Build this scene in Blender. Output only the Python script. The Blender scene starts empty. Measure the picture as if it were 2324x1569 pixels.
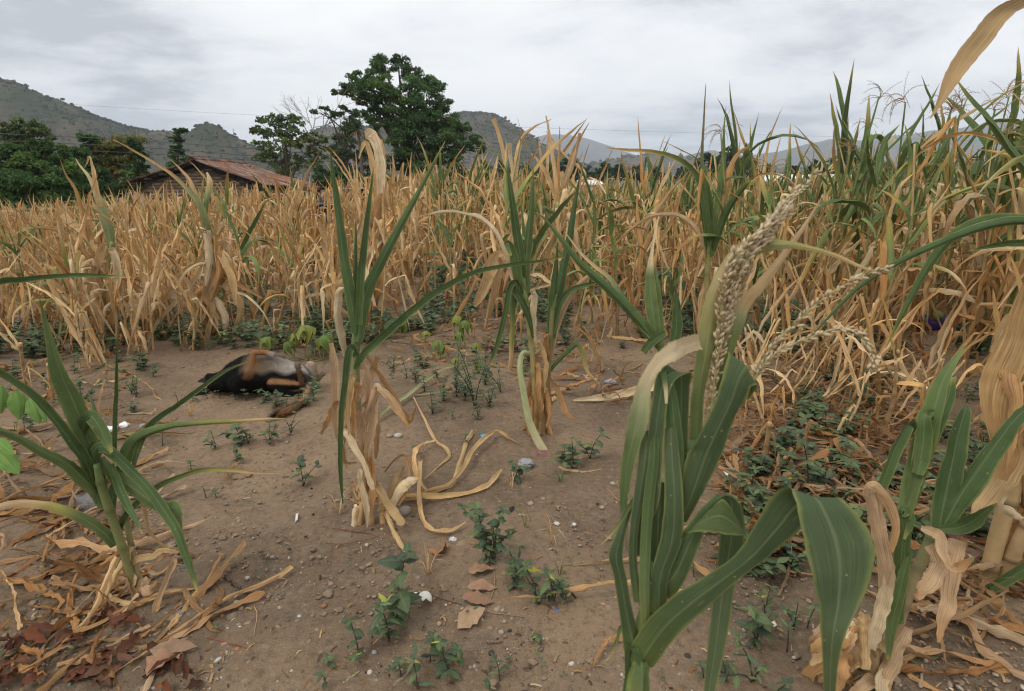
import bpy, bmesh, math, random
import numpy as np
from mathutils import Vector, Matrix

# ------------------------------------------------------------------ camera, sky, sun, exposure
scene = bpy.context.scene
COL = scene.collection
R = math.radians
FPX = 1291.0            # focal length in units of a 2324 px wide picture (20 mm lens)
PITCH = R(15.3)
CAMH = 1.40
camd = bpy.data.cameras.new('camera')
camd.sensor_width = 36.0
camd.lens = 36.0 * FPX / 2324.0
camd.clip_start = 0.02
camd.clip_end = 30000.0
camd.dof.use_dof = True
camd.dof.focus_distance = 3.4
camd.dof.aperture_fstop = 6.3
cam = bpy.data.objects.new('camera', camd)
COL.objects.link(cam)
cam.location = (0, 0, CAMH)
cam.rotation_euler = (R(90) - PITCH, 0, 0)
scene.camera = cam

SUN_EL, SUN_AZ = R(58), R(-130)      # azimuth from +Y towards +X: high, behind the camera's left shoulder
world = bpy.data.worlds.new('World')
scene.world = world
world.use_nodes = True
def build_world():
    nt = world.node_tree
    nt.nodes.clear()
    N, L = nt.nodes.new, nt.links.new
    out = N('ShaderNodeOutputWorld'); bg = N('ShaderNodeBackground')
    sky = N('ShaderNodeTexSky'); sky.sky_type = 'NISHITA'; sky.sun_disc = False
    sky.sun_elevation = SUN_EL; sky.sun_rotation = SUN_AZ; sky.dust_density = 3.0
    skym = N('ShaderNodeVectorMath'); skym.operation = 'SCALE'; skym.inputs['Scale'].default_value = 0.10
    L(sky.outputs[0], skym.inputs[0])
    tc = N('ShaderNodeTexCoord')
    sep = N('ShaderNodeSeparateXYZ'); L(tc.outputs['Generated'], sep.inputs[0])
    def math_(op, a, b=None, c=None):
        m = N('ShaderNodeMath'); m.operation = op
        for i, v in enumerate((a, b, c)):
            if v is None: continue
            if isinstance(v, (int, float)): m.inputs[i].default_value = v
            else: L(v, m.inputs[i])
        return m.outputs[0]
    zc = math_('MAXIMUM', sep.outputs['Z'], 0.0)
    den = math_('ADD', zc, 0.16)
    cx = math_('DIVIDE', sep.outputs['X'], den)
    cy = math_('DIVIDE', sep.outputs['Y'], den)
    comb = N('ShaderNodeCombineXYZ'); L(cx, comb.inputs[0]); L(cy, comb.inputs[1])
    def noise(scale, detail, rough, off, dist=0.0):
        mp = N('ShaderNodeMapping'); mp.inputs['Location'].default_value = off
        mp.inputs['Scale'].default_value = (1.0, 1.25, 1.0)
        L(comb.outputs[0], mp.inputs['Vector'])
        n = N('ShaderNodeTexNoise'); n.inputs['Scale'].default_value = scale
        n.inputs['Detail'].default_value = detail; n.inputs['Roughness'].default_value = rough
        n.inputs['Distortion'].default_value = dist
        L(mp.outputs[0], n.inputs['Vector'])
        return n.outputs['Fac']
    n1 = noise(0.55, 7, 0.55, (3.1, 1.7, 0.0), 0.3)
    n2 = noise(1.6, 8, 0.6, (7.3, 4.1, 2.0), 0.2)
    mixn = math_('ADD', math_('MULTIPLY', n1, 0.62), math_('MULTIPLY', n2, 0.38))
    # a heavier grey cloud bank in the north-west
    dv = N('ShaderNodeVectorMath'); dv.operation = 'DOT_PRODUCT'
    L(tc.outputs['Generated'], dv.inputs[0])
    v = Vector((-0.66, 0.80, 0.30)).normalized(); dv.inputs[1].default_value = v
    bank = N('ShaderNodeMapRange'); bank.interpolation_type = 'SMOOTHSTEP'
    bank.inputs['From Min'].default_value = 0.955; bank.inputs['From Max'].default_value = 0.995
    bank.inputs['To Min'].default_value = 0.0; bank.inputs['To Max'].default_value = 0.115
    L(dv.outputs['Value'], bank.inputs['Value'])
    val = math_('SUBTRACT', mixn, bank.outputs[0])
    ramp = N('ShaderNodeValToRGB')
    cr = ramp.color_ramp
    cr.elements[0].position = 0.36; cr.elements[0].color = (0.60, 0.625, 0.67, 1)
    cr.elements[1].position = 0.58; cr.elements[1].color = (1.24, 1.235, 1.225, 1)
    e = cr.elements.new(0.44); e.color = (0.96, 0.975, 1.01, 1)
    e = cr.elements.new(0.50); e.color = (1.12, 1.125, 1.135, 1)
    L(val, ramp.inputs[0])
    mx = N('ShaderNodeMix'); mx.data_type = 'RGBA'; mx.inputs[0].default_value = 0.93
    L(skym.outputs[0], mx.inputs[6]); L(ramp.outputs[0], mx.inputs[7])
    L(mx.outputs[2], bg.inputs['Color']); bg.inputs['Strength'].default_value = 1.0
    L(bg.outputs[0], out.inputs['Surface'])
build_world()

sund = bpy.data.lights.new('sun', 'SUN')
sund.energy = 1.4; sund.angle = R(22); sund.color = (1.0, 0.95, 0.88)
sun = bpy.data.objects.new('sun', sund); COL.objects.link(sun)
_sd = Vector((math.sin(SUN_AZ) * math.cos(SUN_EL), math.cos(SUN_AZ) * math.cos(SUN_EL), math.sin(SUN_EL)))
sun.rotation_euler = _sd.to_track_quat('Z', 'Y').to_euler()
sun.location = (0, 0, 50)

vs = scene.view_settings
vs.view_transform = 'Standard'; vs.look = 'None'; vs.gamma = 1.0; vs.exposure = 0.0
vs.use_curve_mapping = False
scene.cycles.use_denoising = True
scene.cycles.pixel_filter_type = 'BLACKMAN_HARRIS'; scene.cycles.filter_width = 1.15
scene.cycles.max_bounces = 6; scene.cycles.diffuse_bounces = 3; scene.cycles.glossy_bounces = 2
scene.cycles.transmission_bounces = 4; scene.cycles.volume_bounces = 1; scene.cycles.transparent_max_bounces = 8
scene.cycles.caustics_reflective = False; scene.cycles.caustics_refractive = False

# ------------------------------------------------------------------ helpers
rng = np.random.default_rng(7)
rnd = random.Random(11)
FWD = np.array([0, math.cos(PITCH), -math.sin(PITCH)])
UPV = np.array([0, math.sin(PITCH), math.cos(PITCH)])
RGT = np.array([1.0, 0, 0])
CAMP = np.array([0, 0, CAMH])

def ray(px, py):
    return FWD + RGT * ((px - 1162.0) / FPX) + UPV * ((784.5 - py) / FPX)
def at(px, py, d):
    """point seen at that pixel of the photograph, d metres along the lens axis"""
    return CAMP + ray(px, py) * d
def atY(px, py, Y):
    v = ray(px, py)
    return CAMP + v * (Y / v[1])
def ground_h(x, y):
    x = np.asarray(x, float); y = np.asarray(y, float)
    h = (0.018 * np.sin(x * 2.1 + 0.7 * y) + 0.014 * np.sin(y * 3.3 - x * 1.1 + 1.0) + 0.010 * np.sin(x * 5.3 + y * 4.1)
         + 0.006 * np.sin(x * 11.0 - y * 7.0 + 2.0))
    near = np.clip((14.0 - np.hypot(x, y)) / 6.0, 0, 1)
    return h * near
def gnd(px, py):
    v = ray(px, py)
    t = -CAMH / v[2]
    p = CAMP + v * t
    for _ in range(4):
        z = float(ground_h(p[0], p[1]))
        t = (z - CAMH) / v[2]; p = CAMP + v * t
    return p
def proj(p):
    q = np.asarray(p, float) - CAMP
    d = q @ FWD
    return 1162 + FPX * (q @ RGT) / d, 784.5 - FPX * (q @ UPV) / d, d

def crom(P, n):
    """Catmull-Rom through the rows of P, n samples"""
    P = np.asarray(P, float)
    if len(P) == 2:
        t = np.linspace(0, 1, n)[:, None]
        return P[0] * (1 - t) + P[1] * t
    A = np.vstack([2 * P[0] - P[1], P, 2 * P[-1] - P[-2]])
    m = len(P) - 1
    u = np.linspace(0, m, n); i = np.minimum(u.astype(int), m - 1); t = (u - i)[:, None]
    p0, p1, p2, p3 = A[i], A[i + 1], A[i + 2], A[i + 3]
    return 0.5 * ((2 * p1) + (-p0 + p2) * t + (2 * p0 - 5 * p1 + 4 * p2 - p3) * t ** 2 + (-p0 + 3 * p1 - 3 * p2 + p3) * t ** 3)

def nrm(a):
    return a / np.maximum(np.linalg.norm(a, axis=-1, keepdims=True), 1e-9)

class MB:
    """collects vertices, quads/tris, uv and colours; builds ONE mesh"""
    def __init__(s):
        s.V, s.Q, s.T, s.U, s.C, s.n = [], [], [], [], [], 0
    def add(s, V, Q=None, T=None, U=None, C=None):
        V = np.asarray(V, float).reshape(-1, 3); k = len(V)
        s.V.append(V)
        if Q is not None and len(Q): s.Q.append(np.asarray(Q, np.int64).reshape(-1, 4) + s.n)
        if T is not None and len(T): s.T.append(np.asarray(T, np.int64).reshape(-1, 3) + s.n)
        s.U.append(np.zeros((k, 2)) if U is None else np.asarray(U, float))
        if C is None: C = (0.5, 0.5, 0.5)
        C = np.asarray(C, float)
        s.C.append(np.tile(C[:3], (k, 1)) if C.ndim == 1 else C[:, :3])
        s.n += k
        return s
    def mesh(s, name, mat=None, smooth=True):
        me = bpy.data.meshes.new(name)
        V = np.vstack(s.V); U = np.vstack(s.U); C = np.vstack(s.C)
        Q = np.vstack(s.Q) if s.Q else np.zeros((0, 4), np.int64)
        T = np.vstack(s.T) if s.T else np.zeros((0, 3), np.int64)
        me.vertices.add(len(V)); me.vertices.foreach_set('co', V.astype(np.float32).ravel())
        lv = np.concatenate([Q.ravel(), T.ravel()]).astype(np.int32)
        ls = np.concatenate([np.arange(len(Q)) * 4, len(Q) * 4 + np.arange(len(T)) * 3]).astype(np.int32)
        me.loops.add(len(lv)); me.loops.foreach_set('vertex_index', lv)
        me.polygons.add(len(ls)); me.polygons.foreach_set('loop_start', ls)
        if smooth: me.polygons.foreach_set('use_smooth', np.ones(len(ls), bool))
        me.update(calc_edges=True)
        uv = me.uv_layers.new(name='UVMap'); uv.data.foreach_set('uv', U[lv].astype(np.float32).ravel())
        ca = me.color_attributes.new('Col', 'FLOAT_COLOR', 'POINT')
        ca.data.foreach_set('color', np.hstack([C, np.ones((len(C), 1))]).astype(np.float32).ravel())
        if mat is not None: me.materials.append(mat)
        return me

def link(name, me, parent=None, loc=None, rot=None, scl=None):
    o = bpy.data.objects.new(name, me); COL.objects.link(o)
    if parent is not None: o.parent = parent
    if loc is not None: o.location = loc
    if rot is not None: o.rotation_euler = rot
    if scl is not None: o.scale = scl if hasattr(scl, '__len__') else (scl,) * 3
    return o
def tag(o, label=None, cat=None, group=None, kind=None):
    if label: o['label'] = label
    if cat: o['category'] = cat
    if group: o['group'] = group
    if kind: o['kind'] = kind
    return o
def empty(name, loc, label=None, cat=None, group=None, rz=0.0):
    o = bpy.data.objects.new(name, None); COL.objects.link(o)
    o.empty_display_size = 0.05
    o.location = loc; o.rotation_euler = (0, 0, rz)
    return tag(o, label, cat, group)

def ribbon(mb, C, H, col, m=5, fold=0.5, ruffle=0.0, nruf=7, seed=0, crink=0.0, rag=0.0):
    """a leaf blade: centre line C (n,3), half-width vectors H (n,3), colours (n,3) or fn(u)->(3)"""
    n = len(C)
    T = nrm(np.gradient(C, axis=0))
    Hl = np.linalg.norm(H, axis=1, keepdims=True); Hd = nrm(H)
    Nn = nrm(np.cross(T, Hd))
    s = np.linspace(-1, 1, m)
    fold = np.broadcast_to(np.asarray(fold, float), (n,))
    cf, sf = np.cos(fold)[:, None, None], np.sin(fold)[:, None, None]
    S = s[None, :, None]
    prof = np.abs(S) ** 1.25
    g = np.random.default_rng(seed + 1)
    ph = g.uniform(0, 6.28, 4)
    u = np.linspace(0, 1, n)
    ruf = (np.sin(u * nruf * 6.28 + ph[0])[:, None] * (s > 0) + np.sin(u * nruf * 5.1 + ph[1])[:, None] * (s < 0))[:, :, None]
    P = C[:, None, :] + S * (Hl * 1.0)[:, None, :] * Hd[:, None, :] * cf + prof * Hl[:, None, :] * Nn[:, None, :] * sf
    if crink:
        nz = g.normal(0, 1, (n, m)); nz = nz + 0.6 * np.roll(nz, 1, 0)
        P = P + (nz * crink * Hl)[:, :, None] * Nn[:, None, :]
    if rag:
        rz = g.normal(0, 1, (n, 2)) * rag; e = np.zeros((n, m)); e[:, 0] = -rz[:, 0]; e[:, -1] = rz[:, 1]
        P = P + (e * Hl)[:, :, None] * Hd[:, None, :] * cf
    P = P + ruf * (S ** 2) * (Hl[:, None, :] * ruffle) * Nn[:, None, :]
    V = P.reshape(-1, 3)
    idx = np.arange(n * m).reshape(n, m)
    Q = np.stack([idx[:-1, :-1], idx[:-1, 1:], idx[1:, 1:], idx[1:, :-1]], -1).reshape(-1, 4)
    L = np.concatenate([[0], np.cumsum(np.linalg.norm(np.diff(C, axis=0), axis=1))])
    U = np.stack([np.repeat(L[:, None], m, 1) + seed * 0.37 % 10, np.repeat(((s + 1) / 2)[None], n, 0)], -1).reshape(-1, 2)
    if callable(col): cc = np.array([col(x) for x in u])
    else:
        cc = np.asarray(col, float)
        if cc.ndim == 1: cc = np.tile(cc, (n, 1))
    mb.add(V, Q, U=U, C=np.repeat(cc[:, None, :], m, 1).reshape(-1, 3))
    return mb

def tube(mb, P, r, col, k=8, cap=True):
    P = np.asarray(P, float); n = len(P)
    r = np.broadcast_to(np.asarray(r, float), (n,))
    T = nrm(np.gradient(P, axis=0))
    ref = np.array([0, 0, 1.0]) if abs(T[0][2]) < 0.9 else np.array([1.0, 0, 0])
    A = nrm(np.cross(T, ref)); B = np.cross(T, A)
    th = np.linspace(0, 2 * np.pi, k, endpoint=False)
    V = P[:, None] + r[:, None, None] * (np.cos(th)[None, :, None] * A[:, None] + np.sin(th)[None, :, None] * B[:, None])
    idx = np.arange(n * k).reshape(n, k)
    j = np.roll(idx, -1, 1)
    Q = np.stack([idx[:-1], j[:-1], j[1:], idx[1:]], -1).reshape(-1, 4)
    L = np.concatenate([[0], np.cumsum(np.linalg.norm(np.diff(P, axis=0), axis=1))])
    U = np.stack([np.repeat(L[:, None], k, 1), np.repeat((th / 6.283)[None], n, 0)], -1).reshape(-1, 2)
    cc = np.asarray(col, float)
    if cc.ndim == 1: cc = np.tile(cc, (n, 1))
    base = mb.n
    mb.add(V.reshape(-1, 3), Q, U=U, C=np.repeat(cc[:, None], k, 1).reshape(-1, 3))
    if cap:
        for e, flip in ((0, True), (n - 1, False)):
            ring = list(idx[e]) if not flip else list(idx[e][::-1])
            c = P[e]
            k0 = mb.n - base
            mb.V.append(c[None]); mb.U.append(np.zeros((1, 2))); mb.C.append(cc[e][None]); mb.n += 1
            mb.T.append(np.array([[ring[i], ring[(i + 1) % k], k0] for i in range(k)]) + base)
    return mb

def boxv(mb, c, sx, sy, sz, col, Rm=None):
    """box centred at c (half sizes), optional 3x3 rotation"""
    v = np.array([[x, y, z] for z in (-1, 1) for y in (-1, 1) for x in (-1, 1)], float) * np.array([sx, sy, sz])
    if Rm is not None: v = v @ np.asarray(Rm).T
    q = [[0, 2, 3, 1], [4, 5, 7, 6], [0, 1, 5, 4], [2, 6, 7, 3], [0, 4, 6, 2], [1, 3, 7, 5]]
    return mb.add(v + np.asarray(c), q, C=col)

_ico = {}
def ico(sub):
    if sub not in _ico:
        bm = bmesh.new(); bmesh.ops.create_icosphere(bm, subdivisions=sub, radius=1.0)
        bm.verts.ensure_lookup_table()
        _ico[sub] = (np.array([v.co[:] for v in bm.verts]), np.array([[v.index for v in f.verts] for f in bm.faces]))
        bm.free()
    return _ico[sub]
def blob(mb, c, r, col, sub=1, jit=0.15, g=rng, Rm=None):
    v, f = ico(sub)
    v = v * (1 + g.uniform(-jit, jit, (len(v), 1))) * np.asarray(r, float)
    if Rm is not None: v = v @ Rm.T
    return mb.add(v + np.asarray(c), T=f, C=col)
def rotm(rx, ry, rz):
    return np.array(Matrix.Rotation(rz, 3, 'Z') @ Matrix.Rotation(ry, 3, 'Y') @ Matrix.Rotation(rx, 3, 'X'))
def lerp_stops(stops):
    us = np.array([s[0] for s in stops]); cs = np.array([s[1] for s in stops])
    return lambda u: np.array([np.interp(u, us, cs[:, k]) for k in range(3)])
ORD = ['first', 'second', 'third', 'fourth', 'fifth', 'sixth', 'seventh', 'eighth', 'ninth', 'tenth', 'eleventh', 'twelfth', 'thirteenth',
       'fourteenth', 'fifteenth', 'sixteenth', 'seventeenth', 'eighteenth', 'nineteenth', 'twentieth']
def ordw(i):
    if i < 20: return ORD[i]
    t = ['twenty', 'thirty', 'forty', 'fifty', 'sixty', 'seventy', 'eighty', 'ninety'][(i + 1) // 10 - 2]
    k = (i + 1) % 10
    return (t[:-1] + 'ieth') if k == 0 else t + '-' + ORD[k - 1]

# ------------------------------------------------------------------ materials
def newmat(name):
    m = bpy.data.materials.new(name); m.use_nodes = True
    nt = m.node_tree; nt.nodes.clear()
    return m, nt, nt.nodes.new, nt.links.new
def leaf_mat(name, rough=0.5, trans=0.22, veins=34.0, vein_amt=0.22, midrib=0.25, blotch=0.25, spec=0.35, obrand=0.3, bump=0.25, edge=None, speck=0.0, lesion=0.0):
    m, nt, N, L = newmat(name)
    out = N('ShaderNodeOutputMaterial')
    at_ = N('ShaderNodeAttribute'); at_.attribute_name = 'Col'
    uv = N('ShaderNodeUVMap'); uv.uv_map = 'UVMap'
    sep = N('ShaderNodeSeparateXYZ'); L(uv.outputs[0], sep.inputs[0])
    def mth(op, a, b=None, clamp=False):
        n = N('ShaderNodeMath'); n.operation = op; n.use_clamp = clamp
        for i, v in enumerate((a, b)):
            if v is None: continue
            if isinstance(v, (int, float)): n.inputs[i].default_value = v
            else: L(v, n.inputs[i])
        return n.outputs[0]
    # fine parallel veins: noise stretched along the blade
    cmb = N('ShaderNodeCombineXYZ')
    L(mth('MULTIPLY', sep.outputs[0], 6.0), cmb.inputs[0]); L(mth('MULTIPLY', sep.outputs[1], veins), cmb.inputs[1])
    n1 = N('ShaderNodeTexNoise'); n1.inputs['Scale'].default_value = 1.0; n1.inputs['Detail'].default_value = 3.0
    L(cmb.outputs[0], n1.inputs['Vector'])
    # blotches along the blade
    geo = N('ShaderNodeTexCoord')
    n2 = N('ShaderNodeTexNoise'); n2.inputs['Scale'].default_value = 14.0; n2.inputs['Detail'].default_value = 4.0
    L(geo.outputs['Object'], n2.inputs['Vector'])
    nr = N('ShaderNodeMapRange'); nr.inputs['From Min'].default_value = 0.3; nr.inputs['From Max'].default_value = 0.7; L(n1.outputs['Fac'], nr.inputs['Value'])
    v1 = mth('ADD', 1.0 - vein_amt * 0.5 - blotch * 0.5, mth('MULTIPLY', nr.outputs[0], vein_amt))
    v2 = mth('ADD', v1, mth('MULTIPLY', n2.outputs['Fac'], blotch))
    oi = N('ShaderNodeObjectInfo')
    v3 = mth('MULTIPLY', v2, mth('ADD', 1.0 - obrand * 0.5, mth('MULTIPLY', oi.outputs['Random'], obrand)))
    dist = mth('ABSOLUTE', mth('SUBTRACT', sep.outputs[1], 0.5))
    rib = N('ShaderNodeMapRange'); rib.inputs['From Min'].default_value = 0.015; rib.inputs['From Max'].default_value = 0.045
    rib.inputs['To Min'].default_value = midrib; rib.inputs['To Max'].default_value = 0.0
    L(dist, rib.inputs['Value'])
    sc = N('ShaderNodeVectorMath'); sc.operation = 'SCALE'
    L(at_.outputs['Color'], sc.inputs[0]); L(v3, sc.inputs['Scale'])
    mx = N('ShaderNodeMix'); mx.data_type = 'RGBA'
    L(rib.outputs[0], mx.inputs[0]); L(sc.outputs[0], mx.inputs[6])
    mx.inputs[7].default_value = (0.42, 0.45, 0.24, 1)
    colr = mx.outputs[2]
    if edge is not None:
        eg = N('ShaderNodeMapRange'); eg.inputs['From Min'].default_value = 0.40; eg.inputs['From Max'].default_value = 0.5
        eg.inputs['To Max'].default_value = edge[1]
        L(mth('ADD', dist, mth('MULTIPLY', mth('SUBTRACT', n2.outputs['Fac'], 0.5), 0.16)), eg.inputs['Value'])
        m2 = N('ShaderNodeMix'); m2.data_type = 'RGBA'; L(eg.outputs[0], m2.inputs[0]); L(colr, m2.inputs[6])
        m2.inputs[7].default_value = (*edge[0], 1); colr = m2.outputs[2]
    if speck > 0:
        vo = N('ShaderNodeTexVoronoi'); vo.inputs['Scale'].default_value = 70.0; vo.inputs['Randomness'].default_value = 1.0; L(geo.outputs['Object'], vo.inputs['Vector'])
        sc_ = N('ShaderNodeSeparateColor'); L(vo.outputs['Color'], sc_.inputs[0])
        sp = mth('MULTIPLY', mth('MULTIPLY', mth('LESS_THAN', vo.outputs['Distance'], mth('MULTIPLY', sc_.outputs[1], 0.16)), mth('GREATER_THAN', sc_.outputs[0], 0.72)), speck)
        m3 = N('ShaderNodeMix'); m3.data_type = 'RGBA'; L(sp, m3.inputs[0]); L(colr, m3.inputs[6])
        m3.inputs[7].default_value = (0.42, 0.38, 0.2, 1); colr = m3.outputs[2]
    if lesion > 0:      # pale dried streaks lying along the veins
        c2 = N('ShaderNodeCombineXYZ'); L(mth('MULTIPLY', sep.outputs[0], 22.0), c2.inputs[0]); L(mth('MULTIPLY', sep.outputs[1], 9.0), c2.inputs[1])
        n3 = N('ShaderNodeTexNoise'); n3.inputs['Scale'].default_value = 1.0; n3.inputs['Detail'].default_value = 5.0; n3.inputs['Roughness'].default_value = 0.65; L(c2.outputs[0], n3.inputs['Vector'])
        lr = N('ShaderNodeMapRange'); lr.inputs['From Min'].default_value = 0.62; lr.inputs['From Max'].default_value = 0.74; lr.inputs['To Max'].default_value = lesion; L(n3.outputs['Fac'], lr.inputs['Value'])
        m4 = N('ShaderNodeMix'); m4.data_type = 'RGBA'; L(lr.outputs[0], m4.inputs[0]); L(colr, m4.inputs[6]); m4.inputs[7].default_value = (0.36, 0.30, 0.15, 1); colr = m4.outputs[2]
    bs = N('ShaderNodeBsdfPrincipled'); L(colr, bs.inputs['Base Color'])
    bs.inputs['Roughness'].default_value = rough; bs.inputs['Specular IOR Level'].default_value = spec
    bp = N('ShaderNodeBump'); bp.inputs['Strength'].default_value = bump; bp.inputs['Distance'].default_value = 0.002
    L(n1.outputs['Fac'], bp.inputs['Height']); L(bp.outputs[0], bs.inputs['Normal'])
    tr = N('ShaderNodeBsdfTranslucent'); L(colr, tr.inputs['Color'])
    ms = N('ShaderNodeMixShader'); ms.inputs[0].default_value = trans
    L(bs.outputs[0], ms.inputs[1]); L(tr.outputs[0], ms.inputs[2]); L(ms.outputs[0], out.inputs['Surface'])
    return m
def vcol_mat(name, rough=0.8, spec=0.25, nscale=30.0, namt=0.3, bump=0.3, bdist=0.004, trans=0.0, obrand=0.0, sheen=0.0, detail=5.0):
    m, nt, N, L = newmat(name)
    out = N('ShaderNodeOutputMaterial')
    at_ = N('ShaderNodeAttribute'); at_.attribute_name = 'Col'
    tc = N('ShaderNodeTexCoord')
    n = N('ShaderNodeTexNoise'); n.inputs['Scale'].default_value = nscale; n.inputs['Detail'].default_value = detail
    L(tc.outputs['Object'], n.inputs['Vector'])
    ma = N('ShaderNodeMath'); ma.operation = 'MULTIPLY_ADD'; L(n.outputs['Fac'], ma.inputs[0])
    ma.inputs[1].default_value = namt * 2; ma.inputs[2].default_value = 1 - namt
    f = ma.outputs[0]
    if obrand:
        oi = N('ShaderNodeObjectInfo'); mb_ = N('ShaderNodeMath'); mb_.operation = 'MULTIPLY_ADD'
        L(oi.outputs['Random'], mb_.inputs[0]); mb_.inputs[1].default_value = obrand; mb_.inputs[2].default_value = 1 - obrand / 2
        mc = N('ShaderNodeMath'); mc.operation = 'MULTIPLY'; L(f, mc.inputs[0]); L(mb_.outputs[0], mc.inputs[1]); f = mc.outputs[0]
    sc = N('ShaderNodeVectorMath'); sc.operation = 'SCALE'; L(at_.outputs['Color'], sc.inputs[0]); L(f, sc.inputs['Scale'])
    bs = N('ShaderNodeBsdfPrincipled'); L(sc.outputs[0], bs.inputs['Base Color'])
    bs.inputs['Roughness'].default_value = rough; bs.inputs['Specular IOR Level'].default_value = spec
    if sheen: bs.inputs['Sheen Weight'].default_value = sheen
    if bump:
        bp = N('ShaderNodeBump'); bp.inputs['Strength'].default_value = bump; bp.inputs['Distance'].default_value = bdist
        L(n.outputs['Fac'], bp.inputs['Height']); L(bp.outputs[0], bs.inputs['Normal'])
    sh = bs.outputs[0]
    if trans:
        tr = N('ShaderNodeBsdfTranslucent'); L(sc.outputs[0], tr.inputs['Color'])
        ms = N('ShaderNodeMixShader'); ms.inputs[0].default_value = trans; L(sh, ms.inputs[1]); L(tr.outputs[0], ms.inputs[2]); sh = ms.outputs[0]
    L(sh, out.inputs['Surface'])
    return m
def soil_mat():
    m, nt, N, L = newmat('sandy_soil')
    out = N('ShaderNodeOutputMaterial'); bs = N('ShaderNodeBsdfPrincipled')
    tc = N('ShaderNodeTexCoord')
    def noise(sc, det=6, ro=0.55):
        n = N('ShaderNodeTexNoise'); n.inputs['Scale'].default_value = sc; n.inputs['Detail'].default_value = det
        n.inputs['Roughness'].default_value = ro; L(tc.outputs['Object'], n.inputs['Vector']); return n.outputs['Fac']
    def mixc(f, a, b):
        x = N('ShaderNodeMix'); x.data_type = 'RGBA'
        if isinstance(f, float): x.inputs[0].default_value = f
        else: L(f, x.inputs[0])
        for i, c in ((6, a), (7, b)):
            if isinstance(c, tuple): x.inputs[i].default_value = (*c, 1)
            else: L(c, x.inputs[i])
        return x.outputs[2]
    def rng_(v, a, b, lo=0.0, hi=1.0):
        r = N('ShaderNodeMapRange'); r.interpolation_type = 'SMOOTHSTEP'
        r.inputs['From Min'].default_value = a; r.inputs['From Max'].default_value = b
        r.inputs['To Min'].default_value = lo; r.inputs['To Max'].default_value = hi; L(v, r.inputs['Value']); return r.outputs[0]
    big, mid, fine, grit = noise(0.9, 5), noise(4.5, 6, 0.6), noise(38, 7, 0.65), noise(220, 3, 0.6)
    c = mixc(rng_(big, 0.38, 0.64), (0.190, 0.133, 0.084), (0.310, 0.212, 0.130))
    c = mixc(rng_(mid, 0.50, 0.74, 0, 0.5), c, (0.15, 0.118, 0.09))
    c = mixc(rng_(mid, 0.50, 0.30, 0, 0.40), c, (0.30, 0.235, 0.165))
    c = mixc(rng_(fine, 0.50, 0.68, 0, 0.55), c, (0.095, 0.075, 0.058))
    c = mixc(rng_(fine, 0.46, 0.33, 0, 0.45), c, (0.34, 0.27, 0.195))
    c = mixc(rng_(grit, 0.58, 0.75, 0, 0.6), c, (0.42, 0.36, 0.28))
    c = mixc(rng_(grit, 0.42, 0.30, 0, 0.6), c, (0.07, 0.055, 0.045))
    L(c, bs.inputs['Base Color']); bs.inputs['Roughness'].default_value = 0.95; bs.inputs['Specular IOR Level'].default_value = 0.15
    ad = N('ShaderNodeMath'); ad.operation = 'MULTIPLY_ADD'; L(fine, ad.inputs[0]); ad.inputs[1].default_value = 1.0
    g2 = N('ShaderNodeMath'); g2.operation = 'MULTIPLY'; L(grit, g2.inputs[0]); g2.inputs[1].default_value = 0.35; L(g2.outputs[0], ad.inputs[2])
    b = N('ShaderNodeBump'); b.inputs['Strength'].default_value = 0.75; b.inputs['Distance'].default_value = 0.022
    L(ad.outputs[0], b.inputs['Height']); L(b.outputs[0], bs.inputs['Normal']); L(bs.outputs[0], out.inputs['Surface'])
    return m
M = {}
M['leaf'] = leaf_mat('maize_leaf_green', rough=0.62, trans=0.20, veins=44, vein_amt=0.46, midrib=0.20, blotch=0.6, spec=0.18, obrand=0.2, bump=0.6, edge=((0.30, 0.31, 0.09), 0.6), speck=0.6, lesion=0.55)
M['dry'] = leaf_mat('maize_leaf_dry', rough=0.72, trans=0.22, veins=24, vein_amt=0.72, midrib=0.06, blotch=0.6, spec=0.2, obrand=0.45, bump=0.8, speck=0.0)
M['stalk'] = vcol_mat('maize_stalk', rough=0.55, nscale=25, namt=0.25, obrand=0.25)
M['tassel'] = vcol_mat('maize_tassel', rough=0.85, nscale=60, namt=0.2, obrand=0.2, trans=0.15)
M['weed'] = leaf_mat('weed_leaf', rough=0.6, trans=0.15, veins=9, vein_amt=0.4, midrib=0.15, blotch=0.3, obrand=0.4, bump=0.5)
M['squash'] = leaf_mat('squash_leaf', rough=0.6, trans=0.25, veins=8, vein_amt=0.3, midrib=0.2, blotch=0.4, obrand=0.3, bump=0.5, speck=0.8)
M['stem'] = vcol_mat('plant_stem', rough=0.7, namt=0.15)
M['crown'] = vcol_mat('tree_leaves', rough=0.65, spec=0.25, nscale=0.8, namt=0.25, bump=0, trans=0.35)
M['bark'] = vcol_mat('bark', rough=0.9, nscale=6, namt=0.4, bump=0.6, bdist=0.02)
M['soil'] = soil_mat()
M['pebble'] = vcol_mat('pebbles', rough=0.9, nscale=120, namt=0.25, bump=0.3, bdist=0.001)
M['litter'] = vcol_mat('plant_litter', rough=0.85, nscale=60, namt=0.3, bump=0.2, trans=0.1, obrand=0.3)
M['plain'] = vcol_mat('scrap', rough=0.6, nscale=40, namt=0.12, bump=0.15, bdist=0.002)
M['hill'] = vcol_mat('hillside_scrub', rough=1.0, spec=0.0, nscale=0.05, namt=0.5, bump=1.0, bdist=10.0, detail=9)
M['tile'] = vcol_mat('clay_tile', rough=0.85, nscale=2.5, namt=0.45, bump=0.3, bdist=0.01, obrand=0.5)
M['adobe'] = vcol_mat('adobe', rough=0.95, nscale=5, namt=0.3, bump=0.5, bdist=0.02, obrand=0.3)
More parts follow.
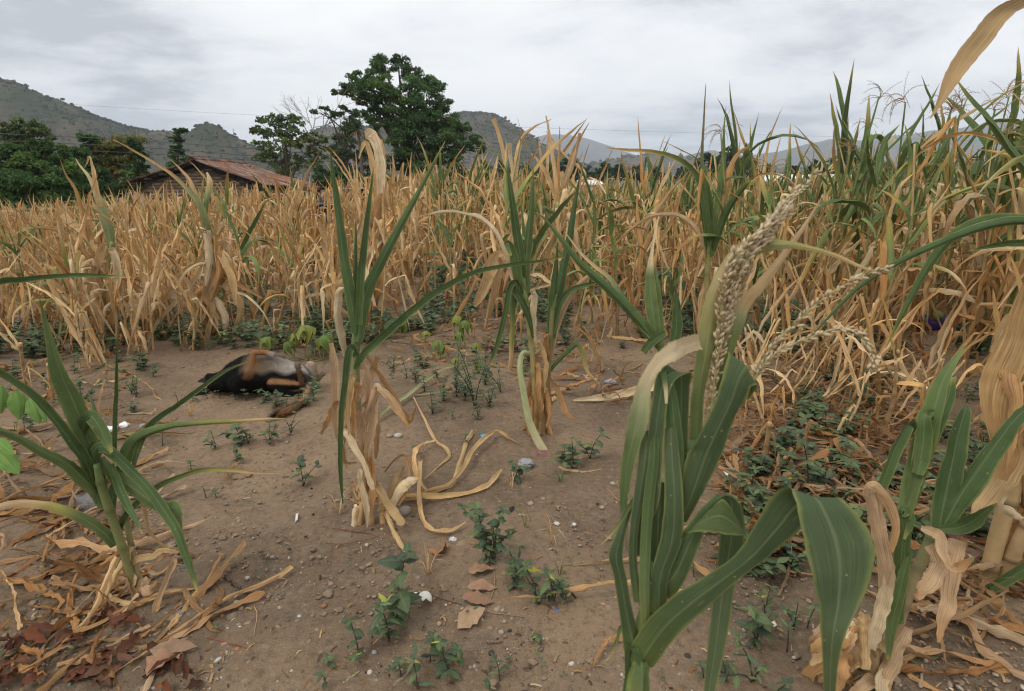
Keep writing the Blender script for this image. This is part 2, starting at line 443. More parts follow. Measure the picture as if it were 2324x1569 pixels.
M['wood'] = vcol_mat('old_wood', rough=0.9, nscale=7, namt=0.35, bump=0.4, bdist=0.01)
M['metal'] = vcol_mat('sheet_roof', rough=0.5, nscale=1.5, namt=0.12, bump=0)
M['paint'] = vcol_mat('car_paint', rough=0.25, spec=0.5, nscale=2, namt=0.03, bump=0)
M['fur'] = vcol_mat('dog_coat', rough=0.7, spec=0.08, nscale=110, namt=0.25, bump=0.6, bdist=0.004)
M['strand'] = vcol_mat('dog_hair', rough=0.55, spec=0.12, nscale=60, namt=0.15, bump=0)
# ------------------------------------------------------------------ ground
_VT = {}
def vnoise(x, y, cell, seed):
    if seed not in _VT: _VT[seed] = np.random.default_rng(seed).uniform(-1, 1, (256, 256))
    tab = _VT[seed]
    fx, fy = x / cell, y / cell
    ix, iy = np.floor(fx).astype(int), np.floor(fy).astype(int)
    tx, ty = fx - ix, fy - iy
    tx, ty = tx * tx * (3 - 2 * tx), ty * ty * (3 - 2 * ty)
    a = tab[ix % 256, iy % 256]; b = tab[(ix + 1) % 256, iy % 256]; c = tab[ix % 256, (iy + 1) % 256]; d = tab[(ix + 1) % 256, (iy + 1) % 256]
    return (a * (1 - tx) + b * tx) * (1 - ty) + (c * (1 - tx) + d * tx) * ty

def make_ground():
    g1 = np.geomspace(8, 5000, 40)[1:]
    xs = np.concatenate([-g1[::-1], np.arange(-8, 8.001, 0.04), g1])
    ys = np.concatenate([-np.geomspace(1, 5000, 20)[::-1], np.arange(0.2, 13.0, 0.035), np.geomspace(13.0, 5000, 50)])
    X, Y = np.meshgrid(xs, ys, indexing='ij')
    Z = ground_h(X, Y)
    near = np.clip((13.0 - np.hypot(X, Y)) / 4.0, 0, 1)
    Z = Z + near * (0.011 * vnoise(X, Y, 0.31, 1) + 0.008 * vnoise(X, Y, 0.13, 2) + 0.005 * np.abs(vnoise(X, Y, 0.07, 3)))
    n, m = X.shape
    idx = np.arange(n * m).reshape(n, m)
    Q = np.stack([idx[:-1, :-1], idx[1:, :-1], idx[1:, 1:], idx[:-1, 1:]], -1).reshape(-1, 4)
    mb = MB(); mb.add(np.stack([X, Y, Z], -1).reshape(-1, 3), Q)
    o = link('ground', mb.mesh('ground', M['soil']))
    tag(o, kind='structure')
make_ground()
def gz(x, y):
    return float(ground_h(x, y))

# ------------------------------------------------------------------ hills and far mountains
def make_hill(name, ridge, D, cols, seed, front=0.72, nscrub=0, scrub_r=(2, 4), step=8, rough=0.035, bare=()):
    g = np.random.default_rng(seed)
    R_ = np.array(ridge, float)
    px = np.arange(R_[0, 0], R_[-1, 0], step)
    py = np.interp(px, R_[:, 0], R_[:, 1])
    top = np.array([atY(a, b, D) for a, b in zip(px, py)])
    hmax = max(top[:, 2].max(), 1.0)
    vv = np.concatenate([np.linspace(0, 1, 34), np.linspace(1, 2.0, 14)[1:]])
    X = np.zeros((len(px), len(vv))); Y = X.copy(); Z = X.copy()
    for j, v in enumerate(vv):
        prof = math.sin(min(v, 1) * math.pi / 2) ** 1.15 if v <= 1 else math.cos((v - 1) * math.pi / 2)
        yy = D * (front + (1 - front) * v) if v <= 1 else D * (1 + 0.25 * (v - 1))
        X[:, j] = top[:, 0] * (yy / D if v <= 1 else 1.0); Y[:, j] = yy
        Z[:, j] = np.maximum(top[:, 2], 0) * prof
    amp = hmax * rough
    w = np.abs(np.sin(vv * math.pi))[None, :] ** 0.7 * np.clip(Z / hmax * 3, 0, 1)
    Z2 = Z + w * (amp * 3 * vnoise(X, Y, D * 0.09, seed) + amp * 1.5 * vnoise(X, Y, D * 0.035, seed + 1)) + amp * 0.25 * vnoise(X, Y, D * 0.012, seed + 2)
    Z2 = Z2 - 0.5
    nz = vnoise(X, Y, D * 0.05, seed + 5) * 0.6 + vnoise(X, Y, D * 0.016, seed + 6) * 0.5
    t = np.clip(nz * 0.9 + 0.42 + (Z / hmax - 0.5) * 0.45, 0, 1)[..., None]
    C = np.array(cols[0]) * (1 - t) + np.array(cols[1]) * t
    n, m = X.shape
    idx = np.arange(n * m).reshape(n, m)
    Q = np.stack([idx[:-1, :-1], idx[1:, :-1], idx[1:, 1:], idx[:-1, 1:]], -1).reshape(-1, 4)
    mb = MB(); mb.add(np.stack([X, Y, Z2], -1).reshape(-1, 3), Q, C=C.reshape(-1, 3))
    o = tag(link(name, mb.mesh(name, M['hill'])), kind='structure')
    if nscrub:
        sb = MB()
        jr = int(np.argmin(abs(vv - 1)))
        for k in range(nscrub):
            i = g.integers(0, n); j = jr if g.random() < 0.45 else g.integers(8, jr + 1)
            r = g.uniform(*scrub_r) * (0.7 + 0.5 * g.random())
            p = np.array([X[i, j], Y[i, j], Z2[i, j] + r * 0.3]) + g.normal(0, r, 3) * np.array([1.5, 1.5, 0])
            if p[2] < 3: continue
            c = np.array(cols[2]) * g.uniform(0.85, 1.25)
            blob(sb, p, (r * g.uniform(0.8, 1.3), r, r * g.uniform(0.7, 1.0)), c, 1, 0.3, g)
        s = link('scrub', sb.mesh('scrub', M['hill'], smooth=True), o); tag(s, kind='stuff')
    return o
SCR = ((0.052, 0.062, 0.034), (0.118, 0.090, 0.064), (0.050, 0.060, 0.032))
make_hill('hill', [(-420, 120), (-200, 135), (-80, 165), (0, 190), (40, 202), (100, 229), (170, 244), (230, 270), (300, 290), (350, 300), (420, 306), (445, 302), (470, 303), (495, 304),
                   (530, 312), (560, 326), (600, 345), (680, 362), (760, 385), (840, 415)], 620, SCR, 21, nscrub=7500, scrub_r=(0.5, 1.5), step=6)
make_hill('hill', [(560, 400), (640, 350), (700, 305), (740, 292), (800, 291), (900, 286), (960, 276), (1010, 264), (1060, 254), (1110, 259), (1160, 285), (1220, 325),
                   (1270, 352), (1330, 380), (1400, 408)], 900, SCR, 31, nscrub=5500, scrub_r=(0.8, 2.1), step=6)
make_hill('hill', [(1280, 420), (1350, 370), (1420, 357), (1480, 353), (1540, 360), (1620, 372), (1720, 380), (1900, 386), (2150, 380), (2400, 376), (2700, 400)], 1300, SCR, 41, nscrub=900, scrub_r=(2, 5), step=8)
make_hill('mountain', [(1130, 400), (1190, 330), (1240, 311), (1290, 309), (1330, 318), (1370, 332), (1420, 352), (1480, 368), (1560, 395)], 4000, SCR, 51, step=10, rough=0.03)
make_hill('mountain', [(1480, 400), (1560, 356), (1620, 346), (1700, 356), (1770, 345), (1830, 328), (1900, 317), (1960, 322), (2040, 308), (2120, 298), (2200, 288), (2324, 270), (2500, 262), (2760, 300)],
          3000, SCR, 61, step=10, rough=0.03)

# ------------------------------------------------------------------ haze
def make_haze():
    mb = MB(); boxv(mb, (0, 0, 209.0), 5400, 5400, 210, (1, 1, 1))
    m, nt, N, L = newmat('valley_haze')
    out = N('ShaderNodeOutputMaterial'); v = N('ShaderNodeVolumePrincipled')
    v.inputs['Color'].default_value = (0.76, 0.87, 1.0, 1); v.inputs['Density'].default_value = 2.5e-4
    v.inputs['Anisotropy'].default_value = 0.0
    L(v.outputs[0], out.inputs['Volume'])
    o = link('haze', mb.mesh('haze', m, smooth=False))
    tag(o, 'pale haze hanging in the valley air', 'haze', kind='stuff')
make_haze()
# ------------------------------------------------------------------ trees
def leaf_cards(mb, P, Nrm, size, cols, g, asp=0.55):
    """one bent leaf face at each point"""
    n = len(P)
    rd = nrm(g.normal(size=(n, 3)))
    Nn = nrm(Nrm * 0.8 + rd)
    A = nrm(np.cross(Nn, nrm(g.normal(size=(n, 3)))))
    B = np.cross(Nn, A)
    s = (size * g.uniform(0.6, 1.35, n))[:, None]
    a, b = A * s, B * s * asp
    V = np.stack([P - a, P + b * 0.9 - Nn * s * 0.08, P + a - Nn * s * 0.2, P - b * 0.9 - Nn * s * 0.08], 1).reshape(-1, 3)
    Q = np.arange(4 * n).reshape(n, 4)
    mb.add(V, Q, C=np.repeat(cols, 4, 0))
def crown_clump(mb, c, r, nleaf, size, col, g, flat=0.8, var=0.3):
    d = nrm(g.normal(size=(nleaf, 3)))
    d[:, 2] = np.where(d[:, 2] < -0.3, -d[:, 2] * 0.6, d[:, 2])
    d = nrm(d)
    rr = r * (g.uniform(0.25, 1.0, nleaf) ** 0.5) * (1 + 0.22 * np.sin(d[:, 0] * 5 + c[0]) * np.cos(d[:, 1] * 6 + d[:, 2] * 4))
    P = np.asarray(c) + d * rr[:, None] * np.array([1, 1, flat])
    cols = np.array(col)[None] * g.uniform(1 - var, 1 + var, (nleaf, 1)) * np.array([1, 1, 1]) * (1 + g.normal(0, 0.06, (nleaf, 3)))
    leaf_cards(mb, P, d * np.array([1, 1, 0.6]) + np.array([0, 0, 0.5]), size, np.clip(cols, 0.005, 1), g)
def tree(name, base, Y, clumps, label, group=None, cat='tree', col=(0.05, 0.10, 0.025), size=0.16, dens=110, trunk_r=0.3, bark=(0.12, 0.09, 0.07), seed=0, fork=0.35, flat=0.8,
         light=None, limbs=True):
    """clumps: (px, py, radius px, dY)"""
    g = np.random.default_rng(seed)
    b = atY(base[0], base[1], Y); b = np.array([b[0], Y, 0.0])
    root = empty(name, b, label, cat, group)
    cs = []
    for (px, py, rp, dy) in clumps:
        c = atY(px, py, Y + dy); r = rp / FPX * (Y + dy)
        cs.append((c, r))
    cen = np.mean([c for c, _ in cs], 0)
    zmin = min(c[2] - r for c, r in cs)
    mb = MB()
    lo, hi = b - b, cen - b
    fz = max(0.5, zmin * 0.9 + fork * (cen[2] - zmin))
    T = crom([[0, 0, -0.2], [hi[0] * 0.1, 0, fz * 0.5], [hi[0] * 0.5, hi[1] * 0.5, fz], [hi[0], hi[1], cen[2]], [hi[0], hi[1], cen[2] + 0.4 * (max(c[2] for c, _ in cs) - cen[2])]], 14)
    tube(mb, T, np.linspace(trunk_r, trunk_r * 0.25, 14) , bark, 8)
    if limbs:
        for c, r in cs:
            e = c - b
            k = 4 + int(g.integers(0, 7)); s = T[k]
            mid = s * 0.5 + e * 0.5 + np.array([0, 0, 0.12 * np.linalg.norm(e - s)]) + g.normal(0, 0.12, 3) * r
            pts = crom([s, mid, e + np.array([0, 0, r * 0.3])], 7)
            tube(mb, pts, np.linspace(trunk_r * 0.3, trunk_r * 0.05, 7), bark, 5, cap=False)
            for _ in range(3):
                q = e + nrm(g.normal(size=3)) * r * 0.7
                tube(mb, np.array([pts[4], pts[4] * 0.4 + q * 0.6, q]), [trunk_r * 0.09, trunk_r * 0.05, trunk_r * 0.02], bark, 4, cap=False)
    link('trunk', mb.mesh('trunk', M['bark']), root)
    lb = MB()
    for i, (c, r) in enumerate(cs):
        cc = np.array(col) * 1.35 * g.uniform(0.75, 1.3)
        if light is not None and g.random() < 0.35: cc = np.array(light) * g.uniform(0.8, 1.2)
        ns = max(2, int(5 + 3 * g.random()))
        for _ in range(ns + 5):     # sub-clumps make the outline uneven
            o = nrm(g.normal(size=3)) * r * g.uniform(0.35, 0.85) * np.array([1, 1, 0.8])
            rs = r * g.uniform(0.24, 0.50)
            crown_clump(lb, c - b + o, rs, max(12, int(dens * (rs / size * 0.16) ** 2 * 1.0 + 10)), size, cc * g.uniform(0.85, 1.15), g, flat)
    link('crown', lb.mesh('crown', M['crown'], smooth=False), root)
    return root

GB = 'trees and bushes beyond the field'
big = [(870, 150, 30, 0), (905, 145, 32, 1), (940, 165, 30, 0), (965, 190, 34, 1), (990, 205, 28, 0), (1005, 235, 26, 0), (985, 250, 36, -1), (850, 175, 30, -1), (815, 180, 26, 0),
       (795, 195, 24, 0), (785, 212, 18, 0), (830, 205, 34, -1), (880, 195, 40, -2), (930, 210, 42, -2), (855, 235, 36, -1), (820, 228, 20, 0), (905, 245, 44, -2), (950, 255, 40, -2),
       (870, 275, 40, -1), (920, 290, 46, -2), (980, 285, 40, -1), (1020, 285, 32, 0), (1045, 300, 28, -1), (1060, 325, 26, -1), (1085, 320, 20, 0), (1095, 343, 16, 0), (1020, 325, 38, -2),
       (970, 330, 44, -2), (915, 335, 42, -2), (1000, 360, 36, -2), (950, 375, 40, -3), (900, 375, 36, -2), (845, 260, 26, 0), (760, 210, 10, 0), (1040, 355, 28, -2)]
tree('broadleaf_tree', (925, 420), 46, big, 'tall dark green broadleaf tree with rounded crown beyond the field', GB, col=(0.055, 0.105, 0.034), size=0.088, dens=230, trunk_r=0.45, seed=3, light=(0.10, 0.17, 0.045))
sm = [(590, 280, 16, 0), (612, 275, 18, 0), (640, 275, 20, 1), (665, 268, 16, 0), (605, 300, 20, 0), (640, 300, 26, 0), (675, 292, 22, 0), (575, 297, 9, 0), (600, 330, 24, 0), (640, 330, 30, -1),
      (680, 325, 28, 0), (705, 310, 20, 0), (715, 340, 26, 0), (620, 360, 30, 0), (665, 365, 32, 0), (705, 375, 28, 0), (595, 360, 20, 0), (640, 395, 30, 0), (735, 320, 14, 0)]
tree('sparse_tree', (655, 420), 40, sm, 'sparse small tree with large drooping leaves beside the tiled roof', GB, col=(0.095, 0.135, 0.05), size=0.13, dens=95, trunk_r=0.16, seed=5, light=(0.14, 0.17, 0.05))
up = [(715, 255, 12, 0), (735, 250, 14, 0), (755, 262, 13, 0), (780, 245, 10, 0), (770, 262, 13, 0), (800, 260, 16, 0), (820, 262, 18, 0), (795, 290, 26, 0), (775, 320, 26, 1), (760, 350, 30, 1), (800, 345, 36, 0), (845, 350, 30, 0), (780, 385, 34, 0), (830, 390, 30, 0)]
tree('feathery_tree', (790, 420), 43, up, 'dark feathery-leaved tree crowded against the tall tree, left side', GB, col=(0.055, 0.09, 0.034), size=0.095, dens=170, trunk_r=0.2, seed=7)

def yucca(px, py, Y, n, label, seed):
    g = np.random.default_rng(seed)
    c = atY(px, py, Y)
    root = empty('yucca', (c[0], Y, 0), label, 'yucca', 'yuccas in front of the tall tree')
    mb = MB(); tube(mb, crom([[0, 0, 0], [0.1, 0, c[2] * 0.5], [0, 0, c[2]]], 6), [0.16, 0.13, 0.12, 0.1, 0.1, 0.09], (0.16, 0.12, 0.09), 7)
    link('trunk', mb.mesh('trunk', M['bark']), root)
    lb, db = MB(), MB()
    for k in range(n):
        th, el = g.uniform(0, 6.28), g.uniform(-0.9, 1.3)
        L_ = g.uniform(0.6, 0.95)
        d = np.array([math.cos(th) * math.cos(el), math.sin(th) * math.cos(el), math.sin(el)])
        h = nrm(np.cross(d, [0, 0, 1.0])) * 0.03
        p = np.array([0, 0, c[2]])
        C = crom([p, p + d * L_ * 0.5, p + d * L_ - np.array([0, 0, 0.12 * L_])], 5)
        H = np.stack([h, h * 1.2, h, h * 0.7, h * 0.05])
        if el < -0.35: ribbon(db, C - np.array([0, 0, 0.15]), H, np.array((0.36, 0.27, 0.15)) * g.uniform(0.7, 1.1), 3, 0.3)
        else: ribbon(lb, C, H, np.array((0.07, 0.11, 0.045)) * g.uniform(0.7, 1.4), 3, 0.3)
    link('crown', lb.mesh('crown', M['crown']), root)
    link('dead_skirt', db.mesh('dead_skirt', M['crown']), root)
yucca(812, 290, 41.5, 150, 'spiky yucca with pale dead skirt, left of two below the tall tree', 1)
yucca(855, 296, 41.0, 150, 'spiky yucca with pale dead skirt, right of two below the tall tree', 2)
yucca(835, 318, 40.5, 120, 'lowest spiky yucca under the tall tree crown', 3)

def bare_tree():
    g = np.random.default_rng(9)
    Y = 44; b = atY(720, 420, Y); b = np.array([b[0], Y, 0])
    root = empty('bare_tree', b, 'leafless grey tree with thin twigs between sparse tree and tall tree', 'tree', GB)
    mb = MB(); tw = MB()
    def grow(p, d, L_, r, dep, acc):
        q = p + d * L_
        mid = (p + q) / 2 + g.normal(0, 0.05, 3) * L_
        tube(acc, crom([p, mid, q], 4), np.linspace(r, r * 0.6, 4), (0.34, 0.31, 0.29), 5, cap=False)
        if dep == 0: return
        for _ in range(3 if dep > 1 else 2):
            nd = nrm(d + g.normal(0, 0.42, 3) + np.array([0, 0, 0.12]))
            grow(q, nd, L_ * g.uniform(0.55, 0.85), r * 0.55, dep - 1, tw)
    top = atY(720, 330, Y) - b
    tube(mb, crom([[0, 0, 0], top * 0.6, top], 8), np.linspace(0.13, 0.08, 8), (0.30, 0.27, 0.25), 7)
    for t in (atY(665, 250, Y), atY(690, 240, Y), atY(705, 255, Y), atY(745, 262, Y), atY(768, 240, Y)):
        d = t - b - top
        grow(top, nrm(d), np.linalg.norm(d) * 0.55, 0.055, 3, mb)
    link('trunk', mb.mesh('trunk', M['bark']), root); link('twigs', tw.mesh('twigs', M['bark']), root)
bare_tree()

# dark trees on the left
ldark = [(20, 345, 40, 0), (70, 345, 36, 0), (0, 380, 44, -1), (50, 385, 46, -1), (105, 370, 40, 0), (20, 425, 48, -2), (80, 425, 46, -2), (130, 405, 40, -1), (165, 395, 32, 0), (150, 440, 42, -1), (190, 430, 34, 0),
         (30, 460, 40, -2), (100, 462, 40, -2), (210, 455, 26, 0), (-40, 400, 50, 0), (-50, 350, 46, 0), (-30, 440, 50, -1), (180, 465, 30, -1), (110, 340, 22, 0)]
tree('dense_tree', (60, 480), 27, ldark, 'dense dark green vine-covered tree filling the left edge behind dry maize', GB, col=(0.05, 0.10, 0.026), size=0.085, dens=520, trunk_r=0.3, seed=13, light=(0.11, 0.18, 0.04))
tree('feathery_acacia', (60, 440), 34, [(20, 290, 20, 0), (45, 283, 20, 0), (75, 290, 20, 0), (100, 298, 16, 0), (5, 305, 20, 0), (40, 305, 24, 0), (80, 312, 22, 0), (115, 318, 12, 0), (-40, 300, 30, 0), (60, 330, 26, 0), (20, 335, 28, 0)],
     'feathery olive-green acacia top above the dense left tree', GB, col=(0.085, 0.115, 0.04), size=0.09, dens=220, trunk_r=0.2, seed=15)
for (pts, lab, sd, Y) in (([(192, 315, 16, 0), (208, 318, 15, 0), (198, 335, 16, 0), (200, 365, 18, 0), (195, 400, 20, 0)], 'dark vine-draped tree top left of the yellow bamboo', 17, 36),
                          ([(300, 325, 14, 0), (312, 335, 14, 0), (318, 355, 16, 0), (305, 380, 20, 0), (325, 380, 16, 0), (330, 405, 18, 0)], 'dark vine-draped tree right of the yellow bamboo', 19, 36),
                          ([(412, 298, 9, 0), (400, 300, 10, 0), (420, 296, 6, 0), (396, 318, 13, 0), (404, 318, 13, 0), (398, 338, 14, 0), (410, 340, 14, 0), (400, 356, 18, 0), (418, 360, 14, 0), (400, 375, 20, 0)],
                           'green vine-covered column with hooked top behind the tiled roof', 23, 44)):
    tree('vine_covered_tree', (pts[-1][0], 440), Y, pts, lab, GB, col=(0.04, 0.085, 0.022), size=0.11, dens=200, trunk_r=0.12, seed=sd, limbs=False)
tree('dense_tree', (170, 470), 31, [(150, 350, 26, 0), (175, 345, 22, 0), (165, 375, 30, -1), (200, 380, 30, 0), (185, 410, 34, -1), (225, 400, 26, 0), (215, 435, 34, -1), (160, 430, 34, 0), (240, 440, 26, 0), (130, 360, 26, 0)],
     'lower dark green tree between the vine-covered left tree and the bamboo', GB, col=(0.045, 0.085, 0.026), size=0.085, dens=420, trunk_r=0.2, seed=14, light=(0.09, 0.15, 0.035))
tree('yellow_tree', (265, 450), 36.5, [(235, 345, 18, 0), (255, 335, 20, 0), (275, 338, 20, 0), (245, 365, 24, 0), (270, 370, 26, 0), (295, 360, 20, 0), (255, 395, 26, 0), (285, 395, 26, 0), (310, 395, 20, 0), (230, 385, 20, 0)],
     'yellowish bamboo-like foliage rising behind the thin ochre canes', GB, col=(0.12, 0.125, 0.03), size=0.09, dens=190, trunk_r=0.1, seed=16, light=(0.20, 0.17, 0.035))
def bamboo():
    g = np.random.default_rng(29); Y = 37
    b = atY(255, 440, Y); b = np.array([b[0], Y, 0])
    root = empty('bamboo_clump', b, 'yellow-green bamboo clump with thin ochre canes left of the house', 'bamboo', GB)
    lb = MB()
    for k in range(26):
        x = g.uniform(-1.2, 1.3); top = atY(255 + x * 42 + g.normal(0, 8), g.uniform(318, 350), Y) - b
        p0 = np.array([x * 0.7, g.uniform(-0.4, 0.4), 0])
        C = crom([p0, p0 * 0.5 + top * 0.5 + np.array([0, 0, 0.3]), top, top + np.array([g.normal(0, 0.3), 0, -0.2])], 10)
        cb = MB(); tube(cb, C, np.linspace(0.035, 0.01, 10), np.array((0.30, 0.21, 0.07)) * g.uniform(0.7, 1.2), 5, cap=False)
        link('cane', cb.mesh('cane', M['bark']), root)
        for j in range(3, 10):
            crown_clump(lb, C[j] + g.normal(0, 0.12, 3), 0.34, 34, 0.10, np.array([(0.19, 0.19, 0.04), (0.25, 0.20, 0.035), (0.11, 0.16, 0.04)][g.integers(0, 3)]), g)
    link('crown', lb.mesh('crown', M['crown'], smooth=False), root)
bamboo()
# low bushes between house and tall tree, behind the maize
bushes = [(245, 425, 34, 33), (290, 415, 34, 33.5), (335, 425, 26, 34), (215, 410, 30, 34), (560, 400, 30, 34), (740, 400, 36, 36), (790, 405, 40, 35), (860, 405, 36, 34), (960, 400, 38, 36), (1030, 395, 36, 38), (1090, 392, 34, 40), (1140, 385, 30, 44), (1190, 392, 28, 48), (1240, 388, 26, 52)]
for i, (px, py, r, Y) in enumerate(bushes):
    tree('bush', (px, 430), Y, [(px - r * 0.5, py + 6, r * 0.6, 0), (px + r * 0.45, py + 4, r * 0.62, 0), (px, py - r * 0.3, r * 0.55, 0.4), (px, py + r * 0.5, r * 0.6, -0.4), (px + r * 0.9, py + r * 0.4, r * 0.4, 0)],
         '%s green bush from the left along the far edge of the field' % ordw(i), GB, 'bush', col=[(0.05, 0.085, 0.03), (0.07, 0.11, 0.03), (0.04, 0.075, 0.025)][i % 3], size=0.12, dens=190, trunk_r=0.08, seed=100 + i, limbs=False)
# far tree line on the valley floor to the right
far = [(1290, 375, 26), (1330, 392, 22), (1370, 385, 20), (1405, 388, 20), (1445, 392, 18), (1490, 395, 18), (1550, 392, 18), (1600, 372, 30), (1650, 362, 36), (1690, 372, 30), (1740, 392, 20), (1800, 395, 20), (1850, 385, 26),
       (1900, 378, 32), (1950, 372, 34), (2000, 382, 28), (2070, 380, 30), (2140, 378, 30), (2210, 380, 30), (2280, 378, 30), (2350, 380, 30)]
for i, (px, py, r) in enumerate(far):
    Y = 95 + 13 * ((i * 7) % 4)
    tree('far_tree', (px, 430), Y, [(px - r * 0.5, py + 4, r * 0.55, 0), (px + r * 0.5, py + 5, r * 0.55, 1), (px, py - r * 0.35, r * 0.6, 0), (px - r * 0.8, py + r * 0.7, r * 0.5, -1), (px + r * 0.8, py + r * 0.7, r * 0.5, -1), (px, py + r * 0.8, r * 0.6, -1)],
         '%s dark tree from the left in the distant tree line' % ordw(i), 'distant tree line', col=(0.03, 0.055, 0.024), size=0.42, dens=110, trunk_r=0.25, seed=200 + i, limbs=False)

# ------------------------------------------------------------------ house with tiled roof
def house():
    Yg = 30.0
    A = atY(447, 362, Yg); Lf = atY(300, 411, Yg); Rt = atY(612, 420, Yg)
    ax, az = A[0], A[2]
    base = np.array([ax, Yg, 0])
    root = empty('adobe_house', base, 'low adobe house with sagging red clay tile roof behind dry maize', 'house')
    depth = 6.0
    lx, lz, rx, rz = Lf[0] - ax, Lf[2], Rt[0] - ax, Rt[2]
    g = np.random.default_rng(5)
    # wall body (behind the brick facing)
    wl, wr = lx + 0.55, rx - 0.55
    def roof_z(x): return az + (lz - az) * (x / lx) ** 0.92 if x < 0 else az + (rz - az) * (x / rx) ** 0.92
    wb = MB()
    xs = np.linspace(wl, wr, 15)
    tops = np.array([roof_z(x) - 0.30 for x in xs])
    for y0, flip in ((0.06, False), (depth - 0.3, True)):
        V = np.vstack([np.stack([xs, np.full(15, y0), np.zeros(15)], 1), np.stack([xs, np.full(15, y0), tops], 1)])
        wb.add(V, [[i, i + 1, i + 16, i + 15] for i in range(14)], C=(0.13, 0.10, 0.075))
    for x in (wl, wr):
        zt = roof_z(x) - 0.3
        wb.add([[x, 0.06, 0], [x, depth - 0.3, 0], [x, depth - 0.3, zt], [x, 0.06, zt]], [[0, 1, 2, 3]], C=(0.2, 0.155, 0.11))
    wall = link('wall', wb.mesh('wall', M['adobe'], smooth=False), root)
    # adobe bricks of the gable, joints recessed
    bm_ = MB(); boxv(bm_, (0, 0, 0), 0.215, 0.06, 0.068, (0.235, 0.18, 0.125)); bme = bm_.mesh('brick', M['adobe'], smooth=False)
    z = 1.05; row = 0
    while z < az - 0.4:
        x = wl + (0.22 if row % 2 else 0.0) + 0.215
        while x + 0.2 < wr:
            if z + 0.08 < min(roof_z(x - 0.2), roof_z(x + 0.2)) - 0.34:
                link('brick', bme, wall, (x, 0.02 + g.uniform(-0.012, 0.012), z), (0, g.normal(0, 0.01), g.normal(0, 0.02)))
            x += 0.45
        z += 0.155; row += 1
    # beams under the tiles
    for s, (ex, ez) in (('l', (lx, lz)), ('r', (rx, rz))):
        b = MB()
        n = 8
        P = np.array([[ex * t, -0.22, roof_z(ex * t) - 0.14] for t in np.linspace(0, 0.98, n)])
        for i in range(n - 1):
            d = P[i + 1] - P[i]; c = (P[i] + P[i + 1]) / 2
            boxv(b, c, np.linalg.norm(d) / 2 + 0.01, 0.05, 0.07, (0.035, 0.028, 0.024), rotm(0, -math.atan2(d[2], d[0]), 0))
        link('rafter', b.mesh('rafter', M['wood'], smooth=False), root)
    for i, t in enumerate(np.linspace(-0.9, 0.9, 9)):
        x = (-t) * lx if t < 0 else t * rx
        x = lx * (-t) if t < 0 else rx * t
        b = MB(); boxv(b, (x, depth / 2 - 0.45, roof_z(x) - 0.24), 0.06, depth / 2 + 0.25, 0.055, (0.05, 0.04, 0.033))
        link('purlin', b.mesh('purlin', M['wood'], smooth=False), root)
    bl = MB(); boxv(bl, (0.0, 0.0, az - 0.42), 0.16, 0.1, 0.14, (0.04, 0.032, 0.028)); link('ridge_block', bl.mesh('ridge_block', M['wood'], smooth=False), root)
    # deck under the tiles, then the tiles: half-round clay, each laid by itself
    dk = MB()
    t = np.linspace(0, 1, 10)
    for ex in (lx, rx):
        X = ex * t; Zr = np.array([roof_z(x) for x in X]) - 0.055
        V = np.vstack([np.stack([X, np.full(10, -0.42), Zr], 1), np.stack([X, np.full(10, depth + 0.2), Zr - 0.0], 1)])
        dk.add(V, [[i, i + 1, i + 11, i + 10] for i in range(9)], C=(0.09, 0.06, 0.045))
    roof = link('roof', dk.mesh('roof', M['wood']), root)
    tm = []
    for cc in ((0.19, 0.09, 0.062), (0.25, 0.135, 0.095), (0.14, 0.08, 0.06), (0.25, 0.175, 0.135)):
        tb = MB()
        th = np.linspace(0, np.pi, 6)
        for (rr, dz) in ((0.105, 0.0),):
            V = []
            for (u, r_) in ((-0.26, rr * 1.1), (0.26, rr * 0.9)):
                V += [[u, r_ * math.cos(a), r_ * 0.62 * math.sin(a)] for a in th]
            for (u, r_) in ((-0.26, rr * 0.92), (0.26, rr * 0.75)):
                V += [[u, r_ * math.cos(a), r_ * 0.56 * math.sin(a)] for a in th]
            q = [[i, i + 1, i + 7, i + 6] for i in range(5)] + [[i + 12, i + 18, i + 19, i + 13] for i in range(5)] + [[i, i + 12, i + 13, i + 1] for i in range(5)]
            tb.add(V, q, C=cc)
        tm.append(tb.mesh('roof_tile', M['tile']))
    for side, ex in ((-1, lx), (1, rx)):
        Ls = math.hypot(ex, az - (lz if side < 0 else rz))
        nrow = int(Ls / 0.42)
        cols_ = np.arange(-0.36, depth + 0.15, 0.225) if side > 0 else np.arange(-0.36, 0.4, 0.225)
        for j, yy in enumerate(cols_):
            for i in range(nrow + 1):
                x = ex * (i + 0.5) * 0.42 / Ls
                if abs(x) > abs(ex) * 1.03: continue
                dx = 0.01 * (1 if side > 0 else -1)
                sl = math.atan2(roof_z(x + dx) - roof_z(x), dx)
                link('roof_tile', tm[g.integers(0, 4)], roof, (x, yy + g.normal(0, 0.012), roof_z(x) - 0.01 + g.uniform(0, 0.02)),
                     (g.normal(0, 0.04), -sl if side > 0 else -sl + math.pi * 0, g.normal(0, 0.05) + (math.pi if side > 0 else 0)) if False else (g.normal(0, 0.04), -sl + g.normal(0, 0.02), g.normal(0, 0.05)))
    for yy in np.arange(-0.3, depth + 0.2, 0.40):
        link('ridge_tile', tm[g.integers(0, 4)], roof, (0, yy, az + 0.02), (0, g.normal(0, 0.03), math.pi / 2), (1, 1.35, 1.2))
house()
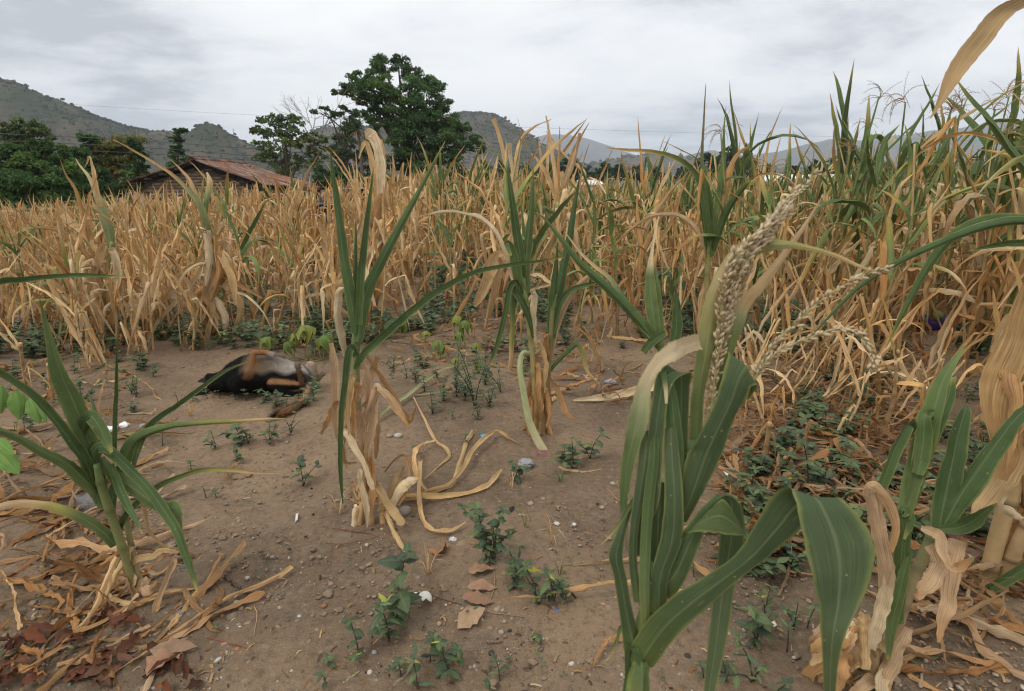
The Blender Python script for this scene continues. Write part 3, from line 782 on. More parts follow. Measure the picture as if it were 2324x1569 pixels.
# low lean-to with its own roof right of the house
def shed():
    Y = 33.0; a = atY(600, 402, Y); b = atY(700, 428, Y)
    root = empty('lean_to', ((a[0] + b[0]) / 2, Y, 0), 'small red-tiled lean-to half hidden by the sparse tree, right of house', 'shed')
    cx = (a[0] + b[0]) / 2
    w = MB(); boxv(w, (0, 1.6, 0.85), (b[0] - a[0]) / 2 - 0.3, 1.5, 0.85, (0.16, 0.12, 0.09)); link('wall', w.mesh('wall', M['adobe'], smooth=False), root)
    r = MB(); V = [[a[0] - cx, -0.3, a[2]], [b[0] - cx, -0.3, b[2]], [b[0] - cx, 3.6, b[2]], [a[0] - cx, 3.6, a[2]]]
    V = V + [[x, y, z - 0.08] for x, y, z in V]
    r.add(V, [[0, 1, 2, 3], [7, 6, 5, 4], [0, 4, 5, 1], [1, 5, 6, 2], [2, 6, 7, 3], [3, 7, 4, 0]], C=(0.27, 0.12, 0.075))
    rf = link('roof', r.mesh('roof', M['tile'], smooth=False), root)
    for i, y in enumerate(np.arange(-0.25, 3.5, 0.24)):
        t = MB(); P = np.array([[a[0] - cx, y, a[2] + 0.03], [b[0] - cx, y, b[2] + 0.03]]); tube(t, P, 0.08, np.array((0.30, 0.14, 0.085)) * rnd.uniform(0.7, 1.2), 6)
        link('tile_row', t.mesh('tile_row', M['tile']), rf)
shed()
# white-roofed buildings far right
def long_shed(px0, px1, pyt, pyb, Y, label, wallcol=(0.45, 0.42, 0.36), roofcol=(0.78, 0.78, 0.78)):
    a = atY(px0, pyt, Y); b = atY(px1, pyb, Y)
    w = b[0] - a[0]; zt, zb = a[2], max(b[2], 0.4)
    root = empty('long_shed', ((a[0] + b[0]) / 2, Y, 0), label, 'building', 'white-roofed buildings on the valley floor')
    m = MB(); boxv(m, (0, 4, zb / 2), w / 2 - 0.3, 3.8, zb / 2, wallcol); link('wall', m.mesh('wall', M['metal'], smooth=False), root)
    r = MB(); x = w / 2
    V = [[-x, -0.5, zb], [x, -0.5, zb], [x, 4, zt], [-x, 4, zt], [x, 8.5, zb], [-x, 8.5, zb]]
    r.add(V, [[0, 1, 2, 3], [3, 2, 4, 5]], C=roofcol); V2 = [[p[0], p[1], p[2] - 0.15] for p in V]
    r.add(V2, [[3, 2, 1, 0], [5, 4, 2, 3]], C=roofcol)
    ro = link('roof', r.mesh('roof', M['metal'], smooth=False), root)
    for i, xx in enumerate(np.arange(-x + 0.5, x, 1.6)):
        s = MB(); P0 = np.array([xx, -0.5, zb]); P1 = np.array([xx, 4, zt]); tube(s, np.array([P0, P1]), 0.04, (0.7, 0.7, 0.7), 4); link('seam', s.mesh('seam', M['metal']), ro)
    for i, xx in enumerate(np.linspace(-x + 1.5, x - 1.5, max(2, int(w / 4)))):
        s = MB(); boxv(s, (xx, 0.18, zb * 0.55), 0.5, 0.04, zb * 0.22, (0.06, 0.07, 0.08)); link('window', s.mesh('window', M['metal'], smooth=False), root)
long_shed(1736, 2010, 394, 412, 75, 'long low white-roofed building behind green maize, right of centre')
long_shed(1318, 1372, 408, 420, 70, 'small pale metal roof just above the maize tops, centre')
long_shed(2030, 2120, 410, 422, 85, 'pale roof glimpsed between tall green maize plants, far right', roofcol=(0.62, 0.66, 0.72))

# ------------------------------------------------------------------ parked car nearly hidden behind the maize
def car():
    Y = 24.0; c = atY(792, 470, Y)
    root = empty('parked_car', (c[0], Y, 0), 'dark parked car almost hidden behind the maize below the tall tree', 'car')
    L_, W, H = 1.75, 0.8, 1.45
    def sect(y, z0, z1, x0, x1): return [[x0, y, z0], [x1, y, z0], [x1, y, z1], [x0, y, z1]]
    prof = np.array([[-1.75, 0.35], [-1.75, 0.78], [-1.6, 0.86], [-0.85, 0.92], [-0.45, 1.36], [-0.3, 1.43], [0.75, 1.45], [0.95, 1.40], [1.55, 0.95], [1.75, 0.85], [1.75, 0.35]])
    b = MB(); k = len(prof)
    V = np.vstack([np.stack([prof[:, 0], np.full(k, y), prof[:, 1]], 1) * np.array([1, 1, 1]) for y in (-W, W)])
    cab = (prof[:, 1] > 1.0)
    V[:k][cab, 1] += 0.14; V[k:][cab, 1] -= 0.14
    Q = [[i, (i + 1) % k, k + (i + 1) % k, k + i] for i in range(k)]
    b.add(V, Q, C=(0.03, 0.03, 0.035))
    b.T.append(np.array([[0, i, i + 1] for i in range(1, k - 1)])); b.T.append(np.array([[k, k + i + 1, k + i] for i in range(1, k - 1)]))
    body = link('body', b.mesh('body', M['paint'], smooth=False), root)
    r = MB(); boxv(r, (0.22, 0, 1.455), 0.55, 0.6, 0.02, (0.55, 0.56, 0.58)); link('roof', r.mesh('roof', M['paint'], smooth=False), root)
    for x0, x1 in ((-0.62, 0.02), (0.12, 0.85)):
        w = MB(); w.add([[x0, -W + 0.05, 0.98], [x1, -W + 0.05, 0.98], [min(x1, 0.8), -W + 0.12, 1.34], [max(x0, -0.4), -W + 0.12, 1.34]], [[0, 1, 2, 3]], C=(0.015, 0.018, 0.02)); w.V[0] -= np.array([0, 0.02, 0])
        link('window', w.mesh('window', M['paint'], smooth=False), root)
    for x in (-1.1, 1.1):
        for y in (-W + 0.02, W - 0.02):
            t = MB(); tube(t, np.array([[x, y - 0.09, 0.3], [x, y + 0.09, 0.3]]), 0.3, (0.02, 0.02, 0.02), 18); wh = link('wheel', t.mesh('wheel', M['plain']), root)
            t = MB(); tube(t, np.array([[x, y - 0.1, 0.3], [x, y + 0.1, 0.3]]), 0.17, (0.4, 0.4, 0.42), 14); link('rim', t.mesh('rim', M['metal']), wh)
    for y in (-0.62, 0.62):
        t = MB(); boxv(t, (-1.745, y, 0.74), 0.04, 0.15, 0.13, (0.75, 0.09, 0.04)); link('tail_light', t.mesh('tail_light', M['paint'], smooth=False), root)
    root.rotation_euler = (0, 0, R(42))
car()

# ------------------------------------------------------------------ overhead wires
def wire(pts, Y, label, r=0.018):
    P = crom([atY(px, py, y) for (px, py, y) in pts], 40)
    mb = MB(); b = P[0].copy(); tube(mb, P - b, r, (0.10, 0.10, 0.105), 5)
    o = link('power_line', mb.mesh('power_line', M['metal']), None, b); tag(o, label, 'wire', 'overhead wires')
wire([(-300, 288, 30), (0, 304, 33), (295, 318, 36), (600, 340, 40), (900, 368, 44)], 30, 'topmost of three overhead wires crossing the dark left trees')
wire([(-300, 303, 30), (0, 320, 33), (295, 333, 36), (600, 356, 40), (900, 378, 44)], 30, 'middle of three overhead wires crossing the dark left trees')
wire([(-300, 318, 30), (0, 336, 33), (295, 347, 36), (600, 366, 40), (900, 388, 44)], 30, 'lowest of three overhead wires crossing the dark left trees')
wire([(-400, 195, 150), (172, 238, 155), (650, 265, 160), (1240, 291, 165), (1800, 308, 170), (2600, 330, 180)], 150, 'high thin wire crossing the cloudy sky from the left hill', 0.02)
wire([(1000, 372, 120), (1140, 379, 120), (1380, 384, 120), (1700, 386, 120)], 120, 'faint low wire in front of the middle hill', 0.02)
def mast():
    Y = 600; a = atY(533, 326, Y); t = atY(531, 292, Y)
    root = empty('radio_mast', (a[0], Y, a[2] - 6), 'tiny lattice radio mast on the left ridge', 'mast')
    h = t[2] - a[2] + 6
    for i in range(3):
        th = i * 2.09; mb = MB(); tube(mb, np.array([[1.0 * math.cos(th), 1.0 * math.sin(th), 0], [0.2 * math.cos(th), 0.2 * math.sin(th), h]]), 0.10, (0.3, 0.22, 0.22), 5); link('leg', mb.mesh('leg', M['metal']), root)
    for k in range(8):
        z = h * (k + 0.5) / 8; r = 1.0 - 0.8 * z / h
        mb = MB(); tube(mb, np.array([[r * math.cos(a_), r * math.sin(a_), z] for a_ in (0, 2.09, 4.19, 0)]), 0.06, (0.3, 0.22, 0.22), 4); link('brace', mb.mesh('brace', M['metal']), root)
mast()
# ------------------------------------------------------------------ maize
STRAW = np.array([(0.69, 0.455, 0.205), (0.63, 0.385, 0.155), (0.72, 0.515, 0.27), (0.53, 0.29, 0.105), (0.62, 0.37, 0.142), (0.73, 0.565, 0.34), (0.44, 0.225, 0.082)])
GREEN = np.array([(0.095, 0.14, 0.05), (0.115, 0.165, 0.056), (0.145, 0.195, 0.065), (0.08, 0.118, 0.05), (0.185, 0.23, 0.08)])
YEL = np.array((0.40, 0.36, 0.10))
def wprof(u, base=0.55):
    """maize blade width along its length"""
    return np.interp(u, [0, 0.12, 0.35, 0.6, 0.8, 0.93, 1.0], [base, 0.85, 1.0, 0.86, 0.58, 0.26, 0.02])
def blade_curve(kind, L_, g, n=14):
    """local blade: starts at the origin, leaves the stalk along +X; returns C, roll"""
    ds = L_ / (n - 1)
    el = {'hang': g.uniform(0.5, 1.25), 'up': g.uniform(1.15, 1.5), 'arch': g.uniform(0.8, 1.25), 'kink': g.uniform(1.0, 1.45), 'drop': g.uniform(-0.9, 0.2)}[kind]
    az = 0.0
    kink = g.uniform(0.10, 0.30) if kind in ('hang', 'drop') else g.uniform(0.3, 0.6)
    C = [np.zeros(3)]
    done = False
    waz = g.normal(0, 0.05); wel = g.normal(0, 0.05)
    for i in range(n - 1):
        u = i / (n - 1)
        if kind in ('hang', 'kink') and u > kink and not done:
            el = -g.uniform(1.15, 1.52); az += g.normal(0, 0.4); done = True
        elif kind == 'hang': el += (-1.45 - el) * 0.12
        elif kind == 'up': el += g.normal(0, 0.05) - 0.02
        elif kind == 'arch': el -= (2.2 + 0.8 * u) / n * g.uniform(0.8, 1.3)
        elif kind == 'kink': el += (-1.4 - el) * 0.15 if done else -0.03
        elif kind == 'drop': el += (-1.5 - el) * 0.3
        az += waz * 0.6 + g.normal(0, 0.04); el += wel * 0.3
        el = max(el, -1.52)
        C.append(C[-1] + ds * np.array([math.cos(el) * math.cos(az), math.cos(el) * math.sin(az), math.sin(el)]))
    return np.array(C)
def blade(mb, kind, L_, w, g, colf, m=5, n=14, fold=(0.5, 1.0), ruffle=0.15, tw=1.4, xf=None, seed=0):
    C = blade_curve(kind, L_, g, n)
    T = nrm(np.gradient(C, axis=0))
    side = np.cross(T, np.array([0, 0, 1.0])); bad = np.linalg.norm(side, axis=1) < 0.25
    side[bad] = np.array([0, 1.0, 0]); side = nrm(side)
    for i in range(1, n):
        if side[i] @ side[i - 1] < 0: side[i] = -side[i]
    side = nrm(side - T * np.sum(side * T, 1, keepdims=True))
    up = np.cross(side, T)
    u = np.linspace(0, 1, n)
    roll = np.cumsum(g.normal(0, 0.16, n)) * tw + g.normal(0, 0.3) * u * tw
    hd = side * np.cos(roll)[:, None] + up * np.sin(roll)[:, None]
    H = hd * (w * 0.5 * wprof(u))[:, None]
    f = np.linspace(fold[0], fold[1], n) * g.uniform(0.8, 1.15)
    if xf is not None:
        Rm, t = xf; C = C @ Rm.T + t; H = H @ Rm.T
    ribbon(mb, C, H, colf, m, f, ruffle, 5, seed, 0.16 * ruffle / 0.3, 0.22 * ruffle / 0.3)
def dry_col(g, greenish=0.0):
    a, b = STRAW[g.integers(0, len(STRAW))], STRAW[g.integers(0, len(STRAW))]
    k = g.uniform(0.85, 1.12)
    if greenish > 0 and g.random() < greenish:
        gr = GREEN[g.integers(0, len(GREEN))] * 1.25; t = g.uniform(0.25, 0.8)
        return lerp_stops([(0, gr), (t * 0.6, gr * 1.1), (t * 0.8, YEL), (min(t + 0.12, 0.98), a * k), (1, b * k)])
    return lerp_stops([(0, a * k), (0.5, (a + b) / 2 * k), (1, b * k * g.uniform(0.8, 1.1))])
def green_col(g, tipdry=0.35):
    gr = GREEN[g.integers(0, len(GREEN))] * g.uniform(0.85, 1.2)
    t = 1 - g.uniform(0.03, tipdry)
    return lerp_stops([(0, gr * 1.25), (0.3, gr), (t * 0.9, gr * 1.1), (min(t + 0.03, 0.99), YEL * 0.9), (1, STRAW[g.integers(0, 7)])])
def stalk_pts(h, g, n=9, lean=0.08):
    P = np.zeros((n, 3)); P[:, 2] = np.linspace(-0.03, h, n)
    b = g.normal(0, lean, 2); c = g.normal(0, lean * 0.5, 2)
    t = np.linspace(0, 1, n)
    P[:, 0] = b[0] * h * t + c[0] * h * np.sin(t * 3.1); P[:, 1] = b[1] * h * t + c[1] * h * np.sin(t * 3.1)
    return P
def stalk_mesh(mb, P, r0, r1, c0, c1, g, k=7):
    n = len(P) * 3
    Q = crom(P, n); u = np.linspace(0, 1, n)
    r = r0 + (r1 - r0) * u
    node = (np.arange(n) % 4 == 0)
    r = r * (1 + 0.16 * node)
    C = np.array(c0) * (1 - u[:, None]) + np.array(c1) * u[:, None]
    C[node] *= 0.72
    tube(mb, Q, r, C, k)
def tassel_mesh(mb, g, L_=0.3, nb=8, col=(0.50, 0.37, 0.19), spike=0.008, droop=1.0, res=9, seg=10, down=0.0):
    ba = []
    for b in range(nb + 1):
        th = g.uniform(0, 6.28); sp = 0 if b == 0 else g.uniform(0.35, 1.0)
        l = L_ * (1.0 if b == 0 else g.uniform(0.55, 0.95))
        z0 = 0 if b == 0 else g.uniform(0.0, 0.3) * L_
        d = np.array([math.cos(th) * sp, math.sin(th) * sp, 1.0]); d = nrm(d)
        P = [np.array([0, 0, z0])]
        for i in range(seg):
            d = nrm(d + np.array([math.cos(th) * 0.05, math.sin(th) * 0.05, -0.16 * droop * sp - 0.03]))
            P.append(P[-1] + d * l / seg)
        ba.append(np.array(P))
    for P in ba:
        tube(mb, P, np.linspace(0.0028, 0.0012, len(P)), np.array(col) * 0.9, 4, cap=False)
        Lp = np.linalg.norm(np.diff(P, axis=0), axis=1).sum()
        ns = int(Lp / (spike * 1.15))
        Q = crom(P, ns + 2); T = nrm(np.gradient(Q, axis=0))
        for i in range(2, ns + 2):
            a = i * 2.4
            s = nrm(np.cross(T[i], [math.cos(a), math.sin(a), 0.3]))
            ax = nrm(T[i] * 0.85 + s * 0.5)
            c = Q[i] + s * 0.003; e = c + ax * spike
            b1 = nrm(np.cross(ax, s)) * spike * 0.22; b2 = s * spike * 0.22
            m_ = (c + e) / 2
            V = [c, m_ + b1, m_ + b2, m_ - b1, m_ - b2, e]
            mb.add(V, T=[[0, 2, 1], [0, 3, 2], [0, 4, 3], [0, 1, 4], [5, 1, 2], [5, 2, 3], [5, 3, 4], [5, 4, 1]], C=np.array(col) * g.uniform(0.75, 1.25))

# ---- pools of shared meshes for the plants of the field
gp = np.random.default_rng(77)
DRY_POOL = {k: [] for k in ('hang', 'up', 'arch', 'kink', 'drop')}
HALF_POOL = {k: [] for k in ('hang', 'up', 'arch', 'kink')}
GRN_POOL = {k: [] for k in ('up', 'arch', 'kink')}
LOW_POOL = {k: [] for k in ('hang', 'drop')}
ORN = np.array([(0.47, 0.27, 0.105), (0.40, 0.215, 0.085), (0.54, 0.34, 0.15), (0.34, 0.17, 0.065)])
def pool_blade(kind, cf, mat, fold, tw, ruf, L_=None, w=None):
    mb = MB(); blade(mb, kind, L_ or gp.uniform(0.5, 0.9), w or gp.uniform(0.031, 0.060), gp, cf, 5, 16, fold, ruf, tw, seed=int(gp.integers(0, 999)))
    return mb.mesh('leaf', mat)
for k, n in (('hang', 20), ('up', 9), ('arch', 6), ('kink', 9), ('drop', 12)):
    for _ in range(n): DRY_POOL[k].append(pool_blade(k, dry_col(gp), M['dry'], (0.55, 1.15), 1.15, 0.24))
for k in LOW_POOL:
    for _ in range(12):
        a_, b_ = ORN[gp.integers(0, 4)], ORN[gp.integers(0, 4)]
        LOW_POOL[k].append(pool_blade(k, lerp_stops([(0, a_), (1, b_)]), M['dry'], (0.55, 1.15), 1.6, 0.35))
for k, n in (('hang', 4), ('up', 6), ('arch', 5), ('kink', 5)):
    for _ in range(n): HALF_POOL[k].append(pool_blade(k, dry_col(gp, 1.0), M['leaf'], (0.6, 1.05), 1.1, 0.15))
for k, n in (('up', 7), ('arch', 7), ('kink', 5)):
    for _ in range(n): GRN_POOL[k].append(pool_blade(k, green_col(gp), M['leaf'], (0.45, 0.95), 0.7, 0.08, gp.uniform(0.5, 0.8), gp.uniform(0.045, 0.07)))
TASSEL_POOL = []
for i in range(6):
    mb = MB(); tassel_mesh(mb, gp, gp.uniform(0.2, 0.3), int(gp.integers(6, 11)), (0.46, 0.31, 0.15), 0.011, gp.uniform(0.8, 2.2)); TASSEL_POOL.append(mb.mesh('tassel', M['tassel']))
STALK_POOL = {}
for state in ('dry', 'half', 'green'):
    STALK_POOL[state] = []
    for i in range(5):
        P = stalk_pts(1.0, gp); mb = MB()
        c = {'dry': ((0.45, 0.27, 0.12), (0.58, 0.42, 0.21)), 'half': ((0.42, 0.26, 0.12), (0.24, 0.27, 0.09)), 'green': ((0.25, 0.22, 0.09), (0.16, 0.22, 0.07))}[state]
        stalk_mesh(mb, P, 0.0125, 0.006, c[0], c[1], gp)
        STALK_POOL[state].append((mb.mesh('stalk', M['stalk']), P))

PLANT_SPOTS = []      # (x, y, plant object) for the labels
def field_plant(x, y, h, state, g, parts=True, nl=None, tassel=None, lean=None):
    z = gz(x, y)
    root = empty('maize_plant', (x, y, z))
    lx, ly = lean if lean is not None else (g.normal(0, 0.11), g.normal(0, 0.09))
    root.rotation_euler = (ly, lx, g.uniform(0, 6.28) if lean is None else 0)
    sm, P = STALK_POOL[state][g.integers(0, 5)]
    rs = g.uniform(0.8, 1.25)
    if tassel is None: tassel = g.random() < 0.35
    sh = h * (0.99 if tassel else 0.86)
    link('stalk', sm, root, scl=(rs, rs, sh))
    nl = nl or int(g.integers(10, 15))
    th = g.uniform(0, 6.28)
    items = []
    for i in range(nl):
        u = (i + 0.5) / nl * 0.98
        t = u ** 0.85
        zz = t * h * 0.84
        px_ = np.interp(t, np.linspace(0, 1, len(P)), P[:, 0]) * rs; py_ = np.interp(t, np.linspace(0, 1, len(P)), P[:, 1]) * rs
        a = th + i * math.pi + g.normal(0, 0.5)
        if state == 'dry' or (state == 'half' and u < 0.55) or (state == 'green' and u < 0.56):
            kk = ['hang', 'drop', 'kink', 'up', 'arch'][int(g.choice(5, p=[0.42, 0.14, 0.16, 0.20, 0.08] if u > 0.3 else [0.52, 0.36, 0.06, 0.06, 0.0]))]
            pool = LOW_POOL[kk] if (u < 0.4 and kk in LOW_POOL and g.random() < 0.75) else DRY_POOL[kk]
        elif state == 'half':
            kk = ['hang', 'up', 'arch', 'kink'][int(g.choice(4, p=[0.2, 0.4, 0.2, 0.2]))]; pool = HALF_POOL[kk]
        else:
            kk = ['up', 'arch', 'kink'][int(g.choice(3, p=[0.5, 0.3, 0.2]))]; pool = GRN_POOL[kk] if g.random() < 0.75 else HALF_POOL[kk]
        s = g.uniform(0.75, 1.2) * (0.72 + 0.28 * h) * (0.85 if u > 0.85 else 1.0)
        if kk in ('hang', 'drop') and zz < 0.35: s *= 0.65
        items.append((pool[g.integers(0, len(pool))], (px_, py_, zz), (g.normal(0, 0.18), g.normal(0, 0.12), a), (s, s * g.uniform(0.8, 1.25), s)))
    if parts:
        for me, l, r, s in items: link('leaf', me, root, l, r, s)
    if tassel:
        link('tassel', TASSEL_POOL[g.integers(0, 6)], root, (P[-1][0] * rs, P[-1][1] * rs, sh * 0.985), (g.normal(0, 0.3), g.normal(0, 0.3), g.uniform(0, 6)), g.uniform(0.7, 1.05))
    return root

# ---- where the field stands.  All in metres, camera at the origin looking along +Y
def field_height(x, y):
    # shorter, stunted plants to the left, taller to the right
    a = math.degrees(math.atan2(x, y))
    return float(np.interp(a, [-45, -34, -27, -20, -8, 5, 15, 25, 42], [0.82, 0.96, 1.08, 1.22, 1.40, 1.46, 1.50, 1.62, 1.76]))
def field_edge(a):
    """distance at which the dense maize begins, by bearing (degrees right of the lens axis)"""
    return float(np.interp(a, [-50, -40, -33, -27, -20, -13, -8, -3, 2, 7, 12, 20, 28, 32, 38, 41, 45], [6.2, 6.6, 5.6, 5.3, 5.9, 6.1, 7.0, 8.2, 7.6, 6.6, 6.2, 5.9, 5.7, 6.0, 6.0, 5.2, 4.2]))
def green_share(a, d):
    return float(np.interp(a, [-45, -25, -10, 5, 15, 25, 40], [0.04, 0.07, 0.12, 0.27, 0.42, 0.55, 0.65]))
gf = np.random.default_rng(2024)
cand = []
ROW = 0.62
yy = 3.2
while yy < 58:
    pitch_ = 0.27 if yy < 13 else (0.33 if yy < 24 else 0.42)
    half = yy * 1.02 + 1.5
    xx = -half
    while xx < half:
        x = xx + gf.normal(0, 0.06); y = yy + gf.normal(0, 0.09) + 0.05 * x
        xx += pitch_ * gf.uniform(0.7, 1.4)
        a = math.degrees(math.atan2(x, y)); d = math.hypot(x, y)
        e = field_edge(a)
        if d < e: continue
        if (-18.7 < a < -16.7 or -14.7 < a < -13.5) and 8.5 < d < 25: continue     # gaps through which the parked car shows
        if y > 28.5 and -23 < x < -10: continue            # house yard
        if a < -26 and d > 27: continue
        if a < -8 and d > 36: continue
        if d < e + 2.4 and gf.random() < 0.42: continue
        if -6 < a < 3 and d < 10.5 and gf.random() < 0.55: continue   # thin weedy gap in the middle
        cand.append((d, x, y, a))
    yy += ROW if yy < 24 else ROW * 1.5
FORE = [(905, 690), (925, 655), (1000, 640), (1060, 668), (1128, 722), (1142, 690), (768, 770), (745, 742), (1325, 765), (1345, 735), (1440, 748), (1470, 715), (1540, 730), (1655, 770), (1690, 800), (1735, 760), (1780, 815), (1820, 760), (1870, 790), (1925, 840), (1960, 790), (590, 715), (655, 735), (690, 705), (345, 770), (395, 745), (150, 760), (90, 730), (205, 838), (225, 815), (540, 745), (2185, 780), (2235, 860), (2285, 900), (2318, 840), (2270, 770), (2045, 765), (2030, 800), (2190, 830), (2215, 790), (2300, 960), (2330, 920), (2255, 920), (2180, 740), (2240, 750), (2340, 790),
        (30, 790), (75, 765), (130, 800), (180, 790), (262, 790), (305, 800), (420, 780), (620, 765), (700, 765), (880, 725), (955, 705), (1045, 720), (1100, 745), (1275, 745), (1400, 765), (1500, 770), (1160, 760), (1590, 790), (860, 760)]
for px_, py_ in FORE:
    q_ = gnd(px_, py_); cand.append((math.hypot(q_[0], q_[1]), q_[0], q_[1], math.degrees(math.atan2(q_[0], q_[1]))))
cand.sort()
NEAR = 150; MIDN = 300
near_items = []
for i, (d, x, y, a) in enumerate(cand[:MIDN]):
    h = field_height(x, y) * float(np.clip(gf.normal(0.92, 0.21), 0.45, 1.4))
    gs = green_share(a, d) * 0.8; r_ = gf.random()
    st = 'green' if r_ < gs * 0.55 else ('half' if r_ < gs * 1.3 + 0.05 else 'dry')
    if i < NEAR:
        near_items.append((field_plant(x, y, h, st, gf, nl=int(gf.integers(11, 15))), x, y, a, d, h, st))
    else:
        # farther plants: stalk plus one joined leaf mesh
        g = np.random.default_rng(5000 + i)
        root = empty('maize_plant', (x, y, gz(x, y)))
        root.rotation_euler = (g.normal(0, 0.06), g.normal(0, 0.07), 0)
        sm, P = STALK_POOL[st][g.integers(0, 5)]
        link('stalk', sm, root, scl=(1, 1, h * 0.86))
        if i < NEAR + 26:
            mb = MB(); nl = 13; th = g.uniform(0, 6.28)
            for k in range(nl):
                u = (k + 0.5) / nl * 0.98; zz = u ** 0.85 * 0.84
                kk = ['hang', 'drop', 'kink', 'up', 'arch'][int(g.choice(5, p=[0.38, 0.16, 0.16, 0.24, 0.06]))]
                if st == 'dry' or u < 0.5: cf = dry_col(g)
                elif st == 'half': cf = dry_col(g, 1.0)
                else: cf = green_col(g); kk = 'up' if kk in ('hang', 'drop') else kk
                aa = th + k * math.pi + g.normal(0, 0.5)
                blade(mb, kk, g.uniform(0.38, 0.62) * (0.7 if zz < 0.3 else 1), g.uniform(0.03, 0.05), g, cf, 3, 9, (0.5, 1.1), 0.2, 1.5, (rotm(0, 0, aa), np.array([0, 0, zz])), k)
            me = mb.mesh('leaves', M['dry'] if st == 'dry' else M['leaf'])
            MIDPOOL = globals().setdefault('MIDPOOL', {'dry': [], 'half': [], 'green': []}); MIDPOOL[st].append(me)
        else:
            pl = MIDPOOL[st] or MIDPOOL['dry']; me = pl[g.integers(0, len(pl))]
        lv = link('leaves', me, root, None, (0, 0, g.uniform(0, 6.28)), (h, h, h)); lv['kind'] = 'stuff'
        if g.random() < 0.3: link('tassel', TASSEL_POOL[g.integers(0, 6)], root, (P[-1][0], P[-1][1], h * 0.84), (g.normal(0, 0.3), g.normal(0, 0.3), 0), g.uniform(0.6, 0.9))
        near_items.append((root, x, y, a, d, h, st))
# labels: band by band, counted from the left
def label_field():
    sect = [(-60, -33, 'at the far left edge'), (-33, -24, 'in front of the dark left trees'), (-24, -15, 'below the tiled roof'), (-15, -6, 'below the tall tree'),
            (-6, 4, 'in the middle of the field'), (4, 14, 'right of the centre'), (14, 24, 'behind the big foreground plant'), (24, 34, 'by the purple jug'), (34, 60, 'at the right edge')]
    word = {'dry': 'straw-dry', 'half': 'half-withered green-tipped', 'green': 'green-topped'}
    for (a0, a1, where) in sect:
        for st in word:
            L_ = [t for t in near_items if a0 <= t[3] < a1 and t[6] == st]
            L_.sort(key=lambda t: t[3])
            for i, t in enumerate(L_):
                tag(t[0], '%s %s maize plant from the left, standing %s' % (ordw(i), word[st], where), 'maize plant', 'maize plants of the dried-out field')
label_field()
# the rest of the field: one mass
def field_mass():
    g = np.random.default_rng(91)
    # a small library of whole low-detail plants, then stamped into one mesh
    lib = {'dry': [], 'half': [], 'green': []}
    for st in lib:
        for lod in (0, 1):
            for _ in range(12):
                mb = MB(); nl = 15 if lod == 0 else 11; th = g.uniform(0, 6.28)
                tube(mb, stalk_pts(0.86, g, 4), [0.012, 0.011, 0.009, 0.006], {'dry': (0.52, 0.34, 0.15), 'half': (0.35, 0.28, 0.11), 'green': (0.2, 0.22, 0.08)}[st], 4, cap=False)
                for k in range(nl):
                    u = (k + 0.5) / nl; zz = u ** (0.85 if lod == 0 else 0.6) * 0.86
                    kk = ['hang', 'drop', 'kink', 'up', 'arch'][int(g.choice(5, p=[0.34, 0.10, 0.18, 0.24, 0.14]))]
                    if st == 'dry' or u < 0.45: cf = dry_col(g)
                    elif st == 'half': cf = dry_col(g, 1.0)
                    else: cf = green_col(g); kk = 'up' if kk in ('hang', 'drop') else kk
                    blade(mb, kk, g.uniform(0.36, 0.62) * (0.7 if zz < 0.3 else 1), g.uniform(0.034, 0.055), g, cf, 3 if lod == 0 else 2, 8 if lod == 0 else 6, (0.5, 1.0), 0.15, 1.5, (rotm(0, 0, th + k * math.pi + g.normal(0, 0.5)), np.array([0, 0, zz])), k)
                if g.random() < 0.4:
                    for b in range(6):
                        t_ = g.uniform(0, 6.28); e = np.array([math.cos(t_), math.sin(t_), 0.4]) * 0.13
                        ribbon(mb, crom([[0, 0, 0.86], e * 0.6 + [0, 0, 0.98], e * 1.25 + [0, 0, 0.93]], 5), np.tile([[0.0, 0.004, 0.004]], (5, 1)), (0.46, 0.32, 0.16), 2, 0.2)
                V, U, C = np.vstack(mb.V), np.vstack(mb.U), np.vstack(mb.C)
                Q = np.vstack(mb.Q)
                lib[st].append((lod, V, Q, U, C))
    A = MB()
    for (d, x, y, a) in cand[MIDN:]:
        h = field_height(x, y) * float(np.clip(g.normal(0.94, 0.17), 0.55, 1.4)) * (0.84 if d > 11 and a > 3 else 1.0)
        gs = green_share(a, d) * (1.1 if a < -10 else 1.6); r_ = g.random()
        st = 'green' if r_ < gs * 0.6 else ('half' if r_ < gs * 1.3 + 0.12 else 'dry')
        lod = 0 if d < 17 else 1
        opt = [t for t in lib[st] if t[0] == lod]
        _, V, Q, U, C = opt[g.integers(0, len(opt))]
        Rm = rotm(g.normal(0, 0.07), g.normal(0, 0.07), g.uniform(0, 6.28)) * h
        k = g.uniform(0.85, 1.12)
        A.add(V @ Rm.T + np.array([x, y, gz(x, y)]), Q, U=U, C=C * k)
    o = link('maize_field', A.mesh('maize_field', M['dry']))
    tag(o, 'dense mass of dry maize stretching to the far trees', 'maize field', kind='stuff')
    print('field mass faces', sum(len(q) for q in A.Q))
field_mass()
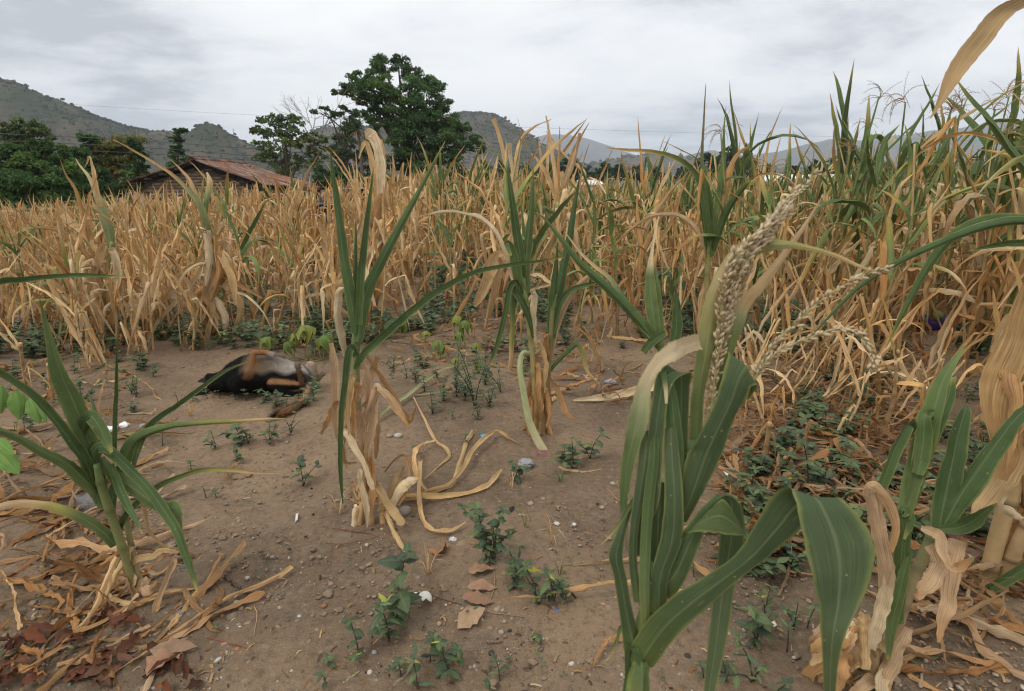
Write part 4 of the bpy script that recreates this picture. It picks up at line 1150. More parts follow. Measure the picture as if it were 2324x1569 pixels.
# ------------------------------------------------------------------ individual plants in front of the field
gh = np.random.default_rng(404)
G1, G2, G3 = np.array((0.080, 0.128, 0.048)), np.array((0.108, 0.160, 0.056)), np.array((0.155, 0.205, 0.08))
TAN, PAL, ORG, PNK = np.array((0.59, 0.405, 0.20)), np.array((0.67, 0.53, 0.33)), np.array((0.44, 0.25, 0.105)), np.array((0.53, 0.365, 0.215))
PGR = np.array((0.36, 0.38, 0.19))
COLS = {'g': [(0, G2 * 1.1), (0.4, G1), (0.9, G2), (1, YEL)], 'gd': [(0, G1 * 1.1), (1, G1 * 0.9)], 'gl': [(0, G3), (0.5, G2), (0.95, G3), (1, YEL)],
        'gt': [(0, G2), (0.5, G2), (0.7, YEL * 0.8), (0.82, TAN), (1, TAN * 0.9)], 'gy': [(0, G2), (0.35, G3), (0.5, YEL), (0.65, TAN), (1, PNK)],
        't': [(0, TAN), (0.5, TAN * 1.08), (1, TAN * 0.9)], 'p': [(0, PAL), (0.5, PAL * 1.05), (1, PAL * 0.85)], 'o': [(0, ORG), (0.5, ORG * 1.2), (1, ORG * 0.8)],
        'k': [(0, PNK), (0.5, PNK * 1.05), (1, ORG)], 'pg': [(0, PGR), (0.6, PGR * 1.1), (1, PAL)], 'tg': [(0, G3), (0.15, PGR), (0.3, TAN), (1, TAN)], 'ht': [(0, G3), (0.35, G3), (0.5, PGR), (0.65, TAN), (1, PAL)]}
DRYK = set('t p o k'.split())
isdry = lambda c: isinstance(c, str) and c in DRYK
LEAFN = [0]
def hero_leaf(root, base, Y, pts, w, col, fold=0.55, roll=0.0, dy=None, tf=None, ground=False, n=None, name='leaf', lift=None, twist=None, ruffle=0.08, m=7):
    """a blade through pixel points (px, py), width in pixels, standing at distance Y (+ dy towards its tip)"""
    LEAFN[0] += 1; sd = LEAFN[0]
    g = np.random.default_rng(9000 + sd)
    q = [(tf(*p[:2]) if tf else p[:2]) for p in pts]
    s = tf.s if tf else 1.0
    k = len(q)
    w = np.asarray(w if hasattr(w, '__len__') else [w * v for v in wprof(np.linspace(0.1, 1, k))], float) * s
    if len(w) != k: w = np.interp(np.linspace(0, 1, k), np.linspace(0, 1, len(w)), w)
    if dy is None: dy = g.uniform(-0.16, 0.16)
    u = np.linspace(0, 1, k)
    if ground:
        lf = lift if lift is not None else [0.012] * k
        lf = np.interp(u, np.linspace(0, 1, len(lf)), lf)
        P = np.array([gnd(*a) for a in q]); P[:, 2] += lf
    else:
        ds = np.asarray(dy, float) if hasattr(dy, '__len__') else dy * u ** 1.2
        if hasattr(dy, '__len__') and len(ds) != k: ds = np.interp(u, np.linspace(0, 1, len(ds)), ds)
        P = np.array([atY(a[0], a[1], Y + d) for a, d in zip(q, ds)])
    dep = np.array([(p - CAMP) @ FWD for p in P])
    wm = w / FPX * dep
    n = n or max(18, (8 if isdry(col) else 6) * k)
    D = crom(np.hstack([P, wm[:, None]]), n); C, W = D[:, :3], np.maximum(D[:, 3], 0.0006)
    uu = np.linspace(0, 1, n)
    if isdry(col):
        sn = lambda f: np.sin(uu * f + g.uniform(0, 6)) * 0.6 + np.sin(uu * f * 2.3 + g.uniform(0, 6)) * 0.4
        C = C + np.stack([sn(13), sn(11), sn(15)], 1) * (np.minimum(W, 0.014) * 0.16)[:, None] * np.sin(uu * 3.14)[:, None]
        W = W * (1 + 0.22 * np.minimum(1, 0.02 / np.maximum(W, 1e-4)) * sn(17))
    T = nrm(np.gradient(C, axis=0))
    view = nrm(CAMP - C) if not ground else np.tile([0, -0.35, 0.94], (n, 1))
    B = nrm(np.cross(T, view))
    Nn = np.cross(B, T)
    tw = np.zeros(n) if twist is None else np.interp(uu, np.linspace(0, 1, len(twist)), twist)
    rl = roll + tw + np.cumsum(g.normal(0, 0.05, n))
    Hd = B * np.cos(rl)[:, None] + Nn * np.sin(rl)[:, None]
    fo = fold * (1 + 0.25 * np.sin(uu * 5 + sd))
    sgn = 1 if g.random() < 0.5 else -1
    H = Hd * (W * 0.5 / np.maximum(np.cos(fo), 0.5))[:, None]
    mb = MB()
    st = COLS[col] if isinstance(col, str) else col
    kk = g.uniform(0.9, 1.1)
    ribbon(mb, C - base, H * sgn, lerp_stops([(a, np.array(c) * kk) for a, c in st]), m, fo, ruffle * (1.5 if isdry(col) else 1), 4, sd, 0.06 if isdry(col) else 0.02, 0.025 if isdry(col) else 0.02)
    return link(name, mb.mesh('leaf', M['dry'] if isdry(col) or (not isinstance(col, str) and st[0][1][0] > 0.38) else M['leaf']), root)
def loft_leaf(root, base, st, col, tf, name='leaf', fold=0.18, m=9, per=6, ruffle=0.03, crink=0.010, rag=0.015):
    """a broad blade given by its two edges: rows (Lx, Ly, Rx, Ry, depth[, depth of right edge])"""
    LEAFN[0] += 1; sd = LEAFN[0]
    Lp, Rp = [], []
    for r in st:
        a, b = tf(r[0], r[1]), tf(r[2], r[3])
        Lp.append(at(a[0], a[1], r[4])); Rp.append(at(b[0], b[1], r[5] if len(r) > 5 else r[4]))
    n = per * len(st)
    Lp, Rp = crom(Lp, n), crom(Rp, n)
    C, H = (Lp + Rp) / 2, (Rp - Lp) / 2
    mb = MB()
    stp = COLS[col] if isinstance(col, str) else col
    ribbon(mb, C - base, H, lerp_stops(stp), m, fold, ruffle, 3, sd, crink, rag)
    return link(name, mb.mesh('leaf', M['dry'] if isdry(col) else M['leaf']), root)
def TF(ax, bx, ay, by=None):
    f = lambda x, y: (x * ax + bx, y * ax + ay)
    f.s = ax
    return f
def hero_stalk(root, base, Y, pts, w, c0, c1, tf=None, name='stalk', dy=0.0, dark_nodes=False, nodes=4):
    q = [(tf(*p) if tf else p) for p in pts]; s = tf.s if tf else 1
    dys = dy if hasattr(dy, '__len__') else np.linspace(0, dy, len(q))
    P = np.array([atY(a, b, Y + d) for (a, b), d in zip(q, dys)])
    dep = np.array([(p - CAMP) @ FWD for p in P])
    w = np.interp(np.linspace(0, 1, len(q)), np.linspace(0, 1, len(w)), w) * s
    D = crom(np.hstack([P, (w / FPX * dep / 2)[:, None]]), 30)
    nd = (np.arange(30) % (30 // nodes) == 3)
    D[nd, 3] *= 1.16
    u = np.linspace(0, 1, 30)[:, None]
    c = np.array(c0) * (1 - u) + np.array(c1) * u
    c[nd] *= 0.35 if dark_nodes else 0.7
    mb = MB(); tube(mb, D[:, :3] - base, D[:, 3], c, 12)
    return link(name, mb.mesh('stalk', M['stalk']), root)
def hero_root(px, py, label, Y=None):
    b = gnd(px, py)
    if Y is not None: b = np.array([atY(px, py, Y)[0], Y, 0.0]); b[2] = gz(b[0], b[1])
    return empty('maize_plant', b, label, 'maize plant', 'single maize plants in front of the field'), b, b[1]

# ---- A: the big green plant in the foreground
def plant_front():
    T6, T7, TFc = TF(0.3978, 1305, 510.6), TF(0.385, 1305, 964.5), TF(0.2766, 1361.7, 1134.8)
    b = at(1440, 1560, 1.02); b = np.array([b[0] - 0.03, b[1] + 0.04, 0.0]); b[2] = gz(b[0], b[1])
    root = empty('maize_plant', b, 'big green maize plant with tassel and folded broad leaves, closest to the viewer', 'maize plant', 'single maize plants in front of the field')
    # stalk
    P = crom([b - [0, 0, 0.03], at(1430, 1640, 1.03), at(1445, 1540, 1.02), at(1475, 1380, 1.02), at(1530, 1180, 1.03), at(1575, 1000, 1.04)], 40)
    r = np.interp(np.linspace(0, 1, 40), [0, 0.3, 0.5, 0.7, 1], [0.014, 0.0155, 0.019, 0.015, 0.009])
    nd = np.isin(np.arange(40), (6, 12, 17, 22, 28)); r = r * (1 + 0.1 * nd)
    u = np.linspace(0, 1, 40)[:, None]; c = np.array((0.22, 0.25, 0.07)) * (1 - u) + np.array((0.085, 0.14, 0.045)) * u; c[nd] *= 0.75
    mb = MB(); tube(mb, P - b, r, c, 14); link('stalk', mb.mesh('stalk', M['stalk']), root)
    GD = [(0, (0.135, 0.178, 0.054)), (0.12, (0.084, 0.122, 0.05)), (0.55, (0.076, 0.113, 0.05)), (0.8, (0.105, 0.142, 0.066)), (1, (0.105, 0.132, 0.055))]
    # 1 diagonal leaf that folds over and hangs
    loft_leaf(root, b, [(205, 1285, 440, 1400, 1.0), (400, 990, 620, 1150, 0.975), (640, 770, 850, 930, 0.96), (900, 610, 1080, 720, 0.955), (1130, 440, 1330, 520, 0.95), (1290, 190, 1580, 330, 0.95), (1420, -20, 1740, 180, 0.94),
                        (1540, -75, 1900, 20, 0.91), (1585, 10, 2020, 50, 0.875), (1645, 300, 2200, 290, 0.86), (1715, 600, 2225, 520, 0.855), (1775, 880, 2140, 800, 0.86), (1808, 1090, 2025, 1080, 0.865, 0.85), (1825, 1300, 1965, 1300, 0.875, 0.86), (1840, 1640, 1930, 1640, 0.885, 0.875)],
              GD, TFc, fold=0.16, per=5)
    # 2 leaf with the folded cap, its end hanging behind the first
    loft_leaf(root, b, [(400, 640, 500, 850, 1.01), (560, 500, 650, 760, 1.0), (645, 330, 800, 440, 0.99), (730, 200, 880, 230, 0.985), (850, 60, 1060, -40, 0.98), (960, -70, 1150, 10, 0.985), (985, 40, 1185, 150, 1.0), (970, 300, 1185, 300, 1.02), (950, 560, 1130, 540, 1.04), (910, 850, 1085, 800, 1.045), (880, 1150, 1040, 1120, 1.05),
                        (850, 1500, 960, 1500, 1.05), (830, 1800, 900, 1800, 1.05)], GD, TFc, fold=0.2, per=5)
    loft_leaf(root, b, [(640, 330, 690, 330, 0.985), (705, 285, 800, 190, 0.975), (820, 262, 930, 60, 0.965), (980, 275, 1010, -10, 0.955), (1120, 290, 1090, 110, 0.96), (1200, 288, 1195, 275, 0.97)], [(0, G2), (1, G3 * 0.8)], TFc, fold=0.1, per=6, name='leaf_flap')
    # 3 broad upper leaf with broken tip
    loft_leaf(root, b, [(560, 1700, 640, 1700, 1.02), (600, 1540, 735, 1540, 1.0), (640, 1330, 845, 1330, 0.985), (700, 1235, 905, 1150, 0.975), (800, 1020, 978, 1000, 0.965), (858, 820, 1012, 930, 0.96), (890, 705, 1066, 915, 0.965), (872, 770, 1020, 960, 1.0), (850, 900, 960, 1010, 1.01)], GD, T6, fold=0.2, per=6)
    # 4 flag leaf sheath that rises left of the tassel and bows to the right
    loft_leaf(root, b, [(640, 1420, 720, 1420, 1.04), (652, 1200, 735, 1180, 1.035), (662, 1000, 745, 980, 1.03), (688, 760, 800, 740, 1.025), (715, 560, 830, 545, 1.02), (752, 400, 850, 405, 1.02), (818, 250, 910, 282, 1.02), (908, 128, 985, 205, 1.015), (1040, 76, 1075, 165, 1.0), (1200, 85, 1208, 138, 0.98), (1350, 118, 1350, 152, 0.96), (1500, 165, 1498, 192, 0.95), (1660, 240, 1655, 258, 0.94), (1810, 280, 1808, 284, 0.93)],
              [(0, G2), (0.2, (0.17, 0.205, 0.07)), (0.35, (0.33, 0.29, 0.12)), (0.45, (0.48, 0.38, 0.20)), (0.55, (0.46, 0.40, 0.20)), (0.64, (0.33, 0.33, 0.14)), (0.75, (0.38, 0.33, 0.12)), (0.9, TAN), (1, TAN)], T6, fold=0.4, per=7, ruffle=0.08, crink=0.025, rag=0.03)
    # 5 drying leaf right of the tassel
    loft_leaf(root, b, [(760, 1180, 830, 1180, 1.05), (815, 900, 870, 900, 1.05), (850, 700, 925, 700, 1.05), (890, 560, 975, 560, 1.05), (930, 440, 1010, 470, 1.06), (1030, 330, 1090, 370, 1.07), (1150, 190, 1185, 225, 1.08), (1300, 0, 1320, 20, 1.1), (1400, -150, 1405, -145, 1.12)],
              [(0, G2), (0.3, (0.22, 0.26, 0.08)), (0.42, PGR), (0.52, TAN), (1, PNK)], T6, fold=0.4, per=8, ruffle=0.1, crink=0.03, rag=0.05)
    # 6 bleached leaf bowing to the left
    loft_leaf(root, b, [(705, 618, 712, 712, 1.02), (630, 632, 650, 735, 0.995), (550, 665, 585, 770, 0.98), (440, 765, 500, 815, 0.97), (345, 925, 440, 930, 0.965), (292, 1130, 415, 1120, 0.965), (262, 1350, 350, 1300, 0.97), (252, 1560, 305, 1540, 0.98), (262, 1720, 300, 1700, 0.99), (290, 1860, 312, 1850, 1.0)],
              [(0, PAL * 0.95), (0.25, PAL), (0.4, PAL * 0.9), (0.5, PGR), (0.62, G3 * 0.9), (0.8, G2), (0.92, PAL), (1, PAL)], T6, fold=0.2, per=8, ruffle=0.22, crink=0.035, rag=0.05)
    # 7, 8 green leaf folded at the top, two limbs hanging
    loft_leaf(root, b, [(560, 1560, 640, 1560, 1.03), (560, 1200, 650, 1200, 1.03), (555, 950, 660, 950, 1.02), (540, 835, 668, 872, 1.0), (500, 820, 640, 860, 0.985), (455, 880, 560, 900, 0.975), (430, 1050, 520, 1060, 0.975), (400, 1300, 500, 1300, 0.98), (372, 1560, 480, 1560, 0.985), (350, 1750, 430, 1700, 0.995), (330, 1900, 380, 1880, 1.0)], GD, T6, fold=0.25, per=5)
    loft_leaf(root, b, [(545, 1650, 610, 1650, 1.02), (530, 1500, 622, 1500, 1.0), (522, 1300, 628, 1300, 0.992), (516, 1050, 600, 1050, 0.985), (505, 860, 550, 850, 0.98), (485, 845, 520, 835, 0.975), (502, 930, 530, 930, 0.97), (512, 1020, 528, 1020, 0.97)], [(0, G1), (0.6, G1), (0.8, G2), (0.9, PAL), (1, PAL)], T6, fold=0.3, per=5)
    # 9 outer left leaf with a sharp corner, 10 short blunt leaf, thin tips
    loft_leaf(root, b, [(300, 1380, 400, 1250, 1.0), (262, 1130, 350, 1110, 0.985), (225, 900, 315, 930, 0.975), (196, 775, 290, 800, 0.97), (232, 660, 300, 660, 0.975), (300, 500, 345, 480, 0.985), (360, 390, 385, 370, 0.99)], GD, T7, fold=0.45, per=6)
    loft_leaf(root, b, [(425, 950, 520, 930, 1.02), (440, 720, 530, 740, 1.0), (455, 520, 535, 520, 0.99), (462, 380, 540, 370, 0.985), (480, 335, 545, 335, 0.99), (490, 360, 540, 360, 1.01)], GD, T7, fold=0.4, per=6)
    loft_leaf(root, b, [(440, 1080, 520, 1060, 1.0), (430, 930, 500, 1000, 0.99), (428, 850, 470, 930, 0.985), (450, 800, 460, 810, 0.985)], GD, T7, fold=0.3, per=6)
    loft_leaf(root, b, [(330, 1250, 350, 1260, 1.0), (262, 1180, 285, 1200, 1.0), (235, 1280, 250, 1290, 0.99), (195, 1370, 203, 1375, 0.98), (160, 1400, 163, 1402, 0.97)], 'gt', T7, fold=0.4, per=6)
    loft_leaf(root, b, [(385, 360, 400, 380, 0.99), (310, 470, 330, 490, 0.98), (230, 610, 245, 620, 0.96), (150, 705, 155, 708, 0.95)], 'gt', T7, fold=0.4, per=6)
    loft_leaf(root, b, [(400, 1330, 455, 1330, 1.0), (390, 1180, 445, 1170, 0.99), (378, 950, 445, 930, 0.98), (385, 700, 455, 690, 0.975), (402, 450, 475, 440, 0.97), (430, 230, 500, 220, 0.97), (445, 60, 495, 60, 0.975)], [(0, YEL * 0.7), (0.3, G3), (0.6, G2), (1, G1)], T7, fold=0.4, per=6)
    loft_leaf(root, b, [(440, 1120, 545, 1090, 0.995), (445, 900, 560, 900, 0.985), (505, 680, 640, 680, 0.978), (528, 450, 645, 430, 0.975), (525, 200, 620, 180, 0.978), (530, 20, 600, 10, 0.985)], GD, T7, fold=0.28, per=6)
    loft_leaf(root, b, [(345, 1050, 400, 1050, 0.99), (318, 820, 372, 800, 0.98), (322, 620, 380, 600, 0.975), (345, 420, 420, 400, 0.972), (375, 200, 455, 190, 0.972), (390, 40, 450, 30, 0.978)], GD, T7, fold=0.4, per=6)
    # lower sheaths near the picture's foot
    loft_leaf(root, b, [(255, 1700, 330, 1720, 1.03), (290, 1500, 350, 1520, 1.02), (292, 1370, 330, 1380, 1.0), (310, 1300, 370, 1330, 0.99), (400, 1480, 430, 1500, 0.985), (400, 1640, 440, 1640, 0.985)], 'g', T7, fold=0.3, per=5)
    loft_leaf(root, b, [(330, 1800, 480, 1800, 1.0), (320, 1600, 470, 1600, 0.985), (330, 1480, 460, 1450, 0.98), (350, 1400, 440, 1400, 0.985)], [(0, YEL * 0.8), (0.5, G3), (1, G2)], T7, fold=0.7, per=6, name='sheath')
    # tassel
    mb = MB(); g = np.random.default_rng(3)
    br = [[(740, 1220, 1.05), (775, 900, 1.05), (810, 700, 1.045), (860, 480, 1.04), (915, 300, 1.035)], [(770, 1000, 1.045), (830, 760, 1.04), (880, 560, 1.035), (930, 400, 1.03), (985, 270, 1.02)],
          [(800, 800, 1.05), (850, 520, 1.05), (880, 300, 1.06), (950, 160, 1.07), (1060, 60, 1.08), (1130, -20, 1.09), (1230, -150, 1.11), (1370, -300, 1.13)],
          [(790, 900, 1.05), (840, 560, 1.06), (870, 330, 1.07), (920, 190, 1.08), (1010, 90, 1.09), (1110, 10, 1.1)],
          [(960, 1000, 1.0), (1035, 835, 0.985), (1120, 690, 0.97), (1250, 560, 0.955), (1400, 425, 0.94), (1590, 295, 0.93), (1775, 232, 0.92)],
          [(955, 1020, 1.0), (1035, 845, 0.98), (1150, 725, 0.96), (1300, 660, 0.945), (1500, 598, 0.93), (1620, 620, 0.92), (1690, 735, 0.92), (1685, 800, 0.92)],
          [(780, 1100, 1.04), (800, 850, 1.03), (840, 640, 1.02), (870, 520, 1.015)]]
    for q in range(7):      # the plume: several thin branches lying together
        jx, jy, jd = g.normal(0, 16), g.normal(0, 16), g.normal(0, 0.012); e_ = g.uniform(0.55, 1.0)
        base_ = [(800, 800, 1.04), (850, 520, 1.01), (885, 310, 0.985), (955, 165, 0.98), (1060, 55, 0.985), (1130, -25, 1.0), (1230, -150, 1.02), (1370, -300, 1.05)]
        k_ = max(4, int(len(base_) * e_)); br.append([(x + jx * (i / 3.0), y + jy * (i / 3.0), d + jd * (i / 3.0)) for i, (x, y, d) in enumerate(base_[:k_])])
    for bi, B in enumerate(br):
        P = crom([at(*T6(x, y), d) for x, y, d in B], 30) - b; P = P + np.cumsum(g.normal(0, 0.0006, P.shape), 0)
        tube(mb, P, np.linspace(0.0026, 0.0014, 30), (0.42, 0.36, 0.16), 6)
        Lp = np.linalg.norm(np.diff(P, axis=0), axis=1).sum(); big_ = bi in (2, 3)
        big_ = bi >= 7; sp = 0.0165 if big_ else 0.0135; ns = int(Lp / 0.0030)
        Q = crom(P, ns); Tn = nrm(np.gradient(Q, axis=0))
        for i in range(int(ns * 0.12), ns):
            a = i * 2.4 + g.normal(0, 0.3)
            r1 = nrm(np.cross(Tn[i], [0.3, 0.2, 0.9])); r2 = np.cross(Tn[i], r1)
            s = r1 * math.cos(a) + r2 * math.sin(a)
            ax = nrm(Tn[i] * 0.9 + s * g.uniform(0.2, 0.75) + g.normal(0, 0.12, 3))
            c0 = Q[i] + s * 0.0012; l = sp * g.uniform(0.6, 1.25)
            if g.random() < 0.10: continue
            e = c0 + ax * l; b1 = nrm(np.cross(ax, s)) * l * 0.2; b2 = np.cross(ax, nrm(b1)) * l * 0.17
            m0, m1 = c0 * 0.7 + e * 0.3, c0 * 0.35 + e * 0.65
            V = [c0, m0 + b1, m0 + b2, m0 - b1, m0 - b2, m1 + b1, m1 + b2, m1 - b1, m1 - b2, e]
            cc = np.array((0.66, 0.53, 0.34)) * g.uniform(0.8, 1.12) if g.random() < 0.88 else np.array((0.42, 0.28, 0.13))
            mb.add(V, Q=[[1, 2, 6, 5], [2, 3, 7, 6], [3, 4, 8, 7], [4, 1, 5, 8]], T=[[0, 2, 1], [0, 3, 2], [0, 4, 3], [0, 1, 4], [9, 5, 6], [9, 6, 7], [9, 7, 8], [9, 8, 5]], C=cc)
    link('tassel', mb.mesh('tassel', M['tassel']), root)
plant_front()

# ---- B: green plant at the left
def plant_left():
    root, b, Y = hero_root(302, 1352, 'green maize plant with long bent leaves at the left front')
    L = TF(0.43394, 0, 680.9); K = TF(0.31738, 0, 1078)
    hero_stalk(root, b, Y, [(715, 1575), (680, 1430), (625, 1250), (570, 1090), (530, 970), (505, 860)], (34, 36, 42, 44, 40, 30), (0.27, 0.24, 0.10), (0.12, 0.175, 0.06), L, dy=-0.05)
    hero_stalk(root, b, Y, [(740, 1560), (700, 1350), (668, 1190), (650, 1060), (630, 900)], (30, 28, 28, 24, 20), (0.36, 0.27, 0.13), (0.13, 0.18, 0.06), L, dy=0.06)
    H = lambda pts, w, c, **k: hero_leaf(root, b, Y, pts, np.array(w) * 1.18, c, tf=L, **k)
    H([(525, 960), (470, 760), (420, 620), (370, 500), (325, 400), (280, 260), (235, 80), (205, -20)], (50, 66, 84, 84, 74, 46, 18, 3), 'gl', fold=0.6, dy=-0.12)
    H([(520, 990), (450, 860), (370, 740), (270, 610), (150, 490), (0, 390), (-90, 335)], (46, 46, 44, 42, 36, 32, 28), 'g', fold=0.85, dy=-0.25)
    H([(545, 1090), (490, 990), (430, 930), (350, 855), (220, 795), (100, 720), (0, 682), (-90, 660)], (40, 54, 58, 48, 40, 34, 30, 26), 'gl', fold=0.8, dy=-0.2)
    H([(605, 1285), (540, 1215), (430, 1142), (300, 1090), (180, 1066), (60, 1068), (-70, 1100)], (40, 46, 44, 40, 38, 34, 30), 'gy', fold=0.35, dy=-0.15)
    H([(690, 890), (720, 800), (765, 690), (850, 600), (950, 530), (1100, 420), (1200, 360), (1290, 325)], (14, 24, 30, 26, 22, 18, 12, 3), 'g', fold=0.8, dy=0.25)
    H([(600, 960), (650, 840), (700, 745), (800, 690), (920, 660), (1080, 645), (1250, 635), (1400, 625), (1490, 622)], (30, 56, 48, 36, 28, 22, 18, 12, 3), 'gt', fold=0.7, dy=0.1)
    H([(500, 860), (490, 790), (520, 760), (600, 810), (700, 905), (780, 990), (850, 1090), (920, 1200), (970, 1330), (1010, 1450), (1032, 1530)], (40, 44, 48, 44, 40, 40, 44, 38, 32, 22, 6), 'g', fold=0.6, dy=-0.2)
    H([(520, 830), (600, 920), (720, 1000), (800, 1060), (870, 1085), (905, 1090), (918, 1180), (935, 1270), (1000, 1430)], (40, 54, 56, 56, 50, 60, 52, 40, 10), 'gl', fold=0.45, dy=-0.12, twist=(0, 0, 0.4, -0.3, 0))
    H([(500, 930), (455, 800), (432, 690), (465, 610), (505, 640), (545, 720), (580, 800)], (64, 74, 70, 56, 56, 48, 20), 'g', fold=0.3, dy=-0.1, twist=(0, 0, 0.5, 0.9, 0.5, 0))
    H([(540, 1060), (510, 950), (490, 850), (500, 780), (540, 770), (590, 800)], (56, 62, 58, 50, 44, 24), 'gd', fold=0.3, dy=-0.07, twist=(0, 0, 0.6, 0.6, 0))
    H([(597, 800), (603, 600), (608, 400), (612, 250), (615, 160)], (20, 18, 14, 8, 2), 'gd', fold=0.9, dy=0.1)
    H([(570, 720), (520, 620), (485, 530), (460, 470)], (26, 20, 12, 2), 'gd', fold=0.8, dy=0.15)
    H([(580, 860), (620, 970), (660, 1060), (700, 1130), (745, 1225)], (24, 36, 34, 24, 3), 'g', fold=0.5, dy=-0.18)
    H([(605, 1230), (640, 1150), (690, 1090), (790, 1000), (900, 940), (1060, 890), (1200, 890), (1350, 905), (1480, 908)], (30, 28, 24, 24, 22, 20, 18, 12, 3), 'gt', fold=0.8, dy=0.05)
    H([(580, 1100), (600, 980), (650, 880), (700, 800)], (40, 36, 26, 10), 'gd', fold=0.7, dy=0.1)
    D = lambda pts, w, c, **k: hero_leaf(root, b, Y, pts, w, c, tf=K, **k)
    D([(940, 515), (900, 590), (850, 690), (790, 800), (755, 895)], (40, 44, 42, 36, 24), 't', fold=0.8, dy=-0.05)
    D([(755, 890), (860, 940), (1000, 955), (1100, 920), (1260, 860), (1400, 830)], (30, 40, 36, 34, 26, 8), 't', fold=0.6, ground=True, lift=[0.03, 0.015, 0.015, 0.02, 0.02, 0.01])
    D([(840, 590), (770, 720), (720, 820), (680, 940), (570, 1080), (440, 1220)], (36, 38, 34, 34, 30, 16), 't', fold=0.8, dy=-0.22)
    D([(1060, 690), (1130, 700), (1250, 610), (1200, 720), (1145, 860), (1120, 980), (1140, 1110)], (20, 30, 36, 40, 42, 44, 40), 'k', fold=0.6, dy=-0.12)
    D([(930, 640), (1000, 600), (1100, 580), (1190, 550), (1275, 560)], (30, 46, 54, 56, 20), 't', fold=0.5, dy=-0.04)
    D([(1030, 230), (1040, 320), (1080, 420), (1170, 510), (1280, 525), (1350, 490), (1355, 440)], (30, 28, 22, 18, 14, 12, 6), 't', fold=0.7, dy=0.1)
    D([(980, 740), (1000, 850), (1060, 900)], (60, 70, 40), 'k', fold=0.8, dy=-0.03)
    D([(900, 620), (930, 760), (970, 890)], (50, 60, 50), 'k', fold=1.0, dy=-0.03, name='sheath')
    D([(1060, 740), (1010, 800), (1060, 830), (1130, 770)], (50, 70, 60, 30), 'k', fold=0.5, dy=-0.06)
plant_left()
def plant_left_edge():
    root, b, Y = hero_root(-150, 1180, 'maize plant outside the left edge reaching in with one long green blade')
    hero_stalk(root, b, Y, [(-150, 1190), (-140, 900), (-120, 660)], (26, 22, 14), (0.4, 0.27, 0.13), (0.14, 0.2, 0.06))
    hero_leaf(root, b, Y, [(-120, 700), (-60, 655), (0, 637), (60, 632), (120, 627), (200, 625), (280, 628)], (14, 16, 15, 13, 11, 9, 2), 'g', 0.85, dy=0.05)
plant_left_edge()

